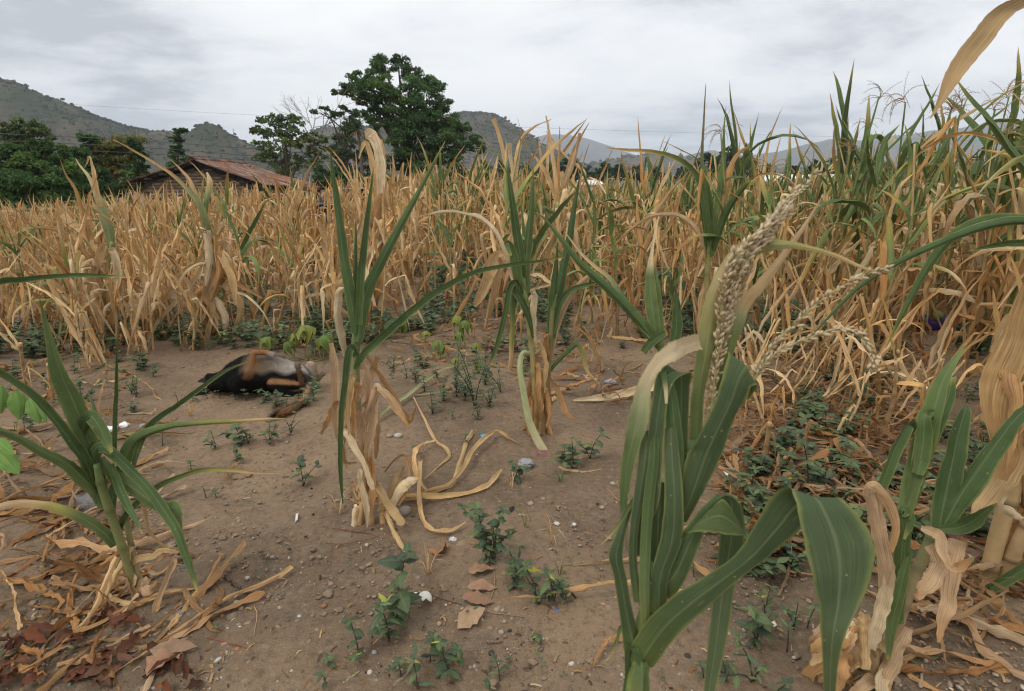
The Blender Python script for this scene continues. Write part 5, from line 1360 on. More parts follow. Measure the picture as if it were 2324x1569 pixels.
# ---- C: centre plant
def plant_centre():
    root, b, Y = hero_root(843, 1193, 'green-topped maize plant in the centre with dry leaves spilling at its foot')
    A = TF(0.5062, 680.9, 453.9)
    hero_stalk(root, b, Y, [(322, 1466), (300, 1300), (280, 1100), (262, 950), (252, 800), (250, 640), (258, 480)], (32, 30, 30, 30, 32, 36, 30), (0.46, 0.30, 0.17), (0.12, 0.20, 0.07), A, dy=0.04)
    hero_stalk(root, b, Y, [(372, 1466), (365, 1380), (350, 1270)], (26, 26, 22), (0.45, 0.28, 0.13), (0.55, 0.38, 0.18), A, dy=0.05, name='tiller')
    H = lambda pts, w, c, **k: hero_leaf(root, b, Y, pts, w, c, tf=A, **k)
    H([(248, 760), (280, 700), (340, 640), (440, 545), (600, 420), (760, 330), (930, 292), (1060, 275), (1185, 258)], (22, 34, 36, 34, 30, 24, 18, 12, 3), 'g', fold=0.7, dy=0.25)
    H([(258, 640), (275, 500), (295, 420), (350, 300), (430, 150), (510, 0), (580, -130), (650, -262)], (44, 56, 56, 46, 36, 26, 16, 3), 'g', fold=0.6, dy=0.12)
    H([(250, 600), (238, 500), (215, 380), (192, 240), (175, 100), (160, -20), (145, -120), (135, -222)], (40, 52, 50, 44, 36, 28, 18, 2), 'gd', fold=0.6, dy=-0.08)
    H([(256, 560), (250, 400), (247, 300), (248, 200), (250, 60)], (24, 24, 20, 14, 3), 'g', fold=0.8, dy=0.04)
    H([(262, 560), (272, 350), (285, 200), (305, 50), (320, -60), (330, -150)], (32, 34, 30, 22, 12, 3), 'g', fold=0.7, dy=0.06)
    H([(250, 700), (232, 664), (214, 700), (196, 850), (182, 1000), (180, 1200), (192, 1362)], (26, 34, 34, 28, 24, 20, 6), 'gd', fold=0.6, dy=-0.12)
    H([(200, 395), (175, 420), (168, 520), (185, 620), (205, 700)], (14, 30, 36, 34, 24), 'p', fold=0.6, dy=0.1)
    H([(252, 900), (280, 860), (320, 780), (352, 705)], (26, 34, 36, 20), 'k', fold=0.5, dy=0.05)
    H([(270, 1080), (300, 960), (335, 860), (350, 840), (400, 880), (450, 950), (492, 1020)], (30, 36, 34, 30, 34, 36, 14), 'k', fold=0.7, dy=-0.1)
    H([(300, 700), (340, 760), (400, 850), (470, 970), (495, 990), (520, 930)], (14, 18, 22, 30, 22, 6), 'o', fold=0.6, dy=0.15)
    H([(140, 640), (155, 740), (160, 850), (165, 1000), (195, 1120), (205, 1180), (255, 1180)], (20, 34, 40, 30, 22, 18, 10), 'k', fold=0.6, dy=0.05)
    H([(240, 820), (210, 900), (215, 980), (205, 1050)], (24, 28, 26, 6), 'o', fold=0.7, dy=0.1)
    H([(170, 900), (130, 980), (95, 1050)], (24, 26, 8), 'o', fold=0.6, dy=0.2)
    H([(345, 840), (335, 950), (318, 1060), (300, 1150), (310, 1250)], (20, 30, 34, 24, 10), 'k', fold=0.7, dy=-0.03)
    H([(262, 940), (275, 1050), (295, 1170), (312, 1300)], (42, 46, 44, 34), 'k', fold=1.0, dy=0.0, name='sheath')
    for k_ in range(16):
        x0 = 265 + gh.normal(0, 10); y0 = 760 + 42 * k_; sdx = gh.choice((-1, 1)) * gh.uniform(15, 75)
        H([(x0, y0), (x0 + sdx * 0.6, y0 - gh.uniform(0, 30)), (x0 + sdx, y0 + 60), (x0 + sdx * 1.1 + gh.normal(0, 10), y0 + 150), (x0 + sdx * 0.9 + gh.normal(0, 20), min(y0 + gh.uniform(190, 300), 1470))], (14, 28, 32, 26, 8), 'k t o p'.split()[k_ % 4], fold=0.7, dy=gh.uniform(-0.08, 0.1))
    # dry leaves spilling over the soil
    Dn = lambda pts, w, c, fold=0.6, **k: hero_leaf(root, b, Y, pts, np.array(w) * 0.74, 't' if c == 'p' else c, tf=A, ground=True, fold=fold + 0.25, ruffle=0.16, **k)
    Dn([(345, 1385), (450, 1362), (600, 1352), (750, 1330), (840, 1290), (885, 1240), (905, 1225)], (22, 28, 32, 32, 28, 26, 10), 'p', fold=0.6, lift=[0.06, 0.03, 0.012, 0.012, 0.012, 0.02])
    Dn([(380, 1368), (500, 1355), (620, 1320), (690, 1270), (720, 1180), (745, 1100), (772, 1050)], (22, 28, 32, 32, 30, 28, 22), 'p', fold=0.6, lift=[0.05, 0.03, 0.02, 0.02, 0.03])
    Dn([(560, 1340), (660, 1310), (730, 1240), (780, 1150), (840, 1095), (890, 1070), (940, 1090), (1000, 1108)], (16, 26, 28, 30, 28, 20, 14, 6), 't', fold=0.7, lift=[0.03, 0.03, 0.04, 0.05, 0.03, 0.01])
    Dn([(510, 895), (555, 990), (600, 1085), (640, 1120), (668, 1155), (630, 1195), (555, 1258)], (10, 14, 18, 22, 18, 12, 6), 'p', fold=0.6, lift=[0.02, 0.03, 0.03, 0.02, 0.01])
    Dn([(615, 1095), (545, 1130), (518, 1190), (525, 1260), (545, 1310), (575, 1335)], (14, 22, 28, 28, 22, 12), 't', fold=0.6, lift=[0.02, 0.05, 0.06, 0.03])
    Dn([(545, 1245), (538, 1320), (535, 1400), (552, 1460), (600, 1502), (670, 1503), (745, 1474)], (24, 26, 26, 30, 34, 30, 12), 't', fold=0.5, lift=[0.09, 0.06, 0.03, 0.015, 0.012, 0.015, 0.03])
    Dn([(350, 1368), (385, 1430), (415, 1500), (440, 1545), (470, 1585), (490, 1600)], (14, 24, 30, 28, 18, 5), 't', fold=0.6, lift=[0.08, 0.05, 0.02, 0.012])
    H([(300, 1240), (350, 1290), (400, 1370), (440, 1430), (462, 1460)], (20, 30, 34, 40, 30), 't', fold=0.6, dy=-0.12)
    H([(180, 1050), (200, 1040), (250, 1110), (300, 1210), (330, 1300)], (20, 30, 30, 26, 20), 'p', fold=0.6, dy=-0.1)
    H([(350, 1400), (400, 1330), (440, 1230), (465, 1190)], (26, 34, 34, 20), 't', fold=0.7, dy=0.1)
    H([(400, 1390), (450, 1300), (490, 1265), (530, 1250)], (24, 44, 40, 16), 'p', fold=0.35, dy=0.02)
    H([(440, 1370), (480, 1300), (490, 1220), (470, 1150), (430, 1160), (380, 1220)], (12, 14, 14, 12, 10, 6), 'o', fold=0.6, dy=0.2)
    for i in range(9):
        x0, y0 = gh.uniform(190, 330), gh.uniform(1310, 1420); a = gh.uniform(0, 6.28); r = gh.uniform(30, 75)
        Dn([(x0 + r * math.cos(a + t), y0 + 0.45 * r * math.sin(a + t)) for t in np.linspace(0, gh.uniform(1.5, 3.5), 6)], gh.uniform(12, 20), 'o' if i % 2 else 't', fold=0.8, lift=list(gh.uniform(0.01, 0.06, 4)))
    # fallen pale blade behind the foot
    Dn([(345, 1000), (420, 940), (500, 890), (580, 830), (650, 790), (740, 757)], (16, 22, 28, 26, 22, 6), 'pg', fold=0.6, lift=[0.02, 0.03, 0.05, 0.03])
    Dn([(520, 885), (600, 875), (680, 865)], (10, 10, 4), 'pg', fold=0.6)
plant_centre()

# ---- D: twin plants right of the centre
def plant_twin():
    A = TF(0.5062, 680.9, 453.9)
    root, b, Y = hero_root(1217, 985, 'left of two slim green maize plants standing together right of centre')
    hero_stalk(root, b, Y, [(1058, 1050), (1052, 850), (1040, 680), (1018, 500), (1000, 350)], (26, 26, 24, 24, 20), (0.47, 0.31, 0.14), (0.16, 0.22, 0.07), A)
    H = lambda pts, w, c, **k: hero_leaf(root, b, Y, pts, w, c, tf=A, **k)
    H([(1005, 450), (990, 280), (968, 130), (950, 0), (935, -110), (925, -170)], (34, 44, 38, 28, 14, 3), 'g', fold=0.6, dy=0.1)
    H([(1015, 420), (1012, 280), (1030, 100), (1040, -40), (1046, -140)], (34, 40, 32, 20, 6), 'gl', fold=0.65, dy=0.05)
    H([(1000, 430), (975, 330), (950, 220), (925, 195), (945, 250)], (40, 44, 36, 24, 14), 'gl', fold=0.5, dy=-0.05)
    H([(1000, 430), (968, 370), (940, 400), (918, 520), (880, 660), (845, 750)], (16, 26, 26, 26, 20, 6), 'g', fold=0.6, dy=-0.08)
    H([(1010, 470), (975, 400), (952, 420), (950, 560), (945, 680), (936, 765)], (18, 26, 26, 26, 24, 18), 'gt', fold=0.6, dy=0.12)
    H([(1020, 480), (980, 420), (960, 400), (1000, 460), (1030, 540), (1045, 620)], (14, 30, 34, 34, 24, 10), 'gd', fold=0.6, dy=-0.05)
    H([(985, 420), (945, 320), (900, 190), (830, 100), (740, 66), (640, 56), (520, 80)], (18, 24, 24, 22, 18, 14, 3), 'p', fold=0.7, dy=0.2)
    H([(1010, 450), (960, 340), (910, 255), (880, 260), (850, 340), (815, 420), (780, 478)], (14, 20, 34, 50, 54, 44, 12), 't', fold=0.5, dy=0.15)
    H([(960, 345), (915, 262), (895, 300), (880, 400), (848, 530)], (16, 24, 40, 40, 8), 'k', fold=0.5, dy=0.2)
    H([(1045, 690), (1000, 688), (985, 750), (1000, 850), (1030, 1000), (1090, 1120), (1165, 1205)], (14, 24, 26, 28, 34, 38, 26), 'pg', fold=0.5, dy=-0.25)
    H([(1045, 640), (1040, 560), (1050, 440), (1035, 410)], (30, 34, 30, 12), 'p', fold=0.6, dy=-0.05)
    H([(1040, 800), (1015, 900), (1020, 1000), (995, 1040)], (26, 30, 26, 10), 'o', fold=0.7, dy=0.05)
    H([(1058, 830), (1065, 930), (1060, 1040)], (34, 36, 30), 't', fold=1.0, dy=0, name='sheath')
    for k_ in range(12):
        x0 = 1055 + gh.normal(0, 8) + (40 if k_ % 3 == 0 else 0); y0 = 620 + 34 * k_; sdx = gh.choice((-1, 1)) * gh.uniform(10, 55)
        H([(x0, y0), (x0 + sdx * 0.6, y0 - gh.uniform(0, 24)), (x0 + sdx, y0 + 50), (x0 + sdx * 1.1, y0 + 120), (x0 + sdx + gh.normal(0, 16), min(y0 + gh.uniform(150, 240), 1060))], (10, 20, 24, 20, 6), 'o t k o'.split()[k_ % 4], fold=0.75, dy=gh.uniform(-0.08, 0.1))
    H([(1160, 1205), (1210, 1220), (1280, 1225), (1350, 1215)], (14, 16, 18, 10), 't', ground=True, fold=0.6)
    root, b, Y = hero_root(1240, 978, 'right of two slim green maize plants standing together right of centre')
    hero_stalk(root, b, Y, [(1097, 1040), (1108, 850), (1122, 680), (1130, 520), (1145, 420)], (20, 20, 20, 22, 18), (0.40, 0.24, 0.11), (0.15, 0.21, 0.07), A)
    H = lambda pts, w, c, **k: hero_leaf(root, b, Y, pts, w, c, tf=A, **k)
    H([(1130, 620), (1145, 480), (1172, 330), (1205, 170), (1232, 20), (1255, -110)], (34, 46, 42, 34, 20, 3), 'gd', fold=0.6, dy=0.1)
    H([(1125, 600), (1132, 460), (1148, 320), (1155, 190)], (36, 40, 26, 3), 'gd', fold=0.6, dy=-0.06)
    H([(1135, 600), (1165, 470), (1210, 410), (1270, 385), (1350, 366)], (14, 26, 26, 20, 8), 'g', fold=0.6, dy=0.1)
    H([(1112, 780), (1150, 730), (1190, 690), (1240, 648), (1262, 680), (1290, 770), (1345, 830)], (12, 20, 22, 22, 22, 16, 3), 'gt', fold=0.5, dy=-0.05)
    H([(1118, 800), (1150, 850), (1180, 930), (1200, 965), (1240, 985)], (14, 26, 28, 20, 6), 'o', fold=0.5, dy=-0.1)
    H([(1100, 980), (1125, 1050), (1160, 1115)], (18, 20, 6), 'o', fold=0.7, dy=-0.08)
    H([(1130, 700), (1160, 560), (1220, 420), (1310, 330), (1350, 300)], (14, 20, 24, 18, 8), 'k', fold=0.7, dy=0.2)
    H([(1090, 1000), (1070, 920), (1085, 860)], (20, 22, 10), 'o', fold=0.7, dy=0.06)
plant_twin()

# ---- E: plant just behind the big one
def plant_behind():
    B = TF(0.3978, 1078, 453.9)
    root, b, Y = hero_root(1505, 940, 'green maize plant half hidden behind the big foreground plant', Y=2.9)
    hero_stalk(root, b, Y, [(1100, 1230), (1090, 1000), (1070, 880), (1040, 780)], (40, 38, 44, 40), (0.3, 0.27, 0.1), (0.14, 0.2, 0.06), B)
    H = lambda pts, w, c, **k: hero_leaf(root, b, Y, pts, w, c, tf=B, **k)
    H([(1060, 850), (1000, 770), (900, 650), (800, 545), (700, 450), (600, 360), (490, 220), (400, 110), (345, 70)], (40, 62, 60, 54, 46, 38, 26, 12, 3), 'g', fold=0.65, dy=-0.1)
    H([(1010, 780), (940, 690), (860, 590), (770, 450), (680, 380), (600, 300), (510, 180)], (40, 50, 40, 26, 22, 16, 4), 'ht', fold=0.7, dy=0.2)
    H([(1040, 800), (1020, 680), (1005, 560), (998, 430), (1010, 300), (1030, 180), (1050, 90)], (48, 66, 72, 50, 20, 14, 3), [(0, G2), (0.5, G3), (0.6, PAL), (1, PAL)], fold=0.55, dy=0.1)
    H([(1060, 800), (1050, 640), (1035, 480), (1025, 380)], (40, 46, 36, 4), 'gl', fold=0.6, dy=0.05)
    H([(960, 870), (1000, 820), (1060, 775), (1095, 755)], (40, 50, 46, 36), 'g', fold=0.3, dy=-0.05)
    H([(1120, 860), (1140, 780), (1150, 700), (1152, 600), (1145, 500)], (40, 64, 60, 40, 4), 'gd', fold=0.4, dy=0.0)
    H([(1090, 1000), (1040, 1090), (950, 1120), (850, 1130), (700, 1150), (560, 1160)], (50, 60, 60, 50, 40, 10), 'p', ground=True, fold=0.6, lift=[0.05, 0.03, 0.02])
plant_behind()

# ---- F: tall spiked plant right of the centre, and dry plants with raised blades
def plant_spike():
    C3 = TF(0.2893, 1078, 170.2)
    root, b, Y = hero_root(1602, 800, 'tall green maize plant with a long dark upright spike leaf')
    hero_stalk(root, b, Y, [(1830, 2170), (1820, 1800), (1825, 1500), (1840, 1300)], (40, 44, 44, 40), (0.42, 0.28, 0.13), (0.17, 0.22, 0.07), C3)
    H = lambda pts, w, c, **k: hero_leaf(root, b, Y, pts, w, c, tf=C3, **k)
    H([(1835, 1430), (1795, 1150), (1772, 900), (1778, 620), (1790, 400), (1800, 220), (1811, 65)], (44, 50, 42, 26, 18, 12, 3), [(0, G2), (0.4, G1 * 1.2), (0.55, (0.2, 0.17, 0.1)), (1, (0.22, 0.17, 0.12))], fold=0.8, dy=0.05)
    H([(1850, 1420), (1885, 1180), (1920, 980), (1948, 720), (1955, 420), (1970, 250)], (50, 76, 70, 44, 14, 3), 'gl', fold=0.55, dy=0.15)
    H([(1840, 1380), (1820, 1150), (1785, 920), (1735, 780), (1600, 660), (1400, 605), (1200, 590), (1030, 572)], (44, 54, 50, 42, 36, 30, 24, 4), 'gt', fold=0.6, dy=-0.1)
    H([(1870, 1380), (1930, 1180), (2000, 1030), (2080, 920), (2160, 830)], (40, 64, 62, 44, 20), 'g', fold=0.5, dy=-0.15)
    H([(1850, 1300), (1830, 1000), (1800, 830), (1810, 700)], (50, 60, 44, 10), 'gl', fold=0.6, dy=0.1)
    H([(1890, 1300), (1950, 1000), (1990, 760), (2060, 620), (2157, 560)], (30, 40, 40, 34, 20), 'o', fold=0.6, dy=0.1)
    H([(1845, 1500), (1750, 1250), (1600, 1110), (1400, 1110), (1230, 1210), (1100, 1330)], (30, 40, 38, 34, 26, 6), 'k', fold=0.7, dy=0.2)
    H([(1835, 1600), (1780, 1750), (1770, 1950), (1800, 2100)], (44, 50, 40, 20), 't', fold=0.8, dy=-0.05)
plant_spike()
def plant_ears():
    C3 = TF(0.2893, 1078, 170.2)
    root, b, Y = hero_root(1165, 690, 'dry maize plant with three upright blades like ears, right of the tall tree')
    hero_stalk(root, b, Y, [(310, 1800), (305, 1400), (300, 1000)], (34, 34, 30), (0.42, 0.26, 0.12), (0.55, 0.4, 0.2), C3)
    H = lambda pts, w, c, **k: hero_leaf(root, b, Y, pts, w, c, tf=C3, **k)
    H([(295, 1050), (265, 850), (220, 600), (180, 450), (145, 345)], (30, 36, 34, 28, 36), 't', fold=0.6, dy=0.0)
    H([(315, 1050), (318, 800), (340, 620), (380, 490), (470, 410), (600, 350)], (36, 44, 40, 28, 18, 4), 't', fold=0.6, dy=0.05)
    H([(300, 950), (292, 750), (275, 620), (270, 535)], (22, 24, 30, 46), 'p', fold=0.5, dy=-0.1)
    H([(290, 1000), (240, 960), (215, 925), (250, 1010), (255, 1080)], (20, 30, 40, 34, 10), 'p', fold=0.5, dy=-0.1)
    for k_ in range(7): H([(300 + gh.normal(0, 10), 1050 + 90 * k_), (300 + gh.normal(0, 50), 1000 + 90 * k_), (300 + gh.normal(0, 90), 1200 + 90 * k_), (300 + gh.normal(0, 90), 1420 + 70 * k_)], (20, 40, 44, 10), 't' if k_ % 2 else 'k', fold=0.7)
    root, b, Y = hero_root(1255, 700, 'dry maize plant with crossed thin blades beside the ear-like one')
    hero_stalk(root, b, Y, [(640, 1830), (655, 1400), (650, 1000)], (34, 34, 30), (0.42, 0.26, 0.12), (0.35, 0.36, 0.14), C3)
    H = lambda pts, w, c, **k: hero_leaf(root, b, Y, pts, w, c, tf=C3, **k)
    H([(650, 1100), (640, 880), (605, 620), (580, 460), (555, 320)], (34, 38, 30, 22, 8), 't', fold=0.6, dy=0.0)
    H([(670, 1050), (700, 850), (745, 680), (800, 540), (895, 375)], (30, 36, 34, 26, 3), 't', fold=0.65, dy=0.1)
    H([(660, 900), (655, 700), (664, 560), (664, 405)], (20, 22, 14, 3), 'o', fold=0.7, dy=-0.05)
    H([(700, 880), (770, 690), (800, 560), (818, 455)], (30, 34, 28, 24), 'k', fold=0.6, dy=0.05)
    H([(640, 1000), (590, 850), (510, 700), (438, 615)], (26, 36, 30, 10), 't', fold=0.6, dy=-0.1)
    H([(680, 1050), (800, 870), (860, 770), (700, 620), (590, 480), (555, 435)], (20, 30, 26, 16, 10, 3), 't', fold=0.6, dy=0.1)
    H([(660, 1250), (720, 1100), (800, 980), (850, 700), (895, 545)], (20, 24, 20, 12, 3), 'k', fold=0.7, dy=-0.1)
    for k_ in range(6): H([(650 + gh.normal(0, 10), 1100 + 100 * k_), (650 + gh.normal(0, 60), 1050 + 90 * k_), (650 + gh.normal(0, 90), 1230 + 90 * k_), (650 + gh.normal(0, 90), 1420 + 70 * k_)], (20, 38, 44, 10), 't' if k_ % 2 else 'ht', fold=0.7)
plant_ears()
def plant_dry_tower():
    root, b, Y = hero_root(838, 755, 'tall dry maize plant with broad bleached blades pointing straight up, behind the centre plant')
    hero_stalk(root, b, Y, [(838, 757), (845, 600), (858, 460)], (10, 10, 9), (0.42, 0.26, 0.12), (0.58, 0.42, 0.21))
    H = lambda pts, w, c, **k: hero_leaf(root, b, Y, pts, w, c, **k)
    H([(860, 480), (864, 400), (858, 345), (846, 312), (838, 304), (834, 318)], (14, 20, 22, 24, 20, 8), 'p', fold=0.5, dy=0)
    H([(862, 520), (868, 430), (868, 350), (866, 316)], (12, 18, 14, 4), 't', fold=0.5, dy=0.05)
    H([(858, 470), (850, 400), (838, 345), (828, 326), (815, 360)], (10, 14, 12, 10, 3), 't', fold=0.5, dy=-0.05)
    H([(850, 600), (858, 520), (862, 450), (850, 560)], (14, 24, 22, 10), 'o', fold=0.5, dy=-0.06)
    for k_ in range(12):
        x0, y0 = 850 + gh.normal(0, 5), 470 + 20 * k_
        H([(x0, y0), (x0 + gh.normal(0, 14), y0 - 24), (x0 + gh.normal(0, 24), y0 + 40), (x0 + gh.normal(0, 22), y0 + 110 + gh.uniform(-20, 20))], (8, 15, 17, 6), 't p k o'.split()[k_ % 4], fold=0.6)
plant_dry_tower()
def plant_left_tall():
    K = TF(0.31738, 0, 397.2)
    root, b, Y = hero_root(236, 780, 'half-dry maize plant leaning left with raised thin blades, left of the dog')
    hero_stalk(root, b, Y, [(745, 1205), (740, 900), (770, 650), (800, 480)], (34, 30, 28, 24), (0.44, 0.26, 0.11), (0.3, 0.32, 0.12), K)
    H = lambda pts, w, c, **k: hero_leaf(root, b, Y, pts, w, c, tf=K, **k)
    H([(745, 800), (690, 640), (640, 500), (595, 300), (540, 120), (470, 0), (430, -110)], (30, 40, 40, 32, 22, 14, 3), 'o', fold=0.65, dy=0)
    H([(800, 520), (770, 380), (720, 220), (680, 120), (640, 20), (570, -70), (540, -120)], (44, 64, 56, 40, 24, 12, 3), [(0, G3), (0.4, PGR), (0.7, PAL), (1, TAN)], fold=0.6, dy=0.1)
    H([(720, 230), (690, 100), (670, 0), (655, -80), (640, -130), (625, -90), (605, -50)], (24, 30, 26, 18, 14, 10, 3), 't', fold=0.6, dy=0.12)
    H([(750, 760), (640, 600), (520, 480), (400, 400), (230, 370), (150, 280), (65, 212)], (28, 36, 34, 28, 22, 14, 3), 'o', fold=0.7, dy=-0.2)
    H([(700, 560), (610, 430), (500, 330), (440, 270), (420, 330), (450, 420)], (26, 40, 50, 54, 44, 10), 't', fold=0.4, dy=0.1)
    for k_ in range(13):
        x0, y0 = 740 + gh.normal(0, 26), 560 + 45 * k_
        H([(x0, y0), (x0 + gh.normal(0, 40), y0 - 60), (x0 + gh.normal(10, 70), y0 + 120), (x0 + gh.normal(10, 90), min(y0 + 330, 1290) + gh.uniform(-30, 30))], (24, 44, 48, 14), 't p k o'.split()[k_ % 4], fold=0.65)
    H([(640, 990), (600, 960), (560, 1000), (520, 940), (420, 860), (410, 870)], (50, 60, 50, 36, 40, 20), 't', fold=0.5, dy=-0.15)
    root, b, Y = hero_root(470, 772, 'dry maize plant with one long blade bowed far to the left, behind the dog')
    hero_stalk(root, b, Y, [(1480, 1180), (1530, 900), (1540, 650), (1500, 400)], (30, 30, 28, 24), (0.44, 0.26, 0.11), (0.34, 0.33, 0.13), K)
    H = lambda pts, w, c, **k: hero_leaf(root, b, Y, pts, w, c, tf=K, **k)
    H([(1500, 430), (1470, 320), (1420, 190), (1340, 90), (1220, -20), (1100, -95), (950, -180), (870, -225), (812, -252)], (40, 48, 44, 34, 28, 22, 16, 10, 16), [(0, G3), (0.35, PGR), (0.5, TAN), (1, TAN)], fold=0.65, dy=-0.2)
    H([(1480, 330), (1420, 200), (1370, 60), (1300, -30), (1220, -110)], (30, 34, 26, 16, 3), 't', fold=0.6, dy=0.1)
    H([(1460, 380), (1475, 200), (1500, 60), (1480, -20)], (26, 34, 40, 10), 'ht', fold=0.6, dy=0.05)
    H([(1470, 520), (1470, 700), (1500, 850), (1530, 1000), (1560, 1110)], (20, 30, 34, 30, 16), 'p', fold=0.7, dy=-0.1)
    H([(1520, 640), (1490, 780), (1510, 950), (1490, 1090), (1455, 1240)], (30, 38, 38, 34, 36), 't', fold=0.7, dy=-0.15)
    H([(1500, 500), (1400, 640), (1300, 700), (1150, 900), (1010, 1010), (960, 1020), (970, 1090)], (20, 36, 36, 36, 30, 20, 8), 't', fold=0.7, dy=-0.2)
    H([(1460, 620), (1380, 760), (1250, 900), (1120, 1050), (1010, 1260), (960, 1400)], (20, 30, 30, 26, 22, 10), 'p', fold=0.8, dy=-0.3)
    for k_ in range(12):
        x0, y0 = 1560 + gh.normal(0, 50), 430 + 50 * k_
        H([(x0, y0), (x0 + gh.normal(0, 40), y0 - 60), (x0 + gh.normal(10, 70), y0 + 120), (x0 + gh.normal(20, 80), min(y0 + 330, 1170) + gh.uniform(-30, 30))], (24, 46, 50, 14), 't p k o'.split()[k_ % 4], fold=0.65)
plant_left_tall()

# ---- G: plants at the right front
def plant_right_front():
    Q = TF(0.566, 1872.3, 680.9)
    root, b, Y = hero_root(1975, 1556, 'half-withered maize plant with torn green leaves at the lower right')
    hero_stalk(root, b, Y, [(170, 1560), (215, 1300), (265, 1030), (310, 860), (370, 700)], (46, 44, 40, 38, 30), (0.42, 0.28, 0.14), (0.16, 0.21, 0.07), Q, dy=0.12)
    hero_stalk(root, b, Y, [(230, 1570), (290, 1300), (350, 1130), (410, 1000), (455, 900)], (54, 50, 46, 46, 40), (0.36, 0.22, 0.13), (0.15, 0.19, 0.07), Q, dy=0.1)
    H = lambda pts, w, c, **k: hero_leaf(root, b, Y, pts, w, c, tf=Q, **k)
    H([(250, 1330), (255, 1200), (235, 1060), (205, 920), (185, 820), (180, 765), (205, 752), (255, 820), (282, 920), (262, 1010)], (46, 62, 62, 62, 56, 50, 42, 36, 34, 20), 'k', fold=0.45, dy=-0.06)
    H([(285, 1300), (300, 1100), (315, 940), (308, 850), (335, 855), (345, 890), (318, 960)], (50, 56, 54, 50, 46, 34, 8), 'g', fold=0.5, dy=-0.02, twist=(0, 0, 0.4, 0.7, 0.2))
    H([(315, 870), (350, 740), (400, 590), (440, 430), (480, 310), (530, 230), (568, 172)], (44, 66, 78, 72, 44, 18, 3), 'gl', fold=0.6, dy=0.12)
    H([(370, 700), (400, 600), (440, 500), (490, 400), (510, 310)], (40, 60, 64, 50, 30), 'g', fold=0.5, dy=0.15)
    H([(225, 760), (265, 640), (300, 560), (335, 500), (355, 510), (350, 560)], (34, 46, 44, 34, 30, 14), 'g', fold=0.7, dy=0.05)
    H([(330, 850), (370, 700), (395, 560), (400, 470), (425, 468), (430, 540)], (40, 56, 60, 48, 40, 24), 'gl', fold=0.5, dy=0.08)
    H([(455, 930), (478, 810), (505, 680), (535, 540), (560, 450), (570, 425)], (54, 80, 80, 66, 40, 14), 'gd', fold=0.4, dy=0.1)
    H([(480, 900), (540, 790), (620, 670), (700, 560), (770, 470), (860, 400)], (50, 84, 84, 70, 60, 40), 'gd', fold=0.45, dy=0.0)
    H([(460, 920), (530, 915), (590, 890), (640, 850), (690, 815)], (26, 48, 62, 34, 5), 'g', fold=0.45, dy=-0.12)
    H([(385, 915), (430, 930), (465, 950), (470, 1020), (500, 1070), (545, 1075), (600, 1030)], (26, 34, 46, 30, 22, 40, 6), 'k', fold=0.5, dy=-0.12)
    H([(530, 960), (510, 1080), (495, 1200), (470, 1300), (455, 1375)], (60, 66, 54, 36, 10), 'k', fold=0.5, dy=-0.1)
    H([(420, 980), (460, 1050), (420, 1130), (370, 1180), (350, 1180)], (50, 66, 60, 40, 10), 'k', fold=0.5, dy=-0.08)
    H([(335, 1315), (300, 1390), (250, 1500), (235, 1560)], (36, 60, 60, 40), 'k', fold=0.6, dy=-0.05)
    H([(260, 1050), (250, 1180), (210, 1300), (185, 1400)], (30, 50, 50, 30), 'p', fold=0.7, dy=-0.05)
    H([(160, 1260), (150, 1350), (150, 1480)], (40, 50, 40), 't', fold=0.8, dy=-0.04)
    H([(340, 1000), (310, 1130), (270, 1300), (255, 1440)], (20, 40, 40, 12), 'gl', fold=0.7, dy=-0.06)
    H([(560, 960), (525, 1040), (540, 1100)], (30, 30, 6), 'o', fold=0.6, dy=0.05)
    # husk heap at its foot
    for k_ in range(26):
        x0, y0 = gh.uniform(20, 270), gh.uniform(1340, 1575); a = math.pi + gh.normal(0, 0.7); r = gh.uniform(60, 200)
        H([(x0, y0), (x0 + 0.4 * r * math.cos(a), y0 - 0.3 * r * abs(math.sin(a)) - 20), (x0 + 0.8 * r * math.cos(a), y0 + 10), (x0 + r * math.cos(a), y0 + 40)], (26, 46, 46, 12), 't k o p'.split()[k_ % 4], fold=0.5, dy=gh.uniform(-0.1, 0.15))
    # cane plant at the right edge
    root, b, Y = hero_root(2225, 1330, 'thick straw-coloured maize canes with huge dry leaves at the right edge')
    hero_stalk(root, b, Y, [(640, 1160), (690, 960), (745, 780), (800, 640), (860, 500)], (56, 62, 62, 58, 54), (0.46, 0.30, 0.14), (0.60, 0.44, 0.22), Q, dark_nodes=True, nodes=3, dy=0.05)
    hero_stalk(root, b, Y, [(685, 1215), (730, 1080), (780, 960), (860, 820)], (46, 52, 54, 50), (0.42, 0.27, 0.13), (0.52, 0.36, 0.19), Q, dark_nodes=True, nodes=3, dy=-0.03)
    H = lambda pts, w, c, **k: hero_leaf(root, b, Y, pts, w, c, tf=Q, **k)
    H([(830, -60), (800, 60), (770, 180), (715, 310), (690, 420), (705, 520), (735, 620), (705, 720)], (60, 90, 112, 124, 104, 80, 76, 40), [(0, (0.40, 0.25, 0.11)), (0.5, (0.45, 0.28, 0.12)), (1, (0.36, 0.21, 0.085))], fold=0.3, dy=-0.15, ruffle=0.12)
    H([(800, 180), (760, 270), (735, 300), (760, 400), (740, 560), (720, 700)], (30, 46, 60, 50, 40, 10), 'o', fold=0.5, dy=-0.25)
    H([(830, 520), (760, 660), (690, 760), (620, 840), (585, 870)], (44, 70, 74, 50, 12), 't', fold=0.45, dy=-0.1)
    H([(780, 620), (730, 720), (690, 820), (740, 850), (790, 880)], (30, 44, 40, 34, 20), 'p', fold=0.5, dy=-0.15)
    H([(800, 830), (740, 900), (760, 980), (800, 1000)], (40, 60, 50, 30), 'o', fold=0.5, dy=0.1)
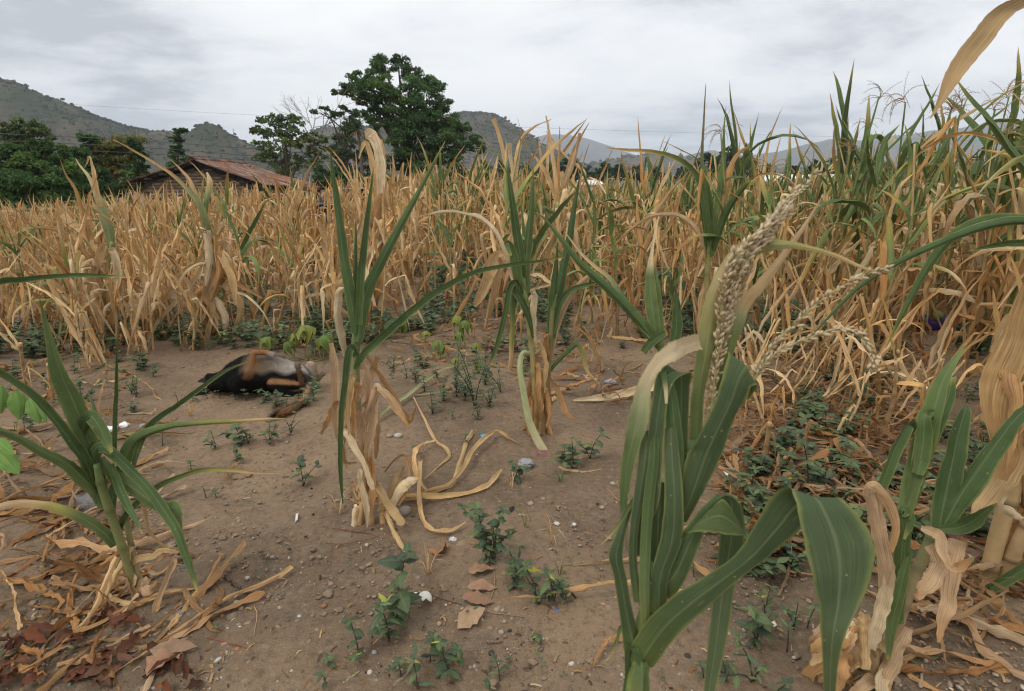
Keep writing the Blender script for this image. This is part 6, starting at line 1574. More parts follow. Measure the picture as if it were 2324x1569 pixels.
    H([(790, 1030), (700, 1050), (640, 1060), (560, 1080)], (20, 30, 26, 8), 'k', fold=0.6, dy=-0.05)
    H([(500, 1205), (590, 1185), (690, 1145), (800, 1080), (880, 1020)], (16, 34, 42, 44, 40), 'gl', fold=0.55, dy=-0.12)
    H([(830, 950), (790, 1100), (760, 1180)], (40, 50, 20), 'o', fold=0.5, dy=0.05)
    RT = TF(0.36153, 1645.4, 0)
    # great dry blade against the sky, and green blades crossing at the right
    hero_stalk(root, b, Y, [(2340, 1150), (2365, 800), (2385, 400), (2395, 0), (2400, -120)], (36, 34, 32, 26, 20), (0.5, 0.35, 0.17), (0.58, 0.42, 0.22), None, dy=-0.25)
    hero_leaf(root, b, Y - 0.25, [(2050, -60), (1960, -25), (1880, 5), (1790, 45), (1700, 120), (1600, 250), (1500, 375), (1420, 500), (1350, 640), (1290, 745)], (40, 60, 74, 84, 112, 122, 116, 92, 40, 6), [(0, PAL * 0.62), (0.4, TAN * 0.68), (0.7, TAN * 0.8), (1, TAN * 0.8)], fold=0.4, dy=-0.1, tf=RT, twist=(0.6, 0.3, 0, 0, 0))
    root, b, Y = hero_root(2440, 1120, 'green maize plant outside the right edge reaching in with long blades')
    hero_stalk(root, b, Y, [(2440, 1130), (2420, 800), (2400, 480)], (24, 22, 18), (0.4, 0.27, 0.13), (0.14, 0.2, 0.06))
    H = lambda pts, w, c, **k: hero_leaf(root, b, Y, pts, w, c, **k)
    H([(2400, 540), (2340, 505), (2250, 512), (2150, 545), (2050, 590), (1960, 645), (1900, 700), (1840, 765)], (16, 20, 22, 18, 14, 10, 7, 2), 'gd', fold=0.7, dy=-0.2)
    H([(2400, 520), (2330, 500), (2230, 505), (2160, 540), (2110, 600), (2060, 690), (2010, 790)], (20, 26, 28, 24, 18, 12, 2), 'g', fold=0.6, dy=0.1)
    H([(2410, 620), (2360, 560), (2280, 555), (2200, 570)], (16, 18, 14, 3), 'g', fold=0.7, dy=0.15)
    H([(2420, 900), (2370, 780), (2300, 720), (2250, 800)], (20, 26, 26, 8), 't', fold=0.6, dy=0.05)
plant_right_front()

# ---- H: tall green stand at the right, behind
def right_stand():
    g = np.random.default_rng(606)
    spots = [(1905, 5.6, 2.28), (1985, 5.2, 2.05), (2040, 5.9, 2.25), (2120, 5.5, 2.1), (2095, 6.3, 2.3), (2170, 6.0, 2.4), (2245, 5.2, 2.2), (2290, 4.6, 2.1), (2320, 5.4, 2.42), (2350, 4.6, 2.2), (1830, 6.0, 1.85), (2210, 6.4, 2.35), (1950, 6.4, 2.1)]
    for i, (px, d, h) in enumerate(sorted(spots)):
        v = ray(px, 600); x, y = v[0] / v[1] * d, d
        r_ = field_plant(x, y, h, 'green', g, nl=11, tassel=True)
        tag(r_, '%s tall green tasselled maize plant from the left in the stand at the right' % ordw(i), 'maize plant', 'tall green maize at the right')
right_stand()

def broken_stand():
    g = np.random.default_rng(717)
    spots = sorted([(1650, 850), (1685, 900), (1715, 850), (1770, 905), (1765, 845), (1815, 940), (1840, 880), (1885, 850), (1925, 930), (1890, 1000), (1955, 890), (1990, 930), (2035, 880), (1745, 990), (2050, 960), (1830, 830), (1985, 1010), (2200, 960), (2250, 1000), (2310, 1020)])
    for i, (px, py) in enumerate(spots):
        q = gnd(px, py); r_ = field_plant(q[0], q[1], g.uniform(0.35, 0.85), 'dry', g, nl=int(g.integers(5, 9)), tassel=False, lean=(g.normal(0.1, 0.25), g.normal(0, 0.2)))
        tag(r_, '%s short broken dry maize plant from the left in the tangle at right' % ordw(i), 'maize plant', 'broken maize plants in the tangle')
broken_stand()
# ------------------------------------------------------------------ the dog, asleep on its back
def dog():
    D = lambda x, y: (x / 5.12 + 368.8, y / 5.12 + 737.6)       # enlarged-picture coordinates to picture coordinates
    b = gnd(585, 906); Y = b[1]
    sc = 1 / 326.0
    BLK, TANC, WHT, GRY, BUF = np.array((0.009, 0.0085, 0.0085)), np.array((0.31, 0.155, 0.07)), np.array((0.62, 0.55, 0.47)), np.array((0.17, 0.125, 0.085)), np.array((0.42, 0.27, 0.15))
    root = empty('dog', b, 'black and tan dog lying on its back on the bare soil, legs folded up', 'dog')
    caps = []       # (p0, r0, p1, r1, colour)
    def pt(x, y, dy=0.0):
        px, py = D(x, y); return atY(px, py, Y + dy) - b
    def cap(a, ra, c, rc, col): caps.append((a, ra, c, rc, np.array(col)))
    # trunk: ribs, loin, hips (spine on the ground)
    ch, mid, hip = pt(1010, 610, 0.13), pt(1290, 640, 0.14), pt(1590, 730, 0.13)
    ch[2] = 0.142; mid[2] = 0.140; hip[2] = 0.112
    cap(ch, 0.142, mid, 0.138, BLK); cap(mid, 0.138, hip, 0.102, BLK)
    cap(pt(900, 640, 0.13) * [1, 1, 0] + [0, 0, 0.125], 0.122, ch, 0.14, BLK)
    nk = pt(760, 680, 0.13); nk[2] = 0.092; hd = pt(640, 700, 0.12); hd[2] = 0.078; 
    cap(nk, 0.088, ch * 0.7 + nk * 0.3, 0.112, BLK); cap(hd, 0.074, nk, 0.082, BLK)
    mz = pt(545, 640, 0.25); mz[2] = 0.075; cap(hd, 0.062, mz, 0.032, BLK)
    # near foreleg: upper arm, forearm, paw folded over
    sh, el, wr, pw = pt(900, 600, 0.03), pt(985, 560, 0.02), pt(1050, 322, 0.06), pt(1200, 318, 0.08)
    cap(pt(880, 680, 0.05), 0.075, el, 0.05, BLK); cap(el, 0.048, wr, 0.0215, BLK * 2); cap(wr, 0.0215, pw, 0.019, TANC)
    cap(pw, 0.019, pt(1262, 345, 0.08), 0.022, WHT * 0.45)
    # far foreleg
    wr2, pw2 = pt(1120, 330, 0.22), pt(1290, 385, 0.2)
    cap(pt(1030, 520, 0.24), 0.05, wr2, 0.024, TANC); cap(wr2, 0.022, pw2, 0.019, TANC); cap(pw2, 0.021, pt(1385, 415, 0.19), 0.022, WHT)
    # near hind leg: thigh to knee, shank back to hock, foot up
    kn, hk, to = pt(1275, 690, -0.01), pt(1622, 702, 0.0), pt(1575, 500, 0.0)
    cap(pt(1560, 800, 0.06), 0.088, kn, 0.04, BLK); cap(kn, 0.04, hk, 0.02, BLK * 1.5); cap(hk, 0.019, to, 0.017, BLK * 0.6 + TANC * 0.4); cap(to, 0.019, pt(1568, 475, 0.0), 0.021, GRY * 1.3)
    # far hind leg: inner thigh up, shank down, paw
    k2, h2 = pt(1722, 470, 0.17), pt(1790, 640, 0.2)
    cap(pt(1640, 730, 0.16), 0.082, k2, 0.034, WHT * 0.8 + TANC * 0.2); cap(k2, 0.034, h2, 0.02, TANC); cap(h2, 0.019, pt(1850, 570, 0.22), 0.02, GRY * 1.5)
    cap(pt(1480, 620, 0.16), 0.05, pt(1640, 700, 0.13), 0.06, WHT * 0.75)
    # tail
    t0 = pt(1690, 800, 0.06); t1, t2, t3 = [gnd(*D(x, y)) - b + np.array([0, 0, 0.03]) for x, y in ((1660, 925), (1500, 1030), (1300, 1105))]
    t0[2] = 0.06
    cap(t0, 0.022, t1, 0.021, BUF); cap(t1, 0.021, t2, 0.024, BUF * 0.8); cap(t2, 0.024, t3, 0.012, TANC * 0.9)
    bm = bmesh.new()
    for (p, r, q, s, c) in caps:
        p, q = Vector(p), Vector(q); d = q - p
        n = max(2, int(d.length / (0.4 * min(r, s))) + 1)
        n = min(n, 12)
        for i in range(n + 1):
            t = i / n
            m4 = Matrix.Translation(p.lerp(q, t)) @ Matrix.Scale(r * (1 - t) + s * t, 4)
            bmesh.ops.create_icosphere(bm, subdivisions=2, radius=1.0, matrix=m4)
    # toes
    for c0, dr in ((pt(1262, 345, 0.08), pt(1330, 355, 0.06)), (pt(1385, 415, 0.19), pt(1440, 430, 0.17)), (pt(1568, 475, 0), pt(1565, 430, 0.0)), (pt(1850, 570, 0.22), pt(1890, 540, 0.22))):
        ax = Vector(dr - c0).normalized(); sd = ax.cross(Vector((0, -0.6, 0.8))).normalized(); u2 = ax.cross(sd)
        for j in range(4):
            o = Vector(c0) + ax * (0.016 if j in (0, 3) else 0.022) + sd * (j - 1.5) * 0.0105
            bmesh.ops.create_icosphere(bm, subdivisions=2, radius=0.0095, matrix=Matrix.Translation(o))
    me = bpy.data.meshes.new('dog_raw'); bm.to_mesh(me); bm.free()
    tmp = bpy.data.objects.new('dog_raw', me); COL.objects.link(tmp)
    rm = tmp.modifiers.new('r', 'REMESH'); rm.mode = 'VOXEL'; rm.voxel_size = 0.0075
    sm_ = tmp.modifiers.new('s', 'SMOOTH'); sm_.factor = 0.5; sm_.iterations = 4
    dg = bpy.context.evaluated_depsgraph_get(); ev = tmp.evaluated_get(dg)
    body = bpy.data.meshes.new_from_object(ev)
    bpy.data.objects.remove(tmp)
    V = np.array([v.co[:] for v in body.vertices]); 
    N_ = np.array([v.normal[:] for v in body.vertices])
    V[:, 2] = np.maximum(V[:, 2], 0.004)
    body.vertices.foreach_set('co', V.astype(np.float32).ravel())
    # coat colours by nearest limb, then belly and chest
    best = np.full(len(V), 1e9); Cc = np.zeros((len(V), 3)); w = np.zeros((len(V), 1)); acc = np.zeros((len(V), 3))
    for (p, r, q, s, c) in caps:
        d = q - p; t = np.clip(((V - p) @ d) / (d @ d), 0, 1)
        ds = np.linalg.norm(V - (p + t[:, None] * d), axis=1) - (r * (1 - t) + s * t)
        wt = np.exp(-ds / 0.008)[:, None]; acc += wt * c; w += wt
    Cc = acc / np.maximum(w, 1e-9)
    sx = np.array([proj(v + b)[:2] for v in V]); ex, ey = (sx[:, 0] - 368.8) * 5.12, (sx[:, 1] - 737.6) * 5.12
    g = np.random.default_rng(8)
    trunk = (Cc.sum(1) < 0.12)
    # belly: the uppermost side of the trunk, buff-grey at the chest, paler to the groin
    bel = trunk * np.clip((V[:, 2] + 0.35 * V[:, 1] - 0.178 + 0.012 * np.sin(V[:, 0] * 40)) / 0.035, 0, 1)
    along = np.clip((V[:, 0] - ch[0] + 0.02) / (hip[0] - ch[0]), 0, 1)
    inb = np.clip((V[:, 0] - (ch[0] - 0.02)) / 0.06, 0, 1)
    al = (np.clip(along - 0.55, 0, 1) / 0.45)[:, None]; bcol = np.array((0.155, 0.112, 0.075))[None] * (1 - al) + (WHT * 0.6)[None] * al
    k = (bel * inb)[:, None]
    Cc = Cc * (1 - k) + bcol * k
    # tan elbow patch and white throat stripe
    def patch(c, r, col, amt=1.0):
        nonlocal Cc
        a = np.clip(1.4 - np.linalg.norm(V - c, axis=1) / r, 0, 1)[:, None] * amt; Cc = Cc * (1 - a) + np.array(col) * a
    def limb(a, c, r, col, cond, amt=0.95):      # colour one side of a limb
        nonlocal Cc
        d = c - a; t = np.clip(((V - a) @ d) / (d @ d), 0, 1); ds = np.linalg.norm(V - (a + t[:, None] * d), axis=1)
        k_ = (np.clip((r - ds) / (0.35 * r) + 0.2, 0, 1) * np.clip(cond * 3 + 0.3, 0, 1) * amt)[:, None]; Cc = Cc * (1 - k_) + np.array(col) * k_
    limb(el, wr, 0.055, TANC, N_[:, 0] * 0.9 + 0.1); limb(kn, hk, 0.045, TANC, N_[:, 2] - 0.25); limb(wr, pw, 0.03, TANC, np.ones(len(V)))
    patch(pt(720, 590, 0.12), 0.022, WHT * 0.8, 0.9); patch(pt(690, 600, 0.12), 0.018, WHT * 0.8, 0.8)
    patch(pt(1262, 660, -0.03), 0.02, TANC, 0.6)
    patch(t3, 0.045, BLK, 1.0)
    patch(pt(1620, 600, 0.12), 0.05, WHT * 0.85, 0.8); patch(pt(1690, 690, 0.12), 0.05, WHT * 0.8, 0.6); patch(pt(1490, 575, 0.14), 0.035, WHT * 0.9, 0.7)
    patch(pt(1500, 600, 0.08), 0.025, (0.36, 0.22, 0.17), 0.6)
    ca = body.color_attributes.new('Col', 'FLOAT_COLOR', 'POINT'); ca.data.foreach_set('color', np.hstack([Cc, np.ones((len(V), 1))]).astype(np.float32).ravel())
    body.polygons.foreach_set('use_smooth', np.ones(len(body.polygons), bool))
    body.materials.clear(); body.materials.append(M['fur']); body.name = 'dog_body'
    bo = link('body', body, root)
    # short coat: fine hairs lying towards the tail
    fb = MB()
    nh = 34000
    idx = g.choice(len(V), nh, p=None)
    P = V[idx] + g.normal(0, 0.003, (nh, 3)); Nn = N_[idx]
    flow = np.tile(nrm(hip - ch), (nh, 1)); tl = ex[idx] > 1150
    isT = (V[idx][:, 2] < 0.085) & (ey[idx] > 870) & (ex[idx] > 1200) & (V[idx][:, 1] < 0.02)
    flow[isT] = nrm(t3 - t0)
    tang = nrm(flow - Nn * np.sum(flow * Nn, 1, keepdims=True))
    ln = np.where(isT, g.uniform(0.03, 0.065, nh), g.uniform(0.010, 0.020, nh))[:, None]
    dr = nrm(tang * 0.9 + Nn * np.where(isT, 0.35, 0.28)[:, None] + g.normal(0, 0.16, (nh, 3)))
    sd = nrm(np.cross(dr, Nn + 1e-3)) * np.where(isT, 0.0012, 0.0008)[:, None]
    A = np.stack([P - sd, P + sd, P + dr * ln * 0.6 + sd * 0.5, P + dr * ln], 1).reshape(-1, 3); A[:, 2] = np.maximum(A[:, 2], 0.003)
    cc = Cc[idx] * g.uniform(0.8, 1.35, (nh, 1)) + 0.002
    fb.add(A, np.arange(4 * nh).reshape(nh, 4), C=np.repeat(cc, 4, 0))
    tag(link('fur', fb.mesh('fur', M['strand']), root), kind='stuff')
    # ears
    def ear(pts, wid, col):
        mb = MB(); C = crom(pts, 9); T = nrm(np.gradient(C, axis=0)); H = nrm(np.cross(T, np.tile([0.1, -0.5, 0.85], (9, 1)))) * np.array(wid)[:, None]
        ribbon(mb, C, H, col, 5, 0.35); ribbon(mb, C - [0, 0, 0.004], -H, np.array(col) * 1.5, 5, 0.35)
        link('ear', mb.mesh('ear', M['fur']), root)
    W9 = (0.018, 0.024, 0.028, 0.029, 0.028, 0.025, 0.020, 0.014, 0.005)
    gq = lambda x, y, z: gnd(*D(x, y)) - b + np.array([0, 0, z])
    ear([gq(560, 800, 0.03), gq(490, 808, 0.026), gq(420, 822, 0.016), gq(352, 842, 0.008)], np.array(W9) * 0.85, BLK * 1.1)
    ear([pt(575, 655, 0.16), pt(520, 638, 0.17), pt(465, 640, 0.18), pt(408, 655, 0.18)], np.array(W9) * 0.85, BLK * 2.0)
    mb = MB(); blob(mb, pt(528, 625, 0.285), (0.016, 0.013, 0.012), (0.01, 0.01, 0.01), 2, 0.05, g); link('nose', mb.mesh('nose', M['plain']), root)
    mb = MB(); tube(mb, crom([pt(800, 560, 0.06), pt(815, 640, 0.03), pt(830, 740, 0.02)], 12), 0.0045, (0.03, 0.03, 0.03), 6); link('collar', mb.mesh('collar', M['plain']), root)
dog()
# ------------------------------------------------------------------ weeds, squash vines, seedlings
gw = np.random.default_rng(321)
WG = np.array([(0.085, 0.12, 0.05), (0.065, 0.10, 0.045), (0.105, 0.145, 0.055), (0.07, 0.10, 0.055)])
def ovate(mb, base, d, nrm_up, L_, w, col, n=6, droop=0.25, m=3):
    d = nrm(np.asarray(d, float)); up = nrm(nrm_up - d * (nrm_up @ d)); sd = np.cross(d, up)
    u = np.linspace(0, 1, n)
    C = np.asarray(base) + d * (u * L_)[:, None] + up * (0.06 * np.sin(u * 3) - droop * u ** 2)[:, None] * L_
    W = np.array([np.interp(x, [0, 0.12, 0.4, 0.7, 0.92, 1], [0.08, 0.62, 1.0, 0.72, 0.28, 0.03]) for x in u]) * w / 2
    ribbon(mb, C, sd * W[:, None], col, m, 0.3, 0.1, 3, int(gw.integers(0, 999)))
WEEDLEAF = []
for i in range(15):
    kind_ = i // 5
    mb = MB(); ovate(mb, (0, 0, 0), (1, 0, 0), np.array([0, 0, 1.0]), 1.0, (gw.uniform(0.55, 0.75), gw.uniform(0.4, 0.55), gw.uniform(0.28, 0.4))[kind_], (WG[i % 4] * (0.9, 1.1, 1.3)[kind_] * gw.uniform(0.85, 1.25)) if i < 14 else np.array((0.32, 0.34, 0.06)), 7, gw.uniform(0.1, 0.4), 5)
    WEEDLEAF.append(mb.mesh('leaf', M['weed']))
def weed_near(px, py, top, label, g, lean=None, stems=None):
    b = gnd(px, py); dep = (b - CAMP) @ FWD
    h = (py - top) / FPX * dep * 1.03
    root = empty('weed', b, label, 'weed', 'leafy weeds on the soil')
    kd = int(g.choice(3, p=[0.55, 0.3, 0.15])); szf = g.uniform(0.75, 1.2)
    ns = stems or (1 if h < 0.09 else int(g.integers(2, 5)))
    for s in range(ns):
        hh = h * (1 if s == 0 else g.uniform(0.4, 0.75)); ln = (g.normal(0, 0.18, 2) if s == 0 and lean is None else (np.array(lean) if lean is not None and s == 0 else g.normal(0, 0.5, 2)))
        P = crom([[0, 0, -0.005], [ln[0] * hh * 0.3, ln[1] * hh * 0.3, hh * 0.5], [ln[0] * hh, ln[1] * hh, hh]], 10)
        mb = MB(); tube(mb, P, np.linspace(0.0028, 0.0014, 10) * (0.7 + 2 * h), (0.07, 0.055, 0.045), 6); link('stem', mb.mesh('stem', M['stem']), root)
        nn = max(2, int(hh / 0.028)); a0 = g.uniform(0, 6.28)
        for k in range(nn):
            t = (k + 1) / nn; p = np.array([np.interp(t, np.linspace(0, 1, 10), P[:, c]) for c in range(3)])
            cnt = 2 if k < nn - 1 else 5
            L_ = (0.020 + 0.032 * math.sin(t * 2.4)) * min(1.25, 0.65 + 2.6 * hh) * (0.85 if k == nn - 1 else 1)
            for j in range(cnt):
                if g.random() < 0.12: continue
                a = a0 + k * 1.57 + j * (math.pi if cnt == 2 else 1.256) + g.normal(0, 0.25)
                li = 14 if g.random() < 0.025 else 5 * kd + int(g.integers(0, 4))
                ll = L_ * szf * g.uniform(0.65, 1.25)
                link('leaf', WEEDLEAF[li], root, tuple(p), (g.normal(0, 0.25), -g.uniform(-0.15, 0.5), a), (ll, ll * g.uniform(0.85, 1.15), ll))
    return root
W1 = lambda x, y: (x * 0.31738 + 680.9, y * 0.31738 + 1078)
WA = lambda x, y: (x * 0.5062 + 680.9, y * 0.5062 + 453.9)
WL = lambda x, y: (x * 0.43394, y * 0.43394 + 680.9)
W7 = lambda x, y: (x * 0.385 + 1305, y * 0.385 + 964.5)
near_weeds = []
for tf, where, L_ in ((W1, 'in the bare patch at the lower centre', [(690, 1060, 540), (640, 1180, 860), (425, 1310, 1010), (810, 1390, 1220), (930, 1340, 1150), (1055, 1410, 1190), (1150, 1360, 1195), (1430, 1470, 1320), (845, 1560, 1350), (1360, 1600, 1420),
                                    (190, 1530, 1380), (205, 1370, 1290), (722, 1440, 1300), (1335, 650, 230), (1385, 610, 190), (1530, 830, 600), (1555, 745, 480), (1705, 930, 620), (1815, 905, 630), (1885, 930, 690), (1690, 1195, 1150), (1215, 1020, 960), (770, 990, 830)]),
                      (WA, 'between the centre plant and the twin plants', [(15, 1280, 1160), (785, 940, 650), (740, 900, 770), (700, 880, 690), (640, 900, 790), (595, 960, 860), (850, 930, 800), (560, 860, 770), (520, 820, 740), (680, 990, 930), (480, 800, 720), (620, 820, 740), (800, 990, 900), (1225, 1205, 1060), (1300, 1160, 1010), (975, 1260, 1180), (740, 1100, 1050), (520, 1145, 1110), (1190, 1180, 1100), (900, 860, 720), (830, 830, 690), (420, 770, 690)]),
                      (WL, 'on the soil around the dog', [(1130, 780, 690), (1240, 860, 770), (1265, 770, 640), (1300, 760, 660), (1410, 760, 640), (1000, 890, 845), (1078, 1035, 965), (1130, 1030, 995), (850, 760, 690), (800, 400, 335), (690, 490, 390), (715, 510, 410), (620, 330, 270), (930, 530, 480), (1520, 700, 590), (1085, 520, 475), (1340, 490, 450), (1560, 520, 460), (1150, 520, 475), (1230, 520, 465), (1010, 530, 490), (1290, 530, 465), (1390, 540, 470), (1450, 560, 480), (1500, 590, 500), (1600, 560, 470), (1640, 530, 430), (1660, 480, 390)]),
                      (W7, 'right of the big foreground plant', [(1020, 480, 210), (1080, 350, 150), (1370, 430, 10), (1100, 560, 370), (1240, 450, 300), (1400, 420, 250), (1170, 900, 690), (1280, 890, 790), (1060, 1300, 1010), (1050, 1520, 1230), (1180, 1600, 1470), (890, 1520, 1330), (1370, 1190, 1060), (1290, 1200, 1040), (1120, 1100, 940), (700, 900, 780), (1480, 400, 270), (1560, 500, 380), (1330, 560, 420), (1180, 520, 400), (940, 650, 500), (1250, 1330, 1180), (760, 1500, 1400)])):
    pts = sorted([(tf(x, y), tf(x, t)[1]) for (x, y, t) in L_], key=lambda q: q[0][0])
    for i, ((px, py), tp) in enumerate(pts):
        weed_near(px, py, tp, '%s leafy green weed from the left %s' % (ordw(i), where), gw)
# farther weeds: stem and leaves only
WEEDV = []
for i in range(10):
    g = gw; hh = 1.0; sb, lb = MB(), MB()
    for s in range(int(g.integers(1, 4))):
        h2 = 1.0 if s == 0 else g.uniform(0.5, 0.85); ln = g.normal(0, 0.25 if s == 0 else 0.5, 2)
        P = crom([[0, 0, 0], [ln[0] * 0.3, ln[1] * 0.3, h2 * 0.5], [ln[0] * h2, ln[1] * h2, h2]], 6); tube(sb, P, np.linspace(0.014, 0.007, 6), (0.07, 0.055, 0.045), 4, cap=False)
        for k in range(5):
            t = (k + 1) / 5; p = np.array([np.interp(t, np.linspace(0, 1, 6), P[:, c]) for c in range(3)])
            for j in range(3 if k < 4 else 5):
                a = g.uniform(0, 6.28); ovate(lb, p, (math.cos(a), math.sin(a), g.uniform(-0.2, 0.5)), np.array([0, 0, 1.0]), g.uniform(0.2, 0.36), 0.2, WG[g.integers(0, 4)] * g.uniform(0.75, 1.35), 4, 0.3)
    WEEDV.append((sb.mesh('stem', M['stem']), lb.mesh('leaves', M['weed']), lb))
def weed_dens(px, py):
    d = 0.0
    if 820 < px < 1200 and 600 < py < 860: d = 1.0
    if 1180 < px < 1560 and 640 < py < 800: d = 0.5
    if 1640 < px < 2324 and 690 < py < 1300: d = 0.8
    if 0 < px < 820 and 640 < py < 790: d = 0.75
    if 380 < px < 640 and 730 < py < 800: d = 1.0
    if 0 < px < 330 and 790 < py < 1000: d = 0.3
    return d
items = []
tries = 0
while len(items) < 215 and tries < 20000:
    tries += 1
    px, py = gw.uniform(-20, 2340), gw.uniform(560, 1300)
    if gw.random() > weed_dens(px, py): continue
    if 420 < px < 750 and 800 < py < 960: continue
    if gw.random() > (py / 1000.0) ** 1.2: continue
    if abs(px - 2112) < 55 and 700 < py < 860: continue
    items.append((px, py))
secs = [(-50, 300, 'at the left below the dry maize'), (300, 560, 'behind the dog'), (560, 830, 'between dog and tall dry plant'), (830, 1010, 'in the weedy gap behind the centre plant'), (1010, 1200, 'in the weedy gap before the twin plants'),
        (1200, 1640, 'behind the twin plants'), (1640, 1830, 'just right of the big foreground plant'), (1830, 2030, 'below the tall green stand'), (2030, 2400, 'near the purple jug')]
for a0, a1, where in secs:
    L_ = sorted([t for t in items if a0 <= t[0] < a1])
    for i, (px, py) in enumerate(L_):
        b = gnd(px, py); h = gw.uniform(0.07, 0.2)
        root = empty('weed', b, '%s small dark green weed from the left %s' % (ordw(i), where), 'weed', 'leafy weeds on the soil', gw.uniform(0, 6.28))
        sm, lm, _ = WEEDV[gw.integers(0, 10)]
        link('stem', sm, root, scl=h); lv = link('leaves', lm, root, scl=(h * 1.1, h * 1.1, h)); lv['kind'] = 'stuff'
# undergrowth between the maize stems, and tiny seedlings
def undergrowth():
    g = np.random.default_rng(55); A = MB(); n = 0
    while n < 2700:
        y = g.uniform(4.6, 12.5); x = g.uniform(-1.0, 1.0) * y
        a = math.degrees(math.atan2(x, y)); e = field_edge(a)
        d = math.hypot(x, y)
        if d < e - (1.6 if -9 < a < 6 else 0.9): continue
        if vnoise(np.array([x]), np.array([y]), 1.1, 77)[0] < -0.15 and not (-9 < a < 6): continue
        sx_, sy_, _ = proj((x, y, 0.0))
        if abs(sx_ - 2112) < 60 and 705 < sy_ < 900: continue
        h = g.uniform(0.06, 0.24); lb = WEEDV[g.integers(0, 10)][2]
        V, Q, U, C = np.vstack(lb.V), np.vstack(lb.Q), np.vstack(lb.U), np.vstack(lb.C)
        Rm = rotm(0, 0, g.uniform(0, 6.28)) * h
        A.add(V @ Rm.T + [x, y, gz(x, y)], Q, U=U, C=C * g.uniform(0.7, 1.4)); n += 1
    o = link('undergrowth', A.mesh('undergrowth', M['weed'])); tag(o, 'low green undergrowth between the maize stems', 'undergrowth', kind='stuff')
    B = MB()
    for k in range(700):
        px, py = g.uniform(-50, 2370), 700 + 870 * g.random() ** 1.3
        if 330 < px < 1400 and py > 850 and g.random() < 0.85: continue
        b = gnd(px, py); s = g.uniform(0.008, 0.02)
        for j in range(int(g.integers(2, 5))):
            a = g.uniform(0, 6.28); ovate(B, b + [0, 0, s * g.uniform(0.3, 1.6)], (math.cos(a), math.sin(a), 0.3), np.array([0, 0, 1.0]), s, s * 0.6, WG[g.integers(0, 4)] * g.uniform(0.8, 1.3), 3, 0.2)
    o = link('seedlings', B.mesh('seedlings', M['weed'])); tag(o, 'scattered tiny green seedlings on the soil', 'seedlings', kind='stuff')
undergrowth()

def squash_leaf_mesh(g, droop, col):
    """five-lobed leaf hanging like an umbrella, unit radius"""
    mb = MB(); nr, nt = 7, 36
    th = np.linspace(0, 2 * np.pi, nt, endpoint=False)
    lob = 0.80 + 0.20 * np.cos(5 * th) + 0.05 * np.cos(11 * th + 1)
    lob *= np.where(np.abs(th - np.pi) < 0.3, 0.55, 1.0)
    V = [[0, 0, 0]]; C = [col]; U = [[0, 0.3]]
    for i in range(1, nr + 1):
        r = i / nr
        for k, t in enumerate(th):
            rr = r * lob[k]; f = droop * (0.7 + 0.3 * math.cos(5 * t))
            rad = rr * (1 - 0.55 * f * rr); z = -f * rr ** 1.7 + 0.10 * math.sin(5 * t + 1.0) * r * droop + 0.03 * math.sin(13 * t) * r
            V.append([rad * math.cos(t), rad * math.sin(t), z])
            vein = 0.5 + 0.5 * math.cos(5 * t)
            C.append(np.array(col) * (0.85 + 0.3 * vein ** 6) * (1 + 0.5 * (r > 0.9) * np.array([1.2, 0.7, 0.1])))
            U.append([r * 0.2, 0.2 + 0.15 * math.sin(t)])
    T = [[0, 1 + k, 1 + (k + 1) % nt] for k in range(nt)]
    Q = [[1 + (i - 1) * nt + k, 1 + i * nt + k, 1 + i * nt + (k + 1) % nt, 1 + (i - 1) * nt + (k + 1) % nt] for i in range(1, nr) for k in range(nt)]
    mb.add(V, Q, T, U, np.array(C))
    return mb.mesh('leaf', M['squash'])
SQ = {'y': [squash_leaf_mesh(gw, d, c) for d, c in ((1.1, (0.19, 0.25, 0.05)), (1.3, (0.15, 0.22, 0.05)), (0.95, (0.24, 0.27, 0.06)))], 'd': [squash_leaf_mesh(gw, d, c) for d, c in ((0.4, (0.065, 0.115, 0.055)), (0.6, (0.08, 0.13, 0.055)))]}
def squash(label, leaves, vine=True):
    """leaves: (px, py, r px, stem base py, kind)"""
    bs = [gnd(px + gw.normal(0, 3), pb) for (px, py, r, pb, k) in leaves]
    b0 = np.mean(bs, 0); b0[2] = gz(b0[0], b0[1])
    root = empty('squash_plant', b0, label, 'squash plant', 'wilting squash plants')
    if vine and len(bs) > 1:
        mb = MB(); o = sorted(bs, key=lambda p: p[0]); tube(mb, crom(np.array(o) - b0 + [0, 0, 0.006], 24), 0.004, (0.22, 0.22, 0.09), 6); link('vine', mb.mesh('vine', M['stem']), root)
    for b, (px, py, r, pb, k) in zip(bs, leaves):
        c = atY(px, py, b[1] + gw.uniform(-0.03, 0.03)); dep = (c - CAMP) @ FWD; rm = r / FPX * dep * 1.35
        c = c + np.array([0, 0, rm * 0.35])
        lf = link('leaf', SQ[k][gw.integers(0, len(SQ[k]))], root, tuple(c - b0), (gw.normal(0.15, 0.2), gw.normal(0, 0.2), gw.uniform(0, 6.28)), (rm * 1.1, rm * 1.1, rm * 1.1))
        mb = MB(); tube(mb, crom([b - b0, (b + c) / 2 - b0 + gw.normal(0, 0.01, 3), c - b0], 8), [0.0045] * 8, (0.20, 0.24, 0.08), 6); link('petiole', mb.mesh('petiole', M['stem']), root)
DG = lambda x, y: (x / 5.12 + 368.8, y / 5.12 + 737.6)
def sq(tf, L_): return [(*tf(x, y), r * s, tf(x, pb)[1], k) for (x, y, r, pb, k) in L_ for s in (tf(1, 0)[0] - tf(0, 0)[0],)]
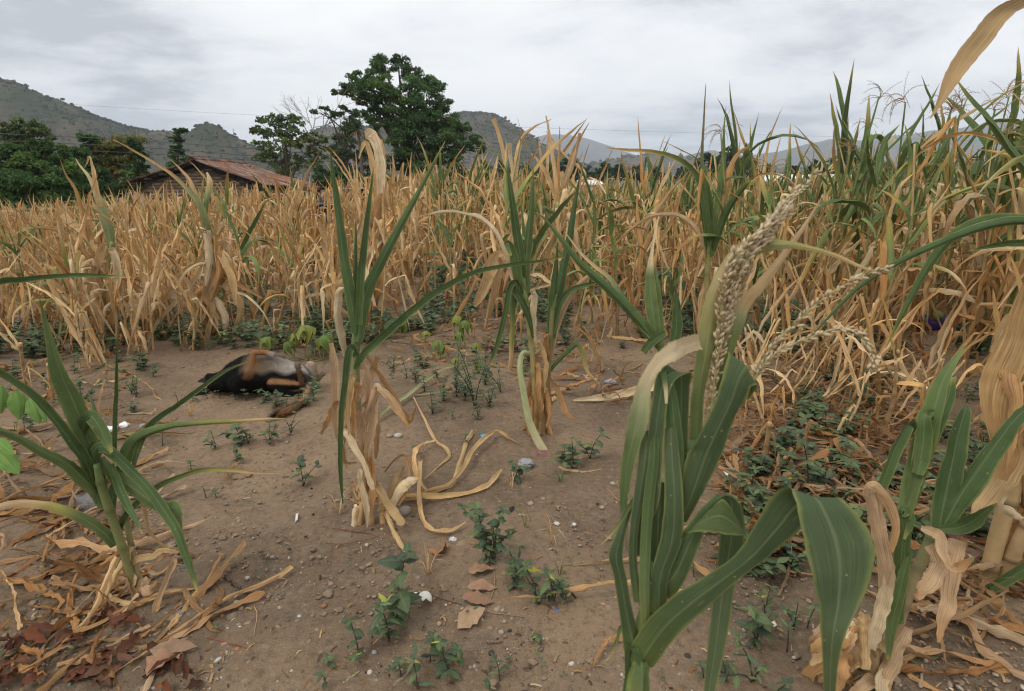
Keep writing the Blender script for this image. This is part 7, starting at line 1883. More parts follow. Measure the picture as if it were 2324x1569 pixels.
squash('yellow-green squash plant with wilted umbrella leaves just behind the dog', sq(DG, [(1240, 190, 110, 400, 'y'), (1430, 250, 105, 440, 'y'), (1660, 70, 130, 420, 'y'), (1540, 140, 90, 380, 'y'), (1860, 190, 130, 420, 'y'), (1130, 120, 80, 330, 'd'), (1780, 240, 80, 400, 'd')]))
squash('wilted squash plant with yellowing leaves right of the centre plant', sq(WA, [(695, 540, 34, 640, 'y'), (735, 560, 40, 650, 'y'), (562, 600, 26, 690, 'y'), (625, 650, 44, 720, 'y'), (710, 605, 32, 670, 'y'), (785, 655, 30, 720, 'y'), (700, 725, 30, 770, 'y'), (800, 740, 26, 780, 'y')]))
squash('dark squash plant with limp leaves left of the centre stalk', sq(WA, [(465, 555, 34, 620, 'y'), (370, 520, 44, 600, 'd'), (400, 560, 36, 620, 'd'), (30, 585, 48, 690, 'y'), (105, 635, 46, 720, 'y')]))
squash('broad-leaved squash plant in the weedy gap of the field', sq(WA, [(455, 195, 44, 300, 'y'), (240, 255, 50, 340, 'd'), (440, 275, 40, 350, 'd'), (470, 315, 44, 380, 'd'), (600, 310, 40, 380, 'd'), (655, 305, 38, 370, 'd'), (690, 205, 40, 290, 'd'), (720, 225, 36, 290, 'd'), (740, 330, 26, 370, 'y')]))
squash('two flat round squash leaves under the tall spiked maize plant', [(1482, 628, 30, 700, 'd'), (1536, 642, 40, 705, 'd'), (1550, 690, 26, 730, 'd')])
squash('squash vine with dark leaves near the purple jug', [(2000, 560, 26, 640, 'd'), (2150, 660, 26, 720, 'd'), (1880, 650, 24, 700, 'd'), (1790, 690, 22, 740, 'd')])

def edge_seedling():
    S = lambda x, y: (x * 0.2351, y * 0.2351 + 822.7)
    b = gnd(-25, 1180); Y = b[1]
    root = empty('sapling', b, 'bright green sapling with large pointed leaves at the left edge', 'sapling')
    mb = MB(); tube(mb, crom([[0, 0, 0], atY(-20, 1040, Y) - b, atY(-15, 920, Y) - b, atY(10, 880, Y) - b], 12), np.linspace(0.005, 0.002, 12), (0.10, 0.12, 0.05), 6); link('stem', mb.mesh('stem', M['stem']), root)
    for (x0, y0, x1, y1, w) in ((20, 220, 10, 500, 110), (150, 270, 185, 550, 170), (290, 340, 385, 590, 150), (-20, 860, 180, 1070, 190), (-40, 730, 120, 880, 120), (380, 400, 450, 580, 60)):
        p, q = atY(*S(x0, y0), Y - 0.02), atY(*S(x1, y1), Y - 0.06); dep = (p - CAMP) @ FWD
        mb = MB(); d = q - p; ovate(mb, p - b, d, nrm(CAMP - p) + [0, 0, 0.3], np.linalg.norm(d), w * 0.2351 / FPX * dep, np.array((0.13, 0.235, 0.045)) * gw.uniform(0.85, 1.15), 12, 0.08, 7); link('leaf', mb.mesh('leaf', M['weed']), root)
edge_seedling()

def grass_tufts():
    g = np.random.default_rng(66); A = MB()
    for k in range(260):
        px, py = g.uniform(-40, 2360), 640 + 700 * g.random() ** 1.2
        if weed_dens(px, py) < 0.2 and g.random() < 0.8: continue
        b = gnd(px, py); dry = g.random() < 0.5
        for j in range(int(g.integers(5, 14))):
            a = g.uniform(0, 6.28); L_ = g.uniform(0.04, 0.13); o = np.array([math.cos(a), math.sin(a), 0])
            C = crom([b + o * 0.004, b + o * L_ * 0.3 + [0, 0, L_ * 0.7], b + o * L_ * 0.8 + [0, 0, L_ * g.uniform(0.4, 0.9)]], 5)
            c = STRAW[g.integers(0, 7)] * 0.8 if dry else np.array((0.12, 0.17, 0.05)) * g.uniform(0.7, 1.3)
            ribbon(A, C, np.outer([1, 1, 0.8, 0.5, 0.05], np.array([-o[1], o[0], 0]) * 0.0016), c, 2, 0.2)
    tag(link('grass', A.mesh('grass', M['weed'])), 'thin grass tufts between the weeds', 'grass', kind='stuff')
grass_tufts()
# ------------------------------------------------------------------ things on the ground
gl = np.random.default_rng(888)
# fallen maize blades: a few shared shapes
FALL = []
for i in range(16):
    mb = MB(); L_ = gl.uniform(0.25, 0.75); n = 26
    a = gl.uniform(-0.3, 0.3); P = [np.zeros(3)]; ka = gl.normal(0, 0.035)
    for j in range(n - 1):
        a += ka + gl.normal(0, 0.07) + (gl.normal(0, 0.9) if gl.random() < 0.06 else 0)
        P.append(P[-1] + np.array([math.cos(a), math.sin(a), 0]) * L_ / (n - 1))
    P = np.array(P); P -= P.mean(0); u = np.linspace(0, 1, n)
    P[:, 2] = 0.012 + 0.02 * np.abs(np.sin(u * gl.uniform(2, 6) + gl.uniform(0, 3))) * gl.uniform(0.2, 1.5)
    T = nrm(np.gradient(P, axis=0)); B = nrm(np.cross(T, np.tile([0, 0, 1.0], (n, 1)))); N_ = np.cross(B, T)
    rl = np.cumsum(gl.normal(0, 0.22, n)); H = (B * np.cos(rl)[:, None] + N_ * np.sin(rl)[:, None] * 0.6) * (gl.uniform(0.018, 0.038) / 2 * wprof(u, 0.7))[:, None]
    fc = dry_col(gl) if i != 3 else dry_col(gl, 1.0)
    ribbon(mb, P, H, lambda u_, fc=fc: fc(u_) * np.array([0.80, 0.76, 0.80]), 5, np.linspace(0.4, 0.9, n), 0.35, 4, 50 + i, 0.3, 0.25)
    FALL.append(mb.mesh('fallen_leaf', M['dry']))
def fall_dens(px, py):
    d = 0.10
    if 1640 < px < 2100 and 800 < py < 1280: d = 1.0
    if px < 330 and 830 < py < 1330: d = 0.55
    if 610 < py < 810: d = 0.8
    if 880 < px < 1140 and 620 < py < 830: d = 0.8
    if 1140 < px < 1640 and 700 < py < 900: d = 0.6
    if 1260 < px < 1430 and 760 < py < 920: d = 0.9
    if 740 < px < 800 and 900 < py < 1000: d = 0.8
    if 330 < px < 1380 and py > 900: d = 0.02
    if px > 2000 and py > 1200: d = 0.5
    if px < 500 and py > 1330: d = 0.5
    return d
spots = []
while len(spots) < 285:
    px, py = gl.uniform(-30, 2350), gl.uniform(610, 1540)
    if gl.random() > fall_dens(px, py): continue
    if 430 < px < 750 and 795 < py < 965: continue
    spots.append((px, py))
fsec = [(-50, 160, 'at the left edge'), (160, 400, 'beside the left green plant'), (400, 760, 'around the dog'), (760, 1000, 'near the centre plant'), (1000, 1260, 'by the twin plants'), (1260, 1560, 'behind the twin plants'),
        (1560, 1800, 'right beside the big foreground plant'), (1800, 1960, 'among weeds right of the big plant'), (1960, 2140, 'left of the torn green plant'), (2140, 2400, 'at the right edge')]
for a0, a1, where in fsec:
    for far_ in (0, 1):
        L_ = sorted([s for s in spots if a0 <= s[0] < a1 and (s[1] < 820) == bool(far_)])
        for i, (px, py) in enumerate(L_):
            b = gnd(px, py); s = gl.uniform(0.7, 1.25)
            o = link('fallen_leaf', FALL[gl.integers(0, 16)], None, tuple(b), (gl.normal(0, 0.08), gl.normal(0, 0.08), gl.uniform(0, 6.28)), (s, s, s * gl.uniform(0.8, 1.6)))
            tag(o, '%s %sfallen dry maize leaf from the left %s' % (ordw(i), 'far ' if far_ else '', where), 'dry leaf', 'fallen maize leaves')
# the tangle of trampled blades and stalks, past counting
def trampled():
    g = gl; A = MB(); n = 0
    lib = []
    for me in FALL:
        V = np.zeros(len(me.vertices) * 3, np.float32); me.vertices.foreach_get('co', V)
        Cc = np.zeros(len(me.vertices) * 4, np.float32); me.color_attributes['Col'].data.foreach_get('color', Cc)
        Q = np.zeros(len(me.loops), np.int32); me.loops.foreach_get('vertex_index', Q)
        U = np.zeros((len(me.vertices), 2)); U[:, 0] = V.reshape(-1, 3)[:, 0]; U[:, 1] = (np.arange(len(U)) % 5) / 4.0
        lib.append((V.reshape(-1, 3), Q.reshape(-1, 4), U, Cc.reshape(-1, 4)[:, :3]))
    while n < 1350:
        if n < 850: px, py = g.uniform(-60, 2400), g.uniform(600, 1420)
        else: px, py = g.uniform(1600, 2150), g.uniform(740, 1260)
        d = fall_dens(px, py)
        if d < 0.3 or g.random() > d or (430 < px < 750 and 795 < py < 965) or (abs(px - 2112) < 40 and 730 < py < 800): continue
        b = gnd(px, py); V, Q, U, C = lib[g.integers(0, len(lib))]
        s = g.uniform(0.4, 1.15); Rm = rotm(g.normal(0, 0.28), g.normal(0, 0.28), g.uniform(0, 6.28)) * s
        W = V @ Rm.T; W[:, 2] += g.uniform(0.0, 0.07) * (d > 0.7); W = W + b; W[:, 2] = np.maximum(W[:, 2], b[2] - 0.004)
        A.add(W, Q, U=U, C=C * g.uniform(0.5, 0.95) * np.array([1.0, 0.95, 0.95])); n += 1
    tag(link('trampled_straw', A.mesh('trampled_straw', M['dry'])), 'tangle of trampled dry maize leaves covering the soil', 'straw', kind='stuff')
trampled()
# straw crumbs, grit and pebbles: past counting
def straw():
    A = MB(); g = gl
    for k in range(3600):
        py = 690 + 900 * g.random() ** 0.8; px = g.uniform(-60, 2380)
        dens = 0.35 + 0.65 * (fall_dens(px, py) > 0.3) + 0.5 * (vnoise(np.array([px]), np.array([py]), 90.0, 12)[0] > 0.15)
        if g.random() > dens: continue
        b = gnd(px, py); L_ = g.uniform(0.005, 0.035); a = g.uniform(0, 6.28)
        d = np.array([math.cos(a), math.sin(a), g.normal(0, 0.12)]); w = g.uniform(0.0006, 0.004)
        C = np.array([b + [0, 0, 0.004], b + d * L_ / 2 + [0, 0, 0.004 + g.uniform(0, 0.006)], b + d * L_ + [0, 0, 0.004]])
        H = np.tile(np.array([-d[1], d[0], g.normal(0, 0.3)]) * w, (3, 1))
        c = STRAW[g.integers(0, 7)] * g.uniform(0.25, 0.7) if g.random() < 0.6 else np.array((0.10, 0.065, 0.045)) * g.uniform(0.5, 1.5)
        ribbon(A, C, H, c, 2, 0.2)
    o = link('straw_litter', A.mesh('straw_litter', M['litter'])); tag(o, 'crumbs of straw and leaf scattered over the soil', 'litter', kind='stuff')
straw()
def gravel():
    A = MB(); g = gl; v0, f0 = ico(1)
    n = 0
    pal = [(0.26, 0.20, 0.145), (0.33, 0.265, 0.19), (0.20, 0.155, 0.115), (0.42, 0.37, 0.30), (0.16, 0.145, 0.14), (0.045, 0.042, 0.042), (0.30, 0.15, 0.09), (0.55, 0.51, 0.45)]
    pr = [0.30, 0.22, 0.20, 0.08, 0.07, 0.07, 0.02, 0.04]
    while n < 11000:
        py = 800 + 790 * g.random() ** 0.75; px = g.uniform(-60, 2380)
        c = vnoise(np.array([px]), np.array([py]), 130.0, 5)[0] + 0.6 * vnoise(np.array([px]), np.array([py]), 45.0, 6)[0]
        if g.random() > 0.32 + 0.6 * c: continue
        b = gnd(px, py); r = min(0.0013 * (1 / max(g.random(), 0.02)) ** 0.5, 0.009)
        v = v0 * (1 + g.uniform(-0.22, 0.22, (12 if len(v0) == 12 else len(v0), 1))) * np.array([r * g.uniform(0.8, 1.5), r * g.uniform(0.8, 1.3), r * g.uniform(0.5, 0.9)])
        v = v @ rotm(g.normal(0, 0.3), g.normal(0, 0.3), g.uniform(0, 6.28)).T
        A.add(v + b + [0, 0, r * 0.25], T=f0, C=np.array(pal[g.choice(8, p=pr)]) * g.uniform(0.7, 1.25)); n += 1
    o = link('gravel', A.mesh('gravel', M['pebble'], smooth=False)); tag(o, 'loose grit and pebbles strewn over the soil', 'gravel', kind='stuff')
gravel()
def stubs():
    g = gl
    P = sorted([(1640, 820), (1705, 860), (1745, 800), (1800, 880), (1850, 840), (1905, 900), (1690, 930), (1372, 848), (1995, 945), (2040, 890), (60, 880), (120, 905), (1730, 1075), (1075, 770)])
    for i, (px, py) in enumerate(P):
        b = gnd(px, py); root = empty('maize_stub', b, '%s broken dry maize stub from the left, standing alone on the soil' % ordw(i), 'maize stub', 'broken maize stubs')
        h = g.uniform(0.16, 0.42); ln = g.normal(0, 0.22, 2) * h
        mb = MB(); Q = crom([[0, 0, -0.02], [ln[0] * 0.4, ln[1] * 0.4, h * 0.5], [ln[0], ln[1], h]], 14); nd = np.arange(14) % 5 == 2
        c = np.tile(np.array((0.50, 0.33, 0.16)) * g.uniform(0.75, 1.15), (14, 1)); c[nd] *= 0.6
        tube(mb, Q, 0.011 * (1 + 0.15 * nd), c, 9); link('stalk', mb.mesh('stalk', M['stalk']), root)
        for k in range(int(g.integers(3, 6))):
            kk = ['hang', 'drop', 'up', 'kink'][g.integers(0, 4)]; pool = DRY_POOL[kk]; s = g.uniform(0.45, 0.9) * (0.6 if kk in ('hang', 'drop') else 0.8)
            t = g.uniform(0.25, 0.95); link('leaf', pool[g.integers(0, len(pool))], root, (ln[0] * t, ln[1] * t, h * t), (g.normal(0, 0.2), g.normal(0, 0.2), g.uniform(0, 6.28)), (s, s, s))
stubs()
# larger stones one can point at
def clods():
    A = MB(); g = gl; v0, f0 = ico(2); n = 0
    while n < 900:
        py = 760 + 830 * g.random() ** 0.8; px = g.uniform(-60, 2380)
        c = vnoise(np.array([px]), np.array([py]), 110.0, 15)[0]
        if g.random() > 0.4 + 0.6 * c: continue
        b = gnd(px, py); r = g.uniform(0.004, 0.010) if g.random() < 0.85 else g.uniform(0.01, 0.02)
        d = 1 + 0.2 * np.sin(v0 @ g.normal(0, 3, 3)) + g.uniform(-0.12, 0.12, len(v0))
        A.add((v0 * d[:, None] * [r * g.uniform(0.9, 1.5), r, r * 0.55]) @ rotm(0, 0, g.uniform(0, 6)).T + b + [0, 0, r * 0.1], T=f0, C=np.array((0.255, 0.185, 0.125)) * g.uniform(0.75, 1.2)); n += 1
    tag(link('soil_clods', A.mesh('soil_clods', M['pebble'])), 'small clods of dry earth over the soil', 'clods', kind='stuff')
clods()
def stone(px, py, rpx, col, label, flat=0.6):
    b = gnd(px, py); dep = (b - CAMP) @ FWD; r = rpx / FPX * dep
    mb = MB(); v, f = ico(2); g = gl
    n1 = 1 + 0.16 * np.sin(v[:, 0] * 3 + g.uniform(0, 6)) * np.cos(v[:, 1] * 4 + g.uniform(0, 6)) + g.uniform(-0.06, 0.06, len(v))
    mb.add(v * n1[:, None] * [r * g.uniform(0.9, 1.35), r, r * flat], T=f, C=np.array(col))
    o = link('stone', mb.mesh('stone', M['pebble'], smooth=False), None, (b[0], b[1], b[2] + r * flat * 0.35), (0, 0, g.uniform(0, 6))); tag(o, label, 'stone', 'loose stones')
K0 = lambda x, y: (x * 0.31738, y * 0.31738 + 1078)
for (p, r, c, l) in ((K0(1320, 665), 9, (0.13, 0.135, 0.13), 'dark grey stone under the hanging tip of the left green plant'), (K0(1290, 995), 10, (0.16, 0.17, 0.175), 'flat grey stone below the foot of the left plant'), (K0(1770, 740), 6, (0.4, 0.34, 0.27), 'pale tan stone beside the short twig'),
                     (K0(980, 515), 5, (0.45, 0.46, 0.47), 'pale bluish pebble beside the left plant stalk'), (K0(2140, 1015), 5, (0.42, 0.42, 0.42), 'light grey angular stone in the bare soil left of the tall weed'), (K0(1690, 915), 6, (0.30, 0.29, 0.27), 'grey oval stone right of the twig'),
                     (K0(1580, 930), 6, (0.28, 0.21, 0.15), 'brown stone right of the left plant'), (W1(1645, 210), 6, (0.34, 0.27, 0.19), 'round tan stone beside the thin wire'), (W1(1405, 965), 7, (0.36, 0.29, 0.21), 'round buff stone right of the dry compound leaf'), (W1(530, 1270), 6, (0.33, 0.31, 0.28), 'grey round stone left of the lower weeds'),
                     (W1(1835, 352), 6, (0.55, 0.52, 0.47), 'white flat stone chip left of two, right of the wire'), (W1(1960, 358), 6, (0.6, 0.58, 0.54), 'white flat stone chip right of two, right of the wire'), (W1(915, 835), 6, (0.26, 0.15, 0.09), 'brown stone touching the eggshell'), (W1(500, 640), 5, (0.3, 0.22, 0.15), 'tan stone left of the tall weed stem'),
                     (W1(1650, 100), 5, (0.3, 0.24, 0.17), 'small tan stone above the wire bend'), (W1(2235, 65), 6, (0.4, 0.33, 0.25), 'buff stone left of the big foreground plant'), (W1(170, 940), 6, (0.27, 0.14, 0.08), 'reddish stone left of the tall weed'), (W1(530, 960), 4, (0.2, 0.19, 0.18), 'small dark stone under the tall weed'),
                     (WA(470, 1400), 16, (0.26, 0.22, 0.17), 'large brown stone half hidden in the dry leaves of the centre plant'), (WA(440, 1060), 9, (0.42, 0.38, 0.31), 'pale stone behind the centre plant'), (WA(400, 1060), 7, (0.3, 0.24, 0.17), 'tan stone beside the pale stone behind the centre plant'),
                     (WA(1035, 1363), 7, (0.33, 0.27, 0.2), 'buff stone on open soil below the twin plants'), (WL(750, 665), 10, (0.25, 0.26, 0.26), 'grey stone between left plant and dog'), (W7(1080, 1220), 11, (0.06, 0.055, 0.05), 'black charred lump among dry leaves right of the big plant'), (W7(890, 1330), 9, (0.22, 0.10, 0.06), 'reddish lump beside the charred lump'), (W7(660, 1370), 9, (0.05, 0.05, 0.05), 'black charcoal piece left of the hanging leaf'),
                     (W7(140, 395), 7, (0.10, 0.10, 0.095), 'dark round stone left of the big plant'), (W7(160, 490), 6, (0.36, 0.28, 0.2), 'tan stone left of the big plant')):
    stone(p[0], p[1], r, c, l)

# brown broad leaves: heap at the lower left, and single ones
def broad_leaf(px, py, lpx, wpx, ang, col, name, label=None, group=None, parent=None, curl=0.5, zoff=0.008, b0=None):
    b = gnd(px, py); dep = (b - CAMP) @ FWD; L_, w = lpx / FPX * dep * 1.15, wpx / FPX * dep * 1.15
    g = gl; mb = MB(); n = 11; u = np.linspace(0, 1, n)
    C = np.stack([(u - 0.5) * L_, 0.06 * L_ * np.sin(u * 3 + g.uniform(0, 3)), 0.012 + L_ * 0.16 * curl * np.abs(np.sin(u * 3.1 + g.uniform(-0.6, 0.6)))], 1)
    W = np.array([np.interp(x, [0, 0.08, 0.35, 0.65, 0.9, 1], [0.03, 0.45, 1, 0.85, 0.3, 0.02]) for x in u]) * w / 2 * (1 + g.uniform(-0.12, 0.12, n))
    rl = g.normal(0, 0.25) + np.cumsum(g.normal(0, 0.08, n))
    H = np.stack([np.zeros(n), np.cos(rl), np.sin(rl)], 1) * W[:, None]
    ribbon(mb, C, H, np.array(col) * g.uniform(0.8, 1.15), 7, curl * g.uniform(0.4, 0.9), 0.25, 3, int(g.integers(0, 999)), 0.10, 0.12)
    loc = (b[0], b[1], b[2] + zoff)
    if parent is not None: loc = tuple(np.array(loc) - b0)
    o = link(name, mb.mesh(name, M['litter']), parent, loc, (g.normal(0, 0.12), g.normal(0, 0.12), ang))
    if label: tag(o, label, 'dry leaf', group)
    return o
BR = [(0.16, 0.055, 0.03), (0.20, 0.075, 0.04), (0.12, 0.045, 0.028), (0.27, 0.14, 0.08), (0.33, 0.21, 0.13), (0.22, 0.10, 0.055), (0.28, 0.10, 0.045)]
heap = []
while len(heap) < 62:
    x, y = gl.uniform(-40, 1500), gl.uniform(900, 1560)
    if y < 1000 + 0.0 * x or x > 900 + (y - 1000) * 1.0 or (x < 600 and y < 1180): continue
    heap.append((x, y))
heap.sort()
for i, (x, y) in enumerate(heap):
    px, py = K0(x, y); k = gl.integers(0, 7)
    broad_leaf(px, py, gl.uniform(14, 66) , gl.uniform(9, 28), gl.uniform(0, 6.28), np.array(BR[k]) * gl.uniform(0.45, 0.85), 'brown_leaf', '%s crumpled %s leaf from the left in the leaf litter at the lower left' % (ordw(i), 'buff' if k in (3, 4) else 'red-brown'), 'broad leaves in the litter', curl=gl.uniform(0.4, 1.1), zoff=gl.uniform(0.0, 0.02))
for (x, y, l, w, a, c, lab) in ((1250, 1290, 90, 34, 0.2, (0.34, 0.22, 0.14), 'long buff leaf lying above the leaf litter'), (1200, 1390, 70, 60, 1.1, (0.30, 0.17, 0.10), 'wide brown oak-like leaf in the litter'), (1290, 620, 60, 34, 0.4, (0.24, 0.09, 0.05), 'red-brown leaf behind the left plant stalk'), (280, 1160, 60, 30, 0.7, (0.22, 0.09, 0.055), 'dark curled leaf at the left edge litter')):
    px, py = K0(x, y); broad_leaf(px, py, l, w, a, c, 'brown_leaf', lab, 'broad leaves in the litter', curl=0.6)
px, py = W1(1000, 575); broad_leaf(px, py, 46, 36, 1.4, (0.40, 0.19, 0.08), 'brown_leaf', 'orange-brown leaf with small holes, lying on open soil', 'broad leaves in the litter', curl=0.35)
def compound_leaf():
    b = gnd(*W1(1370, 760)); root = empty('compound_leaf', b, 'dried compound leaf of four brown leaflets on a thin stalk', 'dry leaf')
    P = [gnd(*W1(x, y)) + [0, 0, 0.012] for x, y in ((1330, 640), (1378, 680), (1392, 780), (1375, 880), (1330, 960))]
    mb = MB(); tube(mb, crom(P, 20) - b, 0.0016, (0.36, 0.24, 0.14), 6); link('stalk', mb.mesh('stalk', M['stem']), root)
    for (x, y, l, w, a, c) in ((1300, 715, 52, 34, 0.25, (0.36, 0.22, 0.13)), (1300, 845, 58, 28, 0.15, (0.33, 0.19, 0.12)), (1265, 930, 66, 32, 0.05, (0.31, 0.18, 0.11)), (1235, 1060, 66, 38, 0.65, (0.40, 0.27, 0.16))):
        p = W1(x, y); broad_leaf(p[0], p[1], l, w, a, c, 'leaflet', parent=root, curl=0.35, b0=b)
compound_leaf()
px, py = W1(1145, 1385); broad_leaf(px, py, 26, 14, 1.5, (0.55, 0.42, 0.04), 'yellow_leaf', 'small bright yellow leaf among the lower weeds', None, curl=0.3, zoff=0.02)
px, py = W1(1675, 758); broad_leaf(px, py, 26, 14, 0.0, (0.36, 0.38, 0.03), 'yellow_leaf', 'yellow-green fallen leaf leaning on the right weed cluster', None, curl=0.3, zoff=0.03)

def twig(pts, tf, r, col, name, label, cat='twig', lift=0.006):
    P = np.array([gnd(*tf(x, y)) for x, y in pts]) + [0, 0, lift]
    b = P[0].copy(); mb = MB(); Q = crom(P, 5 * len(pts)); Q = Q + gl.normal(0, r * 0.35, Q.shape); tube(mb, Q - b, np.linspace(r, r * 0.6, len(Q)), col, 6)
    tag(link(name, mb.mesh(name, M['wood']), None, b), label, cat, 'twigs and stems on the soil' if cat == 'twig' else None)
twig([(1540, 30), (1590, 180), (1650, 330), (1690, 450), (1760, 560), (1810, 640)], W1, 0.0009, (0.13, 0.11, 0.10), 'wire', 'thin rusty wire lying across the bare soil below the twin plants', 'wire')
twig([(1605, 735), (1660, 770), (1715, 825)], K0, 0.006, (0.10, 0.075, 0.06), 'twig', 'short dark twig on the soil right of the left plant')
twig([(1700, 890), (1760, 850), (1810, 825)], K0, 0.003, (0.16, 0.12, 0.09), 'twig', 'thin broken twig below the short dark twig')
twig([(1480, 1175), (1650, 1215), (1780, 1250), (1890, 1290)], K0, 0.0022, (0.25, 0.09, 0.05), 'twig', 'thin red stem above the leaf litter')
twig([(1820, 955), (1840, 1010), (1815, 1160)], K0, 0.0018, (0.42, 0.29, 0.16), 'twig', 'bent straw stem on open soil')
twig([(1100, 900), (1000, 1050), (850, 1230), (700, 1400), (560, 1546)], K0, 0.005, (0.17, 0.12, 0.085), 'twig', 'long brown stick crossing the leaf litter')
twig([(1070, 1220), (950, 1310), (800, 1440), (680, 1530)], K0, 0.004, (0.16, 0.135, 0.12), 'twig', 'grey stick beside the long brown stick')
twig([(0, 815), (150, 800), (300, 808)], K0, 0.008, (0.10, 0.085, 0.075), 'twig', 'thick dark stick at the left edge')
twig([(340, 570), (330, 640), (380, 720)], K0, 0.004, (0.13, 0.10, 0.08), 'twig', 'small forked twig left of the left plant')
twig([(230, 390), (330, 405), (480, 425), (560, 450)], W1, 0.0025, (0.2, 0.09, 0.055), 'twig', 'red-brown stem at the foot of the centre plant')
twig([(180, 500), (330, 500), (540, 455)], W1, 0.0022, (0.2, 0.09, 0.055), 'twig', 'lower red-brown stem at the foot of the centre plant')
twig([(225, 500), (205, 600), (165, 690)], W1, 0.0018, (0.22, 0.13, 0.08), 'twig', 'thin stem left of the tall weed')
twig([(650, 850), (880, 860), (1020, 900), (1160, 940)], W1, 0.0022, (0.09, 0.06, 0.045), 'twig', 'dark thin twig reaching past the eggshell')
twig([(1330, 990), (1450, 1005), (1600, 1025)], W1, 0.0022, (0.3, 0.2, 0.12), 'twig', 'pale twig right of the dry compound leaf')
twig([(1340, 1205), (1390, 1203), (1445, 1200)], W1, 0.005, (0.22, 0.16, 0.11), 'twig', 'short flat piece of bark on the lower soil')
twig([(640, 1546), (730, 1470), (800, 1400)], W1, 0.007, (0.26, 0.2, 0.14), 'twig', 'old grey maize stalk lying by the lowest weeds')
twig([(310, 1500), (370, 1455), (430, 1415)], W1, 0.003, (0.36, 0.34, 0.2), 'twig', 'pale green straw by the lower weeds')
twig([(830, 850), (835, 1000), (838, 1130)], lambda x, y: (x * 0.566 + 1872.3, y * 0.566 + 680.9), 0.003, (0.3, 0.2, 0.12), 'twig', 'thin stem at the right edge')
twig([(545, 1280), (600, 1360), (640, 1440), (600, 1470)], lambda x, y: (x * 0.566 + 1872.3, y * 0.566 + 680.9), 0.0018, (0.5, 0.4, 0.25), 'twig', 'thin curved root on the soil at the lower right')
twig([(380, 1560), (385, 1510), (388, 1470)], lambda x, y: (x * 0.566 + 1872.3, y * 0.566 + 680.9), 0.005, (0.36, 0.27, 0.18), 'twig', 'short straw stub at the bottom right')

# ---- scraps of rubbish
def scrap(pts, col, name, label, cat, mat='plain', th=0.002, tf=None, lift=0.004, bend=0.0):
    P = np.array([gnd(*(tf(x, y) if tf else (x, y))) for x, y in pts]); b = P.mean(0); n = len(P)
    top = P - b + [0, 0, lift]; top[:, 2] += gl.uniform(0, 1, n) * bend
    bot = top - [0, 0, th]
    mb = MB(); mb.add(np.vstack([top, bot, top.mean(0)[None] + [0, 0, bend * 0.8], bot.mean(0)[None]]), [[i, n + i, n + (i + 1) % n, (i + 1) % n] for i in range(n)], [[2 * n, i, (i + 1) % n] for i in range(n)] + [[2 * n + 1, n + (i + 1) % n, n + i] for i in range(n)], C=np.array(col))
    return tag(link(name, mb.mesh(name, M[mat], smooth=False), None, b), label, cat)
def eggshell():
    b = gnd(961, 1372); root = empty('eggshell', b, 'broken white eggshell beside the tall weed', 'eggshell')
    mb = MB(); n, k = 9, 18; r = 0.027
    th = np.linspace(0, 2 * np.pi, k, endpoint=False)
    for rr, sgn in ((r, 1), (r * 0.95, -1)):
        V = []
        for i in range(n):
            a = i / (n - 1) * 1.45
            for t in th:
                aa = a + (0.16 * math.sin(5 * t) + 0.1 * math.sin(9 * t + 1)) * (i == n - 1)
                V.append([rr * math.sin(aa) * math.cos(t), rr * math.sin(aa) * math.sin(t) * 0.9, rr * 1.1 * math.cos(aa)])
        Q = [[i * k + j, i * k + (j + 1) % k, (i + 1) * k + (j + 1) % k, (i + 1) * k + j] for i in range(n - 1) for j in range(k)]
        mb.add(np.array(V) @ rotm(-0.5, 0.5, 0.3).T + [0.004, 0, 0.018], Q, C=(0.78, 0.76, 0.66))
    link('shell', mb.mesh('shell', M['plain']), root)
    for i in range(7):
        m2 = MB(); c = gnd(961 + gl.uniform(-34, 14), 1358 + gl.uniform(-14, 10)) - b; s = gl.uniform(0.004, 0.010)
        V = np.array([[s * math.cos(t) * gl.uniform(0.5, 1.2), s * math.sin(t) * gl.uniform(0.5, 1.2), 0] for t in np.linspace(0, 6.28, 6, endpoint=False)])
        m2.add(np.vstack([V + [0, 0, 0.006], V + [0, 0, 0.005]]) @ rotm(gl.normal(0, 0.5), gl.normal(0, 0.5), 0).T + c + [0, 0, 0.006], [[j, (j + 1) % 6, 6 + (j + 1) % 6, 6 + j] for j in range(6)], [[0, j, j + 1] for j in range(1, 5)] + [[6, 6 + j + 1, 6 + j] for j in range(1, 5)], C=(0.8, 0.79, 0.74))
        link('shell_piece', m2.mesh('shell_piece', M['plain'], smooth=False), root)
eggshell()
def crumple(px, py, rpx, col, name, label, cat, mat='plain', flat=0.5):
    b = gnd(px, py); dep = (b - CAMP) @ FWD; r = rpx / FPX * dep
    v, f = ico(3); g = gl
    d = 1 + 0.30 * np.abs(np.sin(v @ g.normal(0, 4, 3) + 1)) - 0.30 * np.abs(np.sin(v @ g.normal(0, 5, 3))) + 0.15 * np.sin(v @ g.normal(0, 11, 3))
    mb = MB(); mb.add(v * d[:, None] * [r, r * 0.8, r * flat], T=f, C=np.array(col))
    return tag(link(name, mb.mesh(name, M[mat], smooth=False), None, (b[0], b[1], b[2] + r * flat * 0.55)), label, cat)
def bag_mat():
    m, nt, N, L = newmat('clear_plastic'); out = N('ShaderNodeOutputMaterial')
    t = N('ShaderNodeBsdfTransparent'); t.inputs[0].default_value = (0.85, 0.85, 0.86, 1); g = N('ShaderNodeBsdfPrincipled'); g.inputs['Base Color'].default_value = (0.45, 0.45, 0.46, 1); g.inputs['Roughness'].default_value = 0.15
    x = N('ShaderNodeMixShader'); x.inputs[0].default_value = 0.30; L(t.outputs[0], x.inputs[1]); L(g.outputs[0], x.inputs[2]); L(x.outputs[0], out.inputs['Surface']); return m
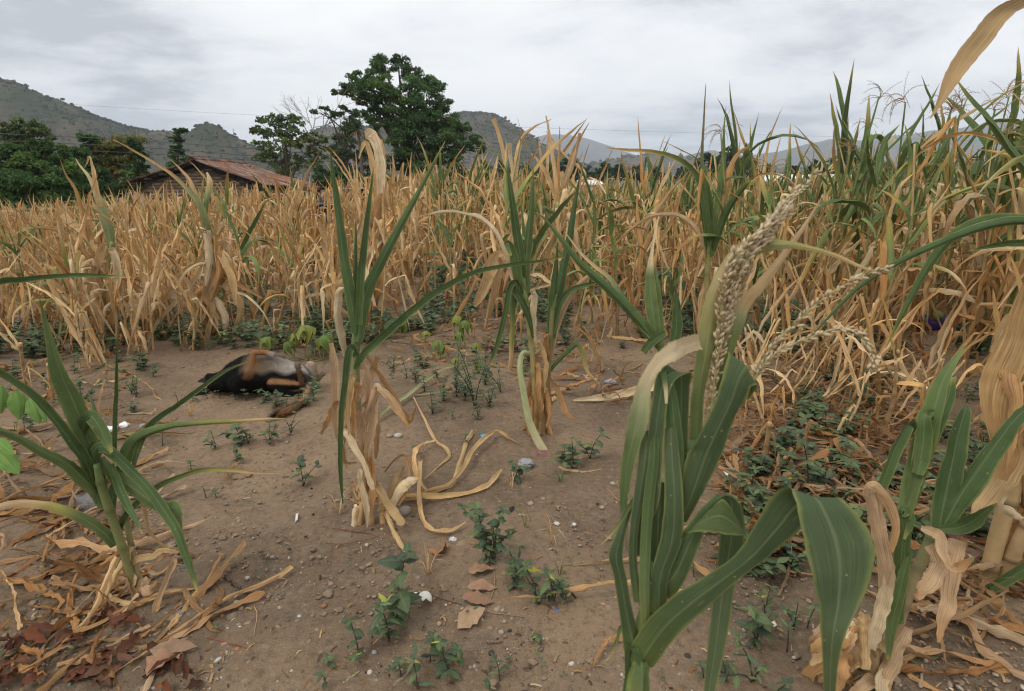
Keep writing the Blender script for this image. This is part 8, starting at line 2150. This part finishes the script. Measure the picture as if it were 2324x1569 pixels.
M['bag'] = bag_mat()
crumple(210, 1150, 30, (0.6, 0.6, 0.6), 'plastic_bag', 'crumpled clear plastic bag behind the left green plant', 'plastic bag', 'bag', 0.7)
crumple(252, 978, 15, (0.78, 0.78, 0.77), 'foam_piece', 'white crumbled foam behind the left green plant', 'foam', flat=0.45)
crumple(282, 968, 12, (0.8, 0.8, 0.79), 'foam_piece', 'smaller white foam piece touching the crumbled foam', 'foam', flat=0.5)
crumple(1194, 1056, 18, (0.34, 0.34, 0.34), 'foil_ball', 'crumpled grey foil on the soil below the twin plants', 'foil', flat=0.5)
crumple(1028, 1228, 9, (0.6, 0.6, 0.6), 'foil_ball', 'small crumpled white foil near the centre plant leaves', 'foil', flat=0.6)
crumple(1386, 872, 14, (0.3, 0.3, 0.32), 'foil_ball', 'grey plastic scrap behind the twin plants', 'scrap', flat=0.5)
crumple(800, 1352, 9, (0.62, 0.58, 0.5), 'shell_scrap', 'pale scrap behind the lower weeds', 'scrap', flat=0.5) if False else None
scrap([(1640, 1075), (1662, 1078), (1656, 1092), (1650, 1104), (1644, 1090)], (0.82, 0.82, 0.80), 'paper_scrap', 'white pointed paper scrap right of the big plant', 'paper', bend=0.035)
scrap([(1648, 1092), (1656, 1090), (1655, 1105), (1650, 1106)], (0.75, 0.60, 0.03), 'paper_scrap', 'yellow scrap below the white paper scrap', 'paper', lift=0.012)
scrap([(1628, 1092), (1640, 1092), (1644, 1100), (1634, 1102)], (0.45, 0.02, 0.03), 'red_scrap', 'dark red plastic scrap beside the white paper scrap', 'scrap', lift=0.008)
scrap([(1090, 990), (1108, 988), (1110, 993), (1092, 996)], (0.10, 0.36, 0.58), 'pen_cap', 'small bright blue plastic piece on the soil between centre and twin plants', 'plastic', lift=0.01, th=0.008)
scrap([(985, 1226), (998, 1224), (997, 1234), (986, 1236)], (0.09, 0.11, 0.24), 'blue_scrap', 'dark blue plastic scrap above the orange-brown leaf', 'plastic')
scrap([(1262, 1382), (1268, 1381), (1268, 1390), (1262, 1391)], (0.12, 0.18, 0.40), 'blue_scrap', 'tiny blue plastic scrap below the right weed cluster', 'plastic')
scrap([(2086, 1400), (2094, 1399), (2093, 1412), (2087, 1413)], (0.06, 0.25, 0.60), 'blue_scrap', 'bright blue scrap beside the torn green plant', 'plastic', lift=0.01)
scrap([(1155, 1158), (1166, 1150), (1167, 1158), (1160, 1166)], (0.02, 0.02, 0.022), 'black_scrap', 'black plastic scrap right of the upper weeds', 'plastic', bend=0.01)
scrap([(1775, 1255), (1790, 1240), (1795, 1285), (1780, 1300)], (0.02, 0.02, 0.02), 'black_scrap', 'black plastic strip among weeds right of the big plant', 'plastic', bend=0.03)
scrap([(1880, 1068), (1895, 1064), (1900, 1074), (1886, 1078)], (0.42, 0.02, 0.02), 'red_scrap', 'red wrapper under dry leaves right of the big plant', 'scrap', bend=0.02)
scrap([(1748, 1424), (1756, 1420), (1762, 1430), (1755, 1434)], (0.72, 0.70, 0.55), 'paper_scrap', 'pale paper scrap on the dry husks', 'paper', lift=0.02)
scrap([(1732, 1100), (1748, 1094), (1755, 1106), (1738, 1110)], (0.6, 0.57, 0.5), 'paper_scrap', 'grey-white paper scrap behind the big folded leaf', 'paper', bend=0.02)
scrap([(672, 1172), (678, 1168), (676, 1184), (670, 1186)], (0.7, 0.7, 0.7), 'paper_scrap', 'small white scrap on the bare path', 'paper', bend=0.01)
scrap([(1535, 1372), (1548, 1368), (1549, 1376), (1537, 1380)], (0.75, 0.74, 0.68), 'paper_scrap', 'small white block beside the charcoal piece', 'paper', lift=0.01, th=0.008)
# clay slab
def slab():
    S = lambda x, y: (x * 0.2170 + 1929, y * 0.2170 + 1021.3)
    P = np.array([gnd(*S(x, y)) for x, y in ((760, 720), (930, 630), (1460, 1060), (1290, 1215))]); b = P.mean(0)
    m, nt, N, L = newmat('scuffed_clay'); out = N('ShaderNodeOutputMaterial'); bs = N('ShaderNodeBsdfPrincipled'); tc = N('ShaderNodeTexCoord')
    n = N('ShaderNodeTexNoise'); n.inputs['Scale'].default_value = 16; n.inputs['Detail'].default_value = 6; n.inputs['Distortion'].default_value = 1.2; L(tc.outputs['Object'], n.inputs['Vector'])
    r = N('ShaderNodeValToRGB'); r.color_ramp.elements[0].position = 0.56; r.color_ramp.elements[0].color = (0.20, 0.105, 0.085, 1); r.color_ramp.elements[1].position = 0.62; r.color_ramp.elements[1].color = (0.55, 0.50, 0.46, 1)
    L(n.outputs['Fac'], r.inputs[0]); L(r.outputs[0], bs.inputs['Base Color']); bs.inputs['Roughness'].default_value = 0.6; L(bs.outputs[0], out.inputs['Surface'])
    bm = bmesh.new(); top = [bm.verts.new(tuple(p - b + [0, 0, 0.022])) for p in P]; bot = [bm.verts.new(tuple(p - b - [0, 0, 0.002])) for p in P]
    bm.faces.new(top); bm.faces.new(bot[::-1])
    for i in range(4): bm.faces.new((top[i], bot[i], bot[(i + 1) % 4], top[(i + 1) % 4]))
    bmesh.ops.recalc_face_normals(bm, faces=bm.faces); bmesh.ops.bevel(bm, geom=list(bm.edges), offset=0.004, segments=2, affect='EDGES')
    me = bpy.data.meshes.new('clay_slab'); bm.to_mesh(me); bm.free(); me.materials.append(m)
    tag(link('clay_slab', me, None, b), 'reddish clay slab with white paint scuffs lying at the lower right', 'slab')
    scrap([S(820, 250), S(960, 220), S(970, 300), S(840, 310)], (0.42, 0.14, 0.10), 'brick_shard', 'broken red brick shard above the clay slab', 'brick', 'tile', th=0.03, lift=0.03)
slab()
# purple jug and the green squash on it
def jug():
    J = lambda x, y: (x * 0.16273 + 1985.8, y * 0.16273 + 652.5)
    b = gnd(*J(800, 610)); Y = b[1]
    root = empty('plastic_jug', b, 'purple plastic jug lying on its side among the weeds at right', 'jug')
    dep = (b - CAMP) @ FWD; s = 0.16273 / FPX * dep
    ax0, ax1 = atY(*J(600, 500), Y) - b, atY(*J(1040, 520), Y + 0.1) - b
    ax0[2] = ax1[2] = 95 * s
    n = 16; P = np.array([ax0 + (ax1 - ax0) * t for t in np.linspace(0, 1, n)])
    r = np.interp(np.linspace(0, 1, n), [0, 0.03, 0.10, 0.3, 0.55, 0.62, 0.7, 0.95, 1], [86, 92, 84, 104, 100, 84, 96, 92, 40]) * s
    mb = MB(); tube(mb, P, r, (0.075, 0.03, 0.24), 20, cap=False); link('body', mb.mesh('body', M['paint']), root)
    mb = MB(); tube(mb, P[1:10] , r[1:10] * 0.93, (0.02, 0.01, 0.06), 20, cap=True); link('inside', mb.mesh('inside', M['plain']), root)
    g2 = atY(*J(840, 395), Y + 0.02); gb = np.array([g2[0], g2[1], b[2]])
    gr = empty('green_squash', (g2[0], g2[1], g2[2]), 'round pale green squash resting on the purple jug', 'squash')
    mb = MB(); v, f = ico(3); th = np.arctan2(v[:, 1], v[:, 0]); mb.add(v * (1 + 0.035 * np.cos(10 * th))[:, None] * np.array([102, 102, 76]) * s, T=f, C=(0.20, 0.27, 0.10)); link('fruit', mb.mesh('fruit', M['plain']), gr)
    mb = MB(); tube(mb, np.array([[0, 0, 70 * s], [0.004, 0, 90 * s], [0.012, 0, 108 * s]]), [0.006, 0.005, 0.004], (0.2, 0.22, 0.08), 6); link('stem', mb.mesh('stem', M['stem']), gr)
jug()
# scattered magenta petals
def petals():
    A = MB()
    for (x, y, n) in ((1180, 660, 10), (980, 660, 6), (790, 975, 8), (930, 1050, 4), (880, 1050, 5), (700, 390, 6), (1080, 1140, 14), (530, 940, 5), (790, 960, 6)):
        for _ in range(n):
            b = gnd(*WA(x + gl.normal(0, 14), y + gl.normal(0, 8))); a = gl.uniform(0, 6.28); d = np.array([math.cos(a), math.sin(a), 0.2]) * 0.008
            ribbon(A, np.array([b + [0, 0, 0.006], b + d * 0.5 + [0, 0, 0.009], b + d + [0, 0, 0.007]]), np.tile(np.array([-d[1], d[0], 0]) * 0.35, (3, 1)), np.array((0.55, 0.06, 0.25)) * gl.uniform(0.7, 1.2), 2, 0.2)
    tag(link('petals', A.mesh('petals', M['litter'])), 'scattered magenta petals on the soil', 'petals', kind='stuff')
petals()
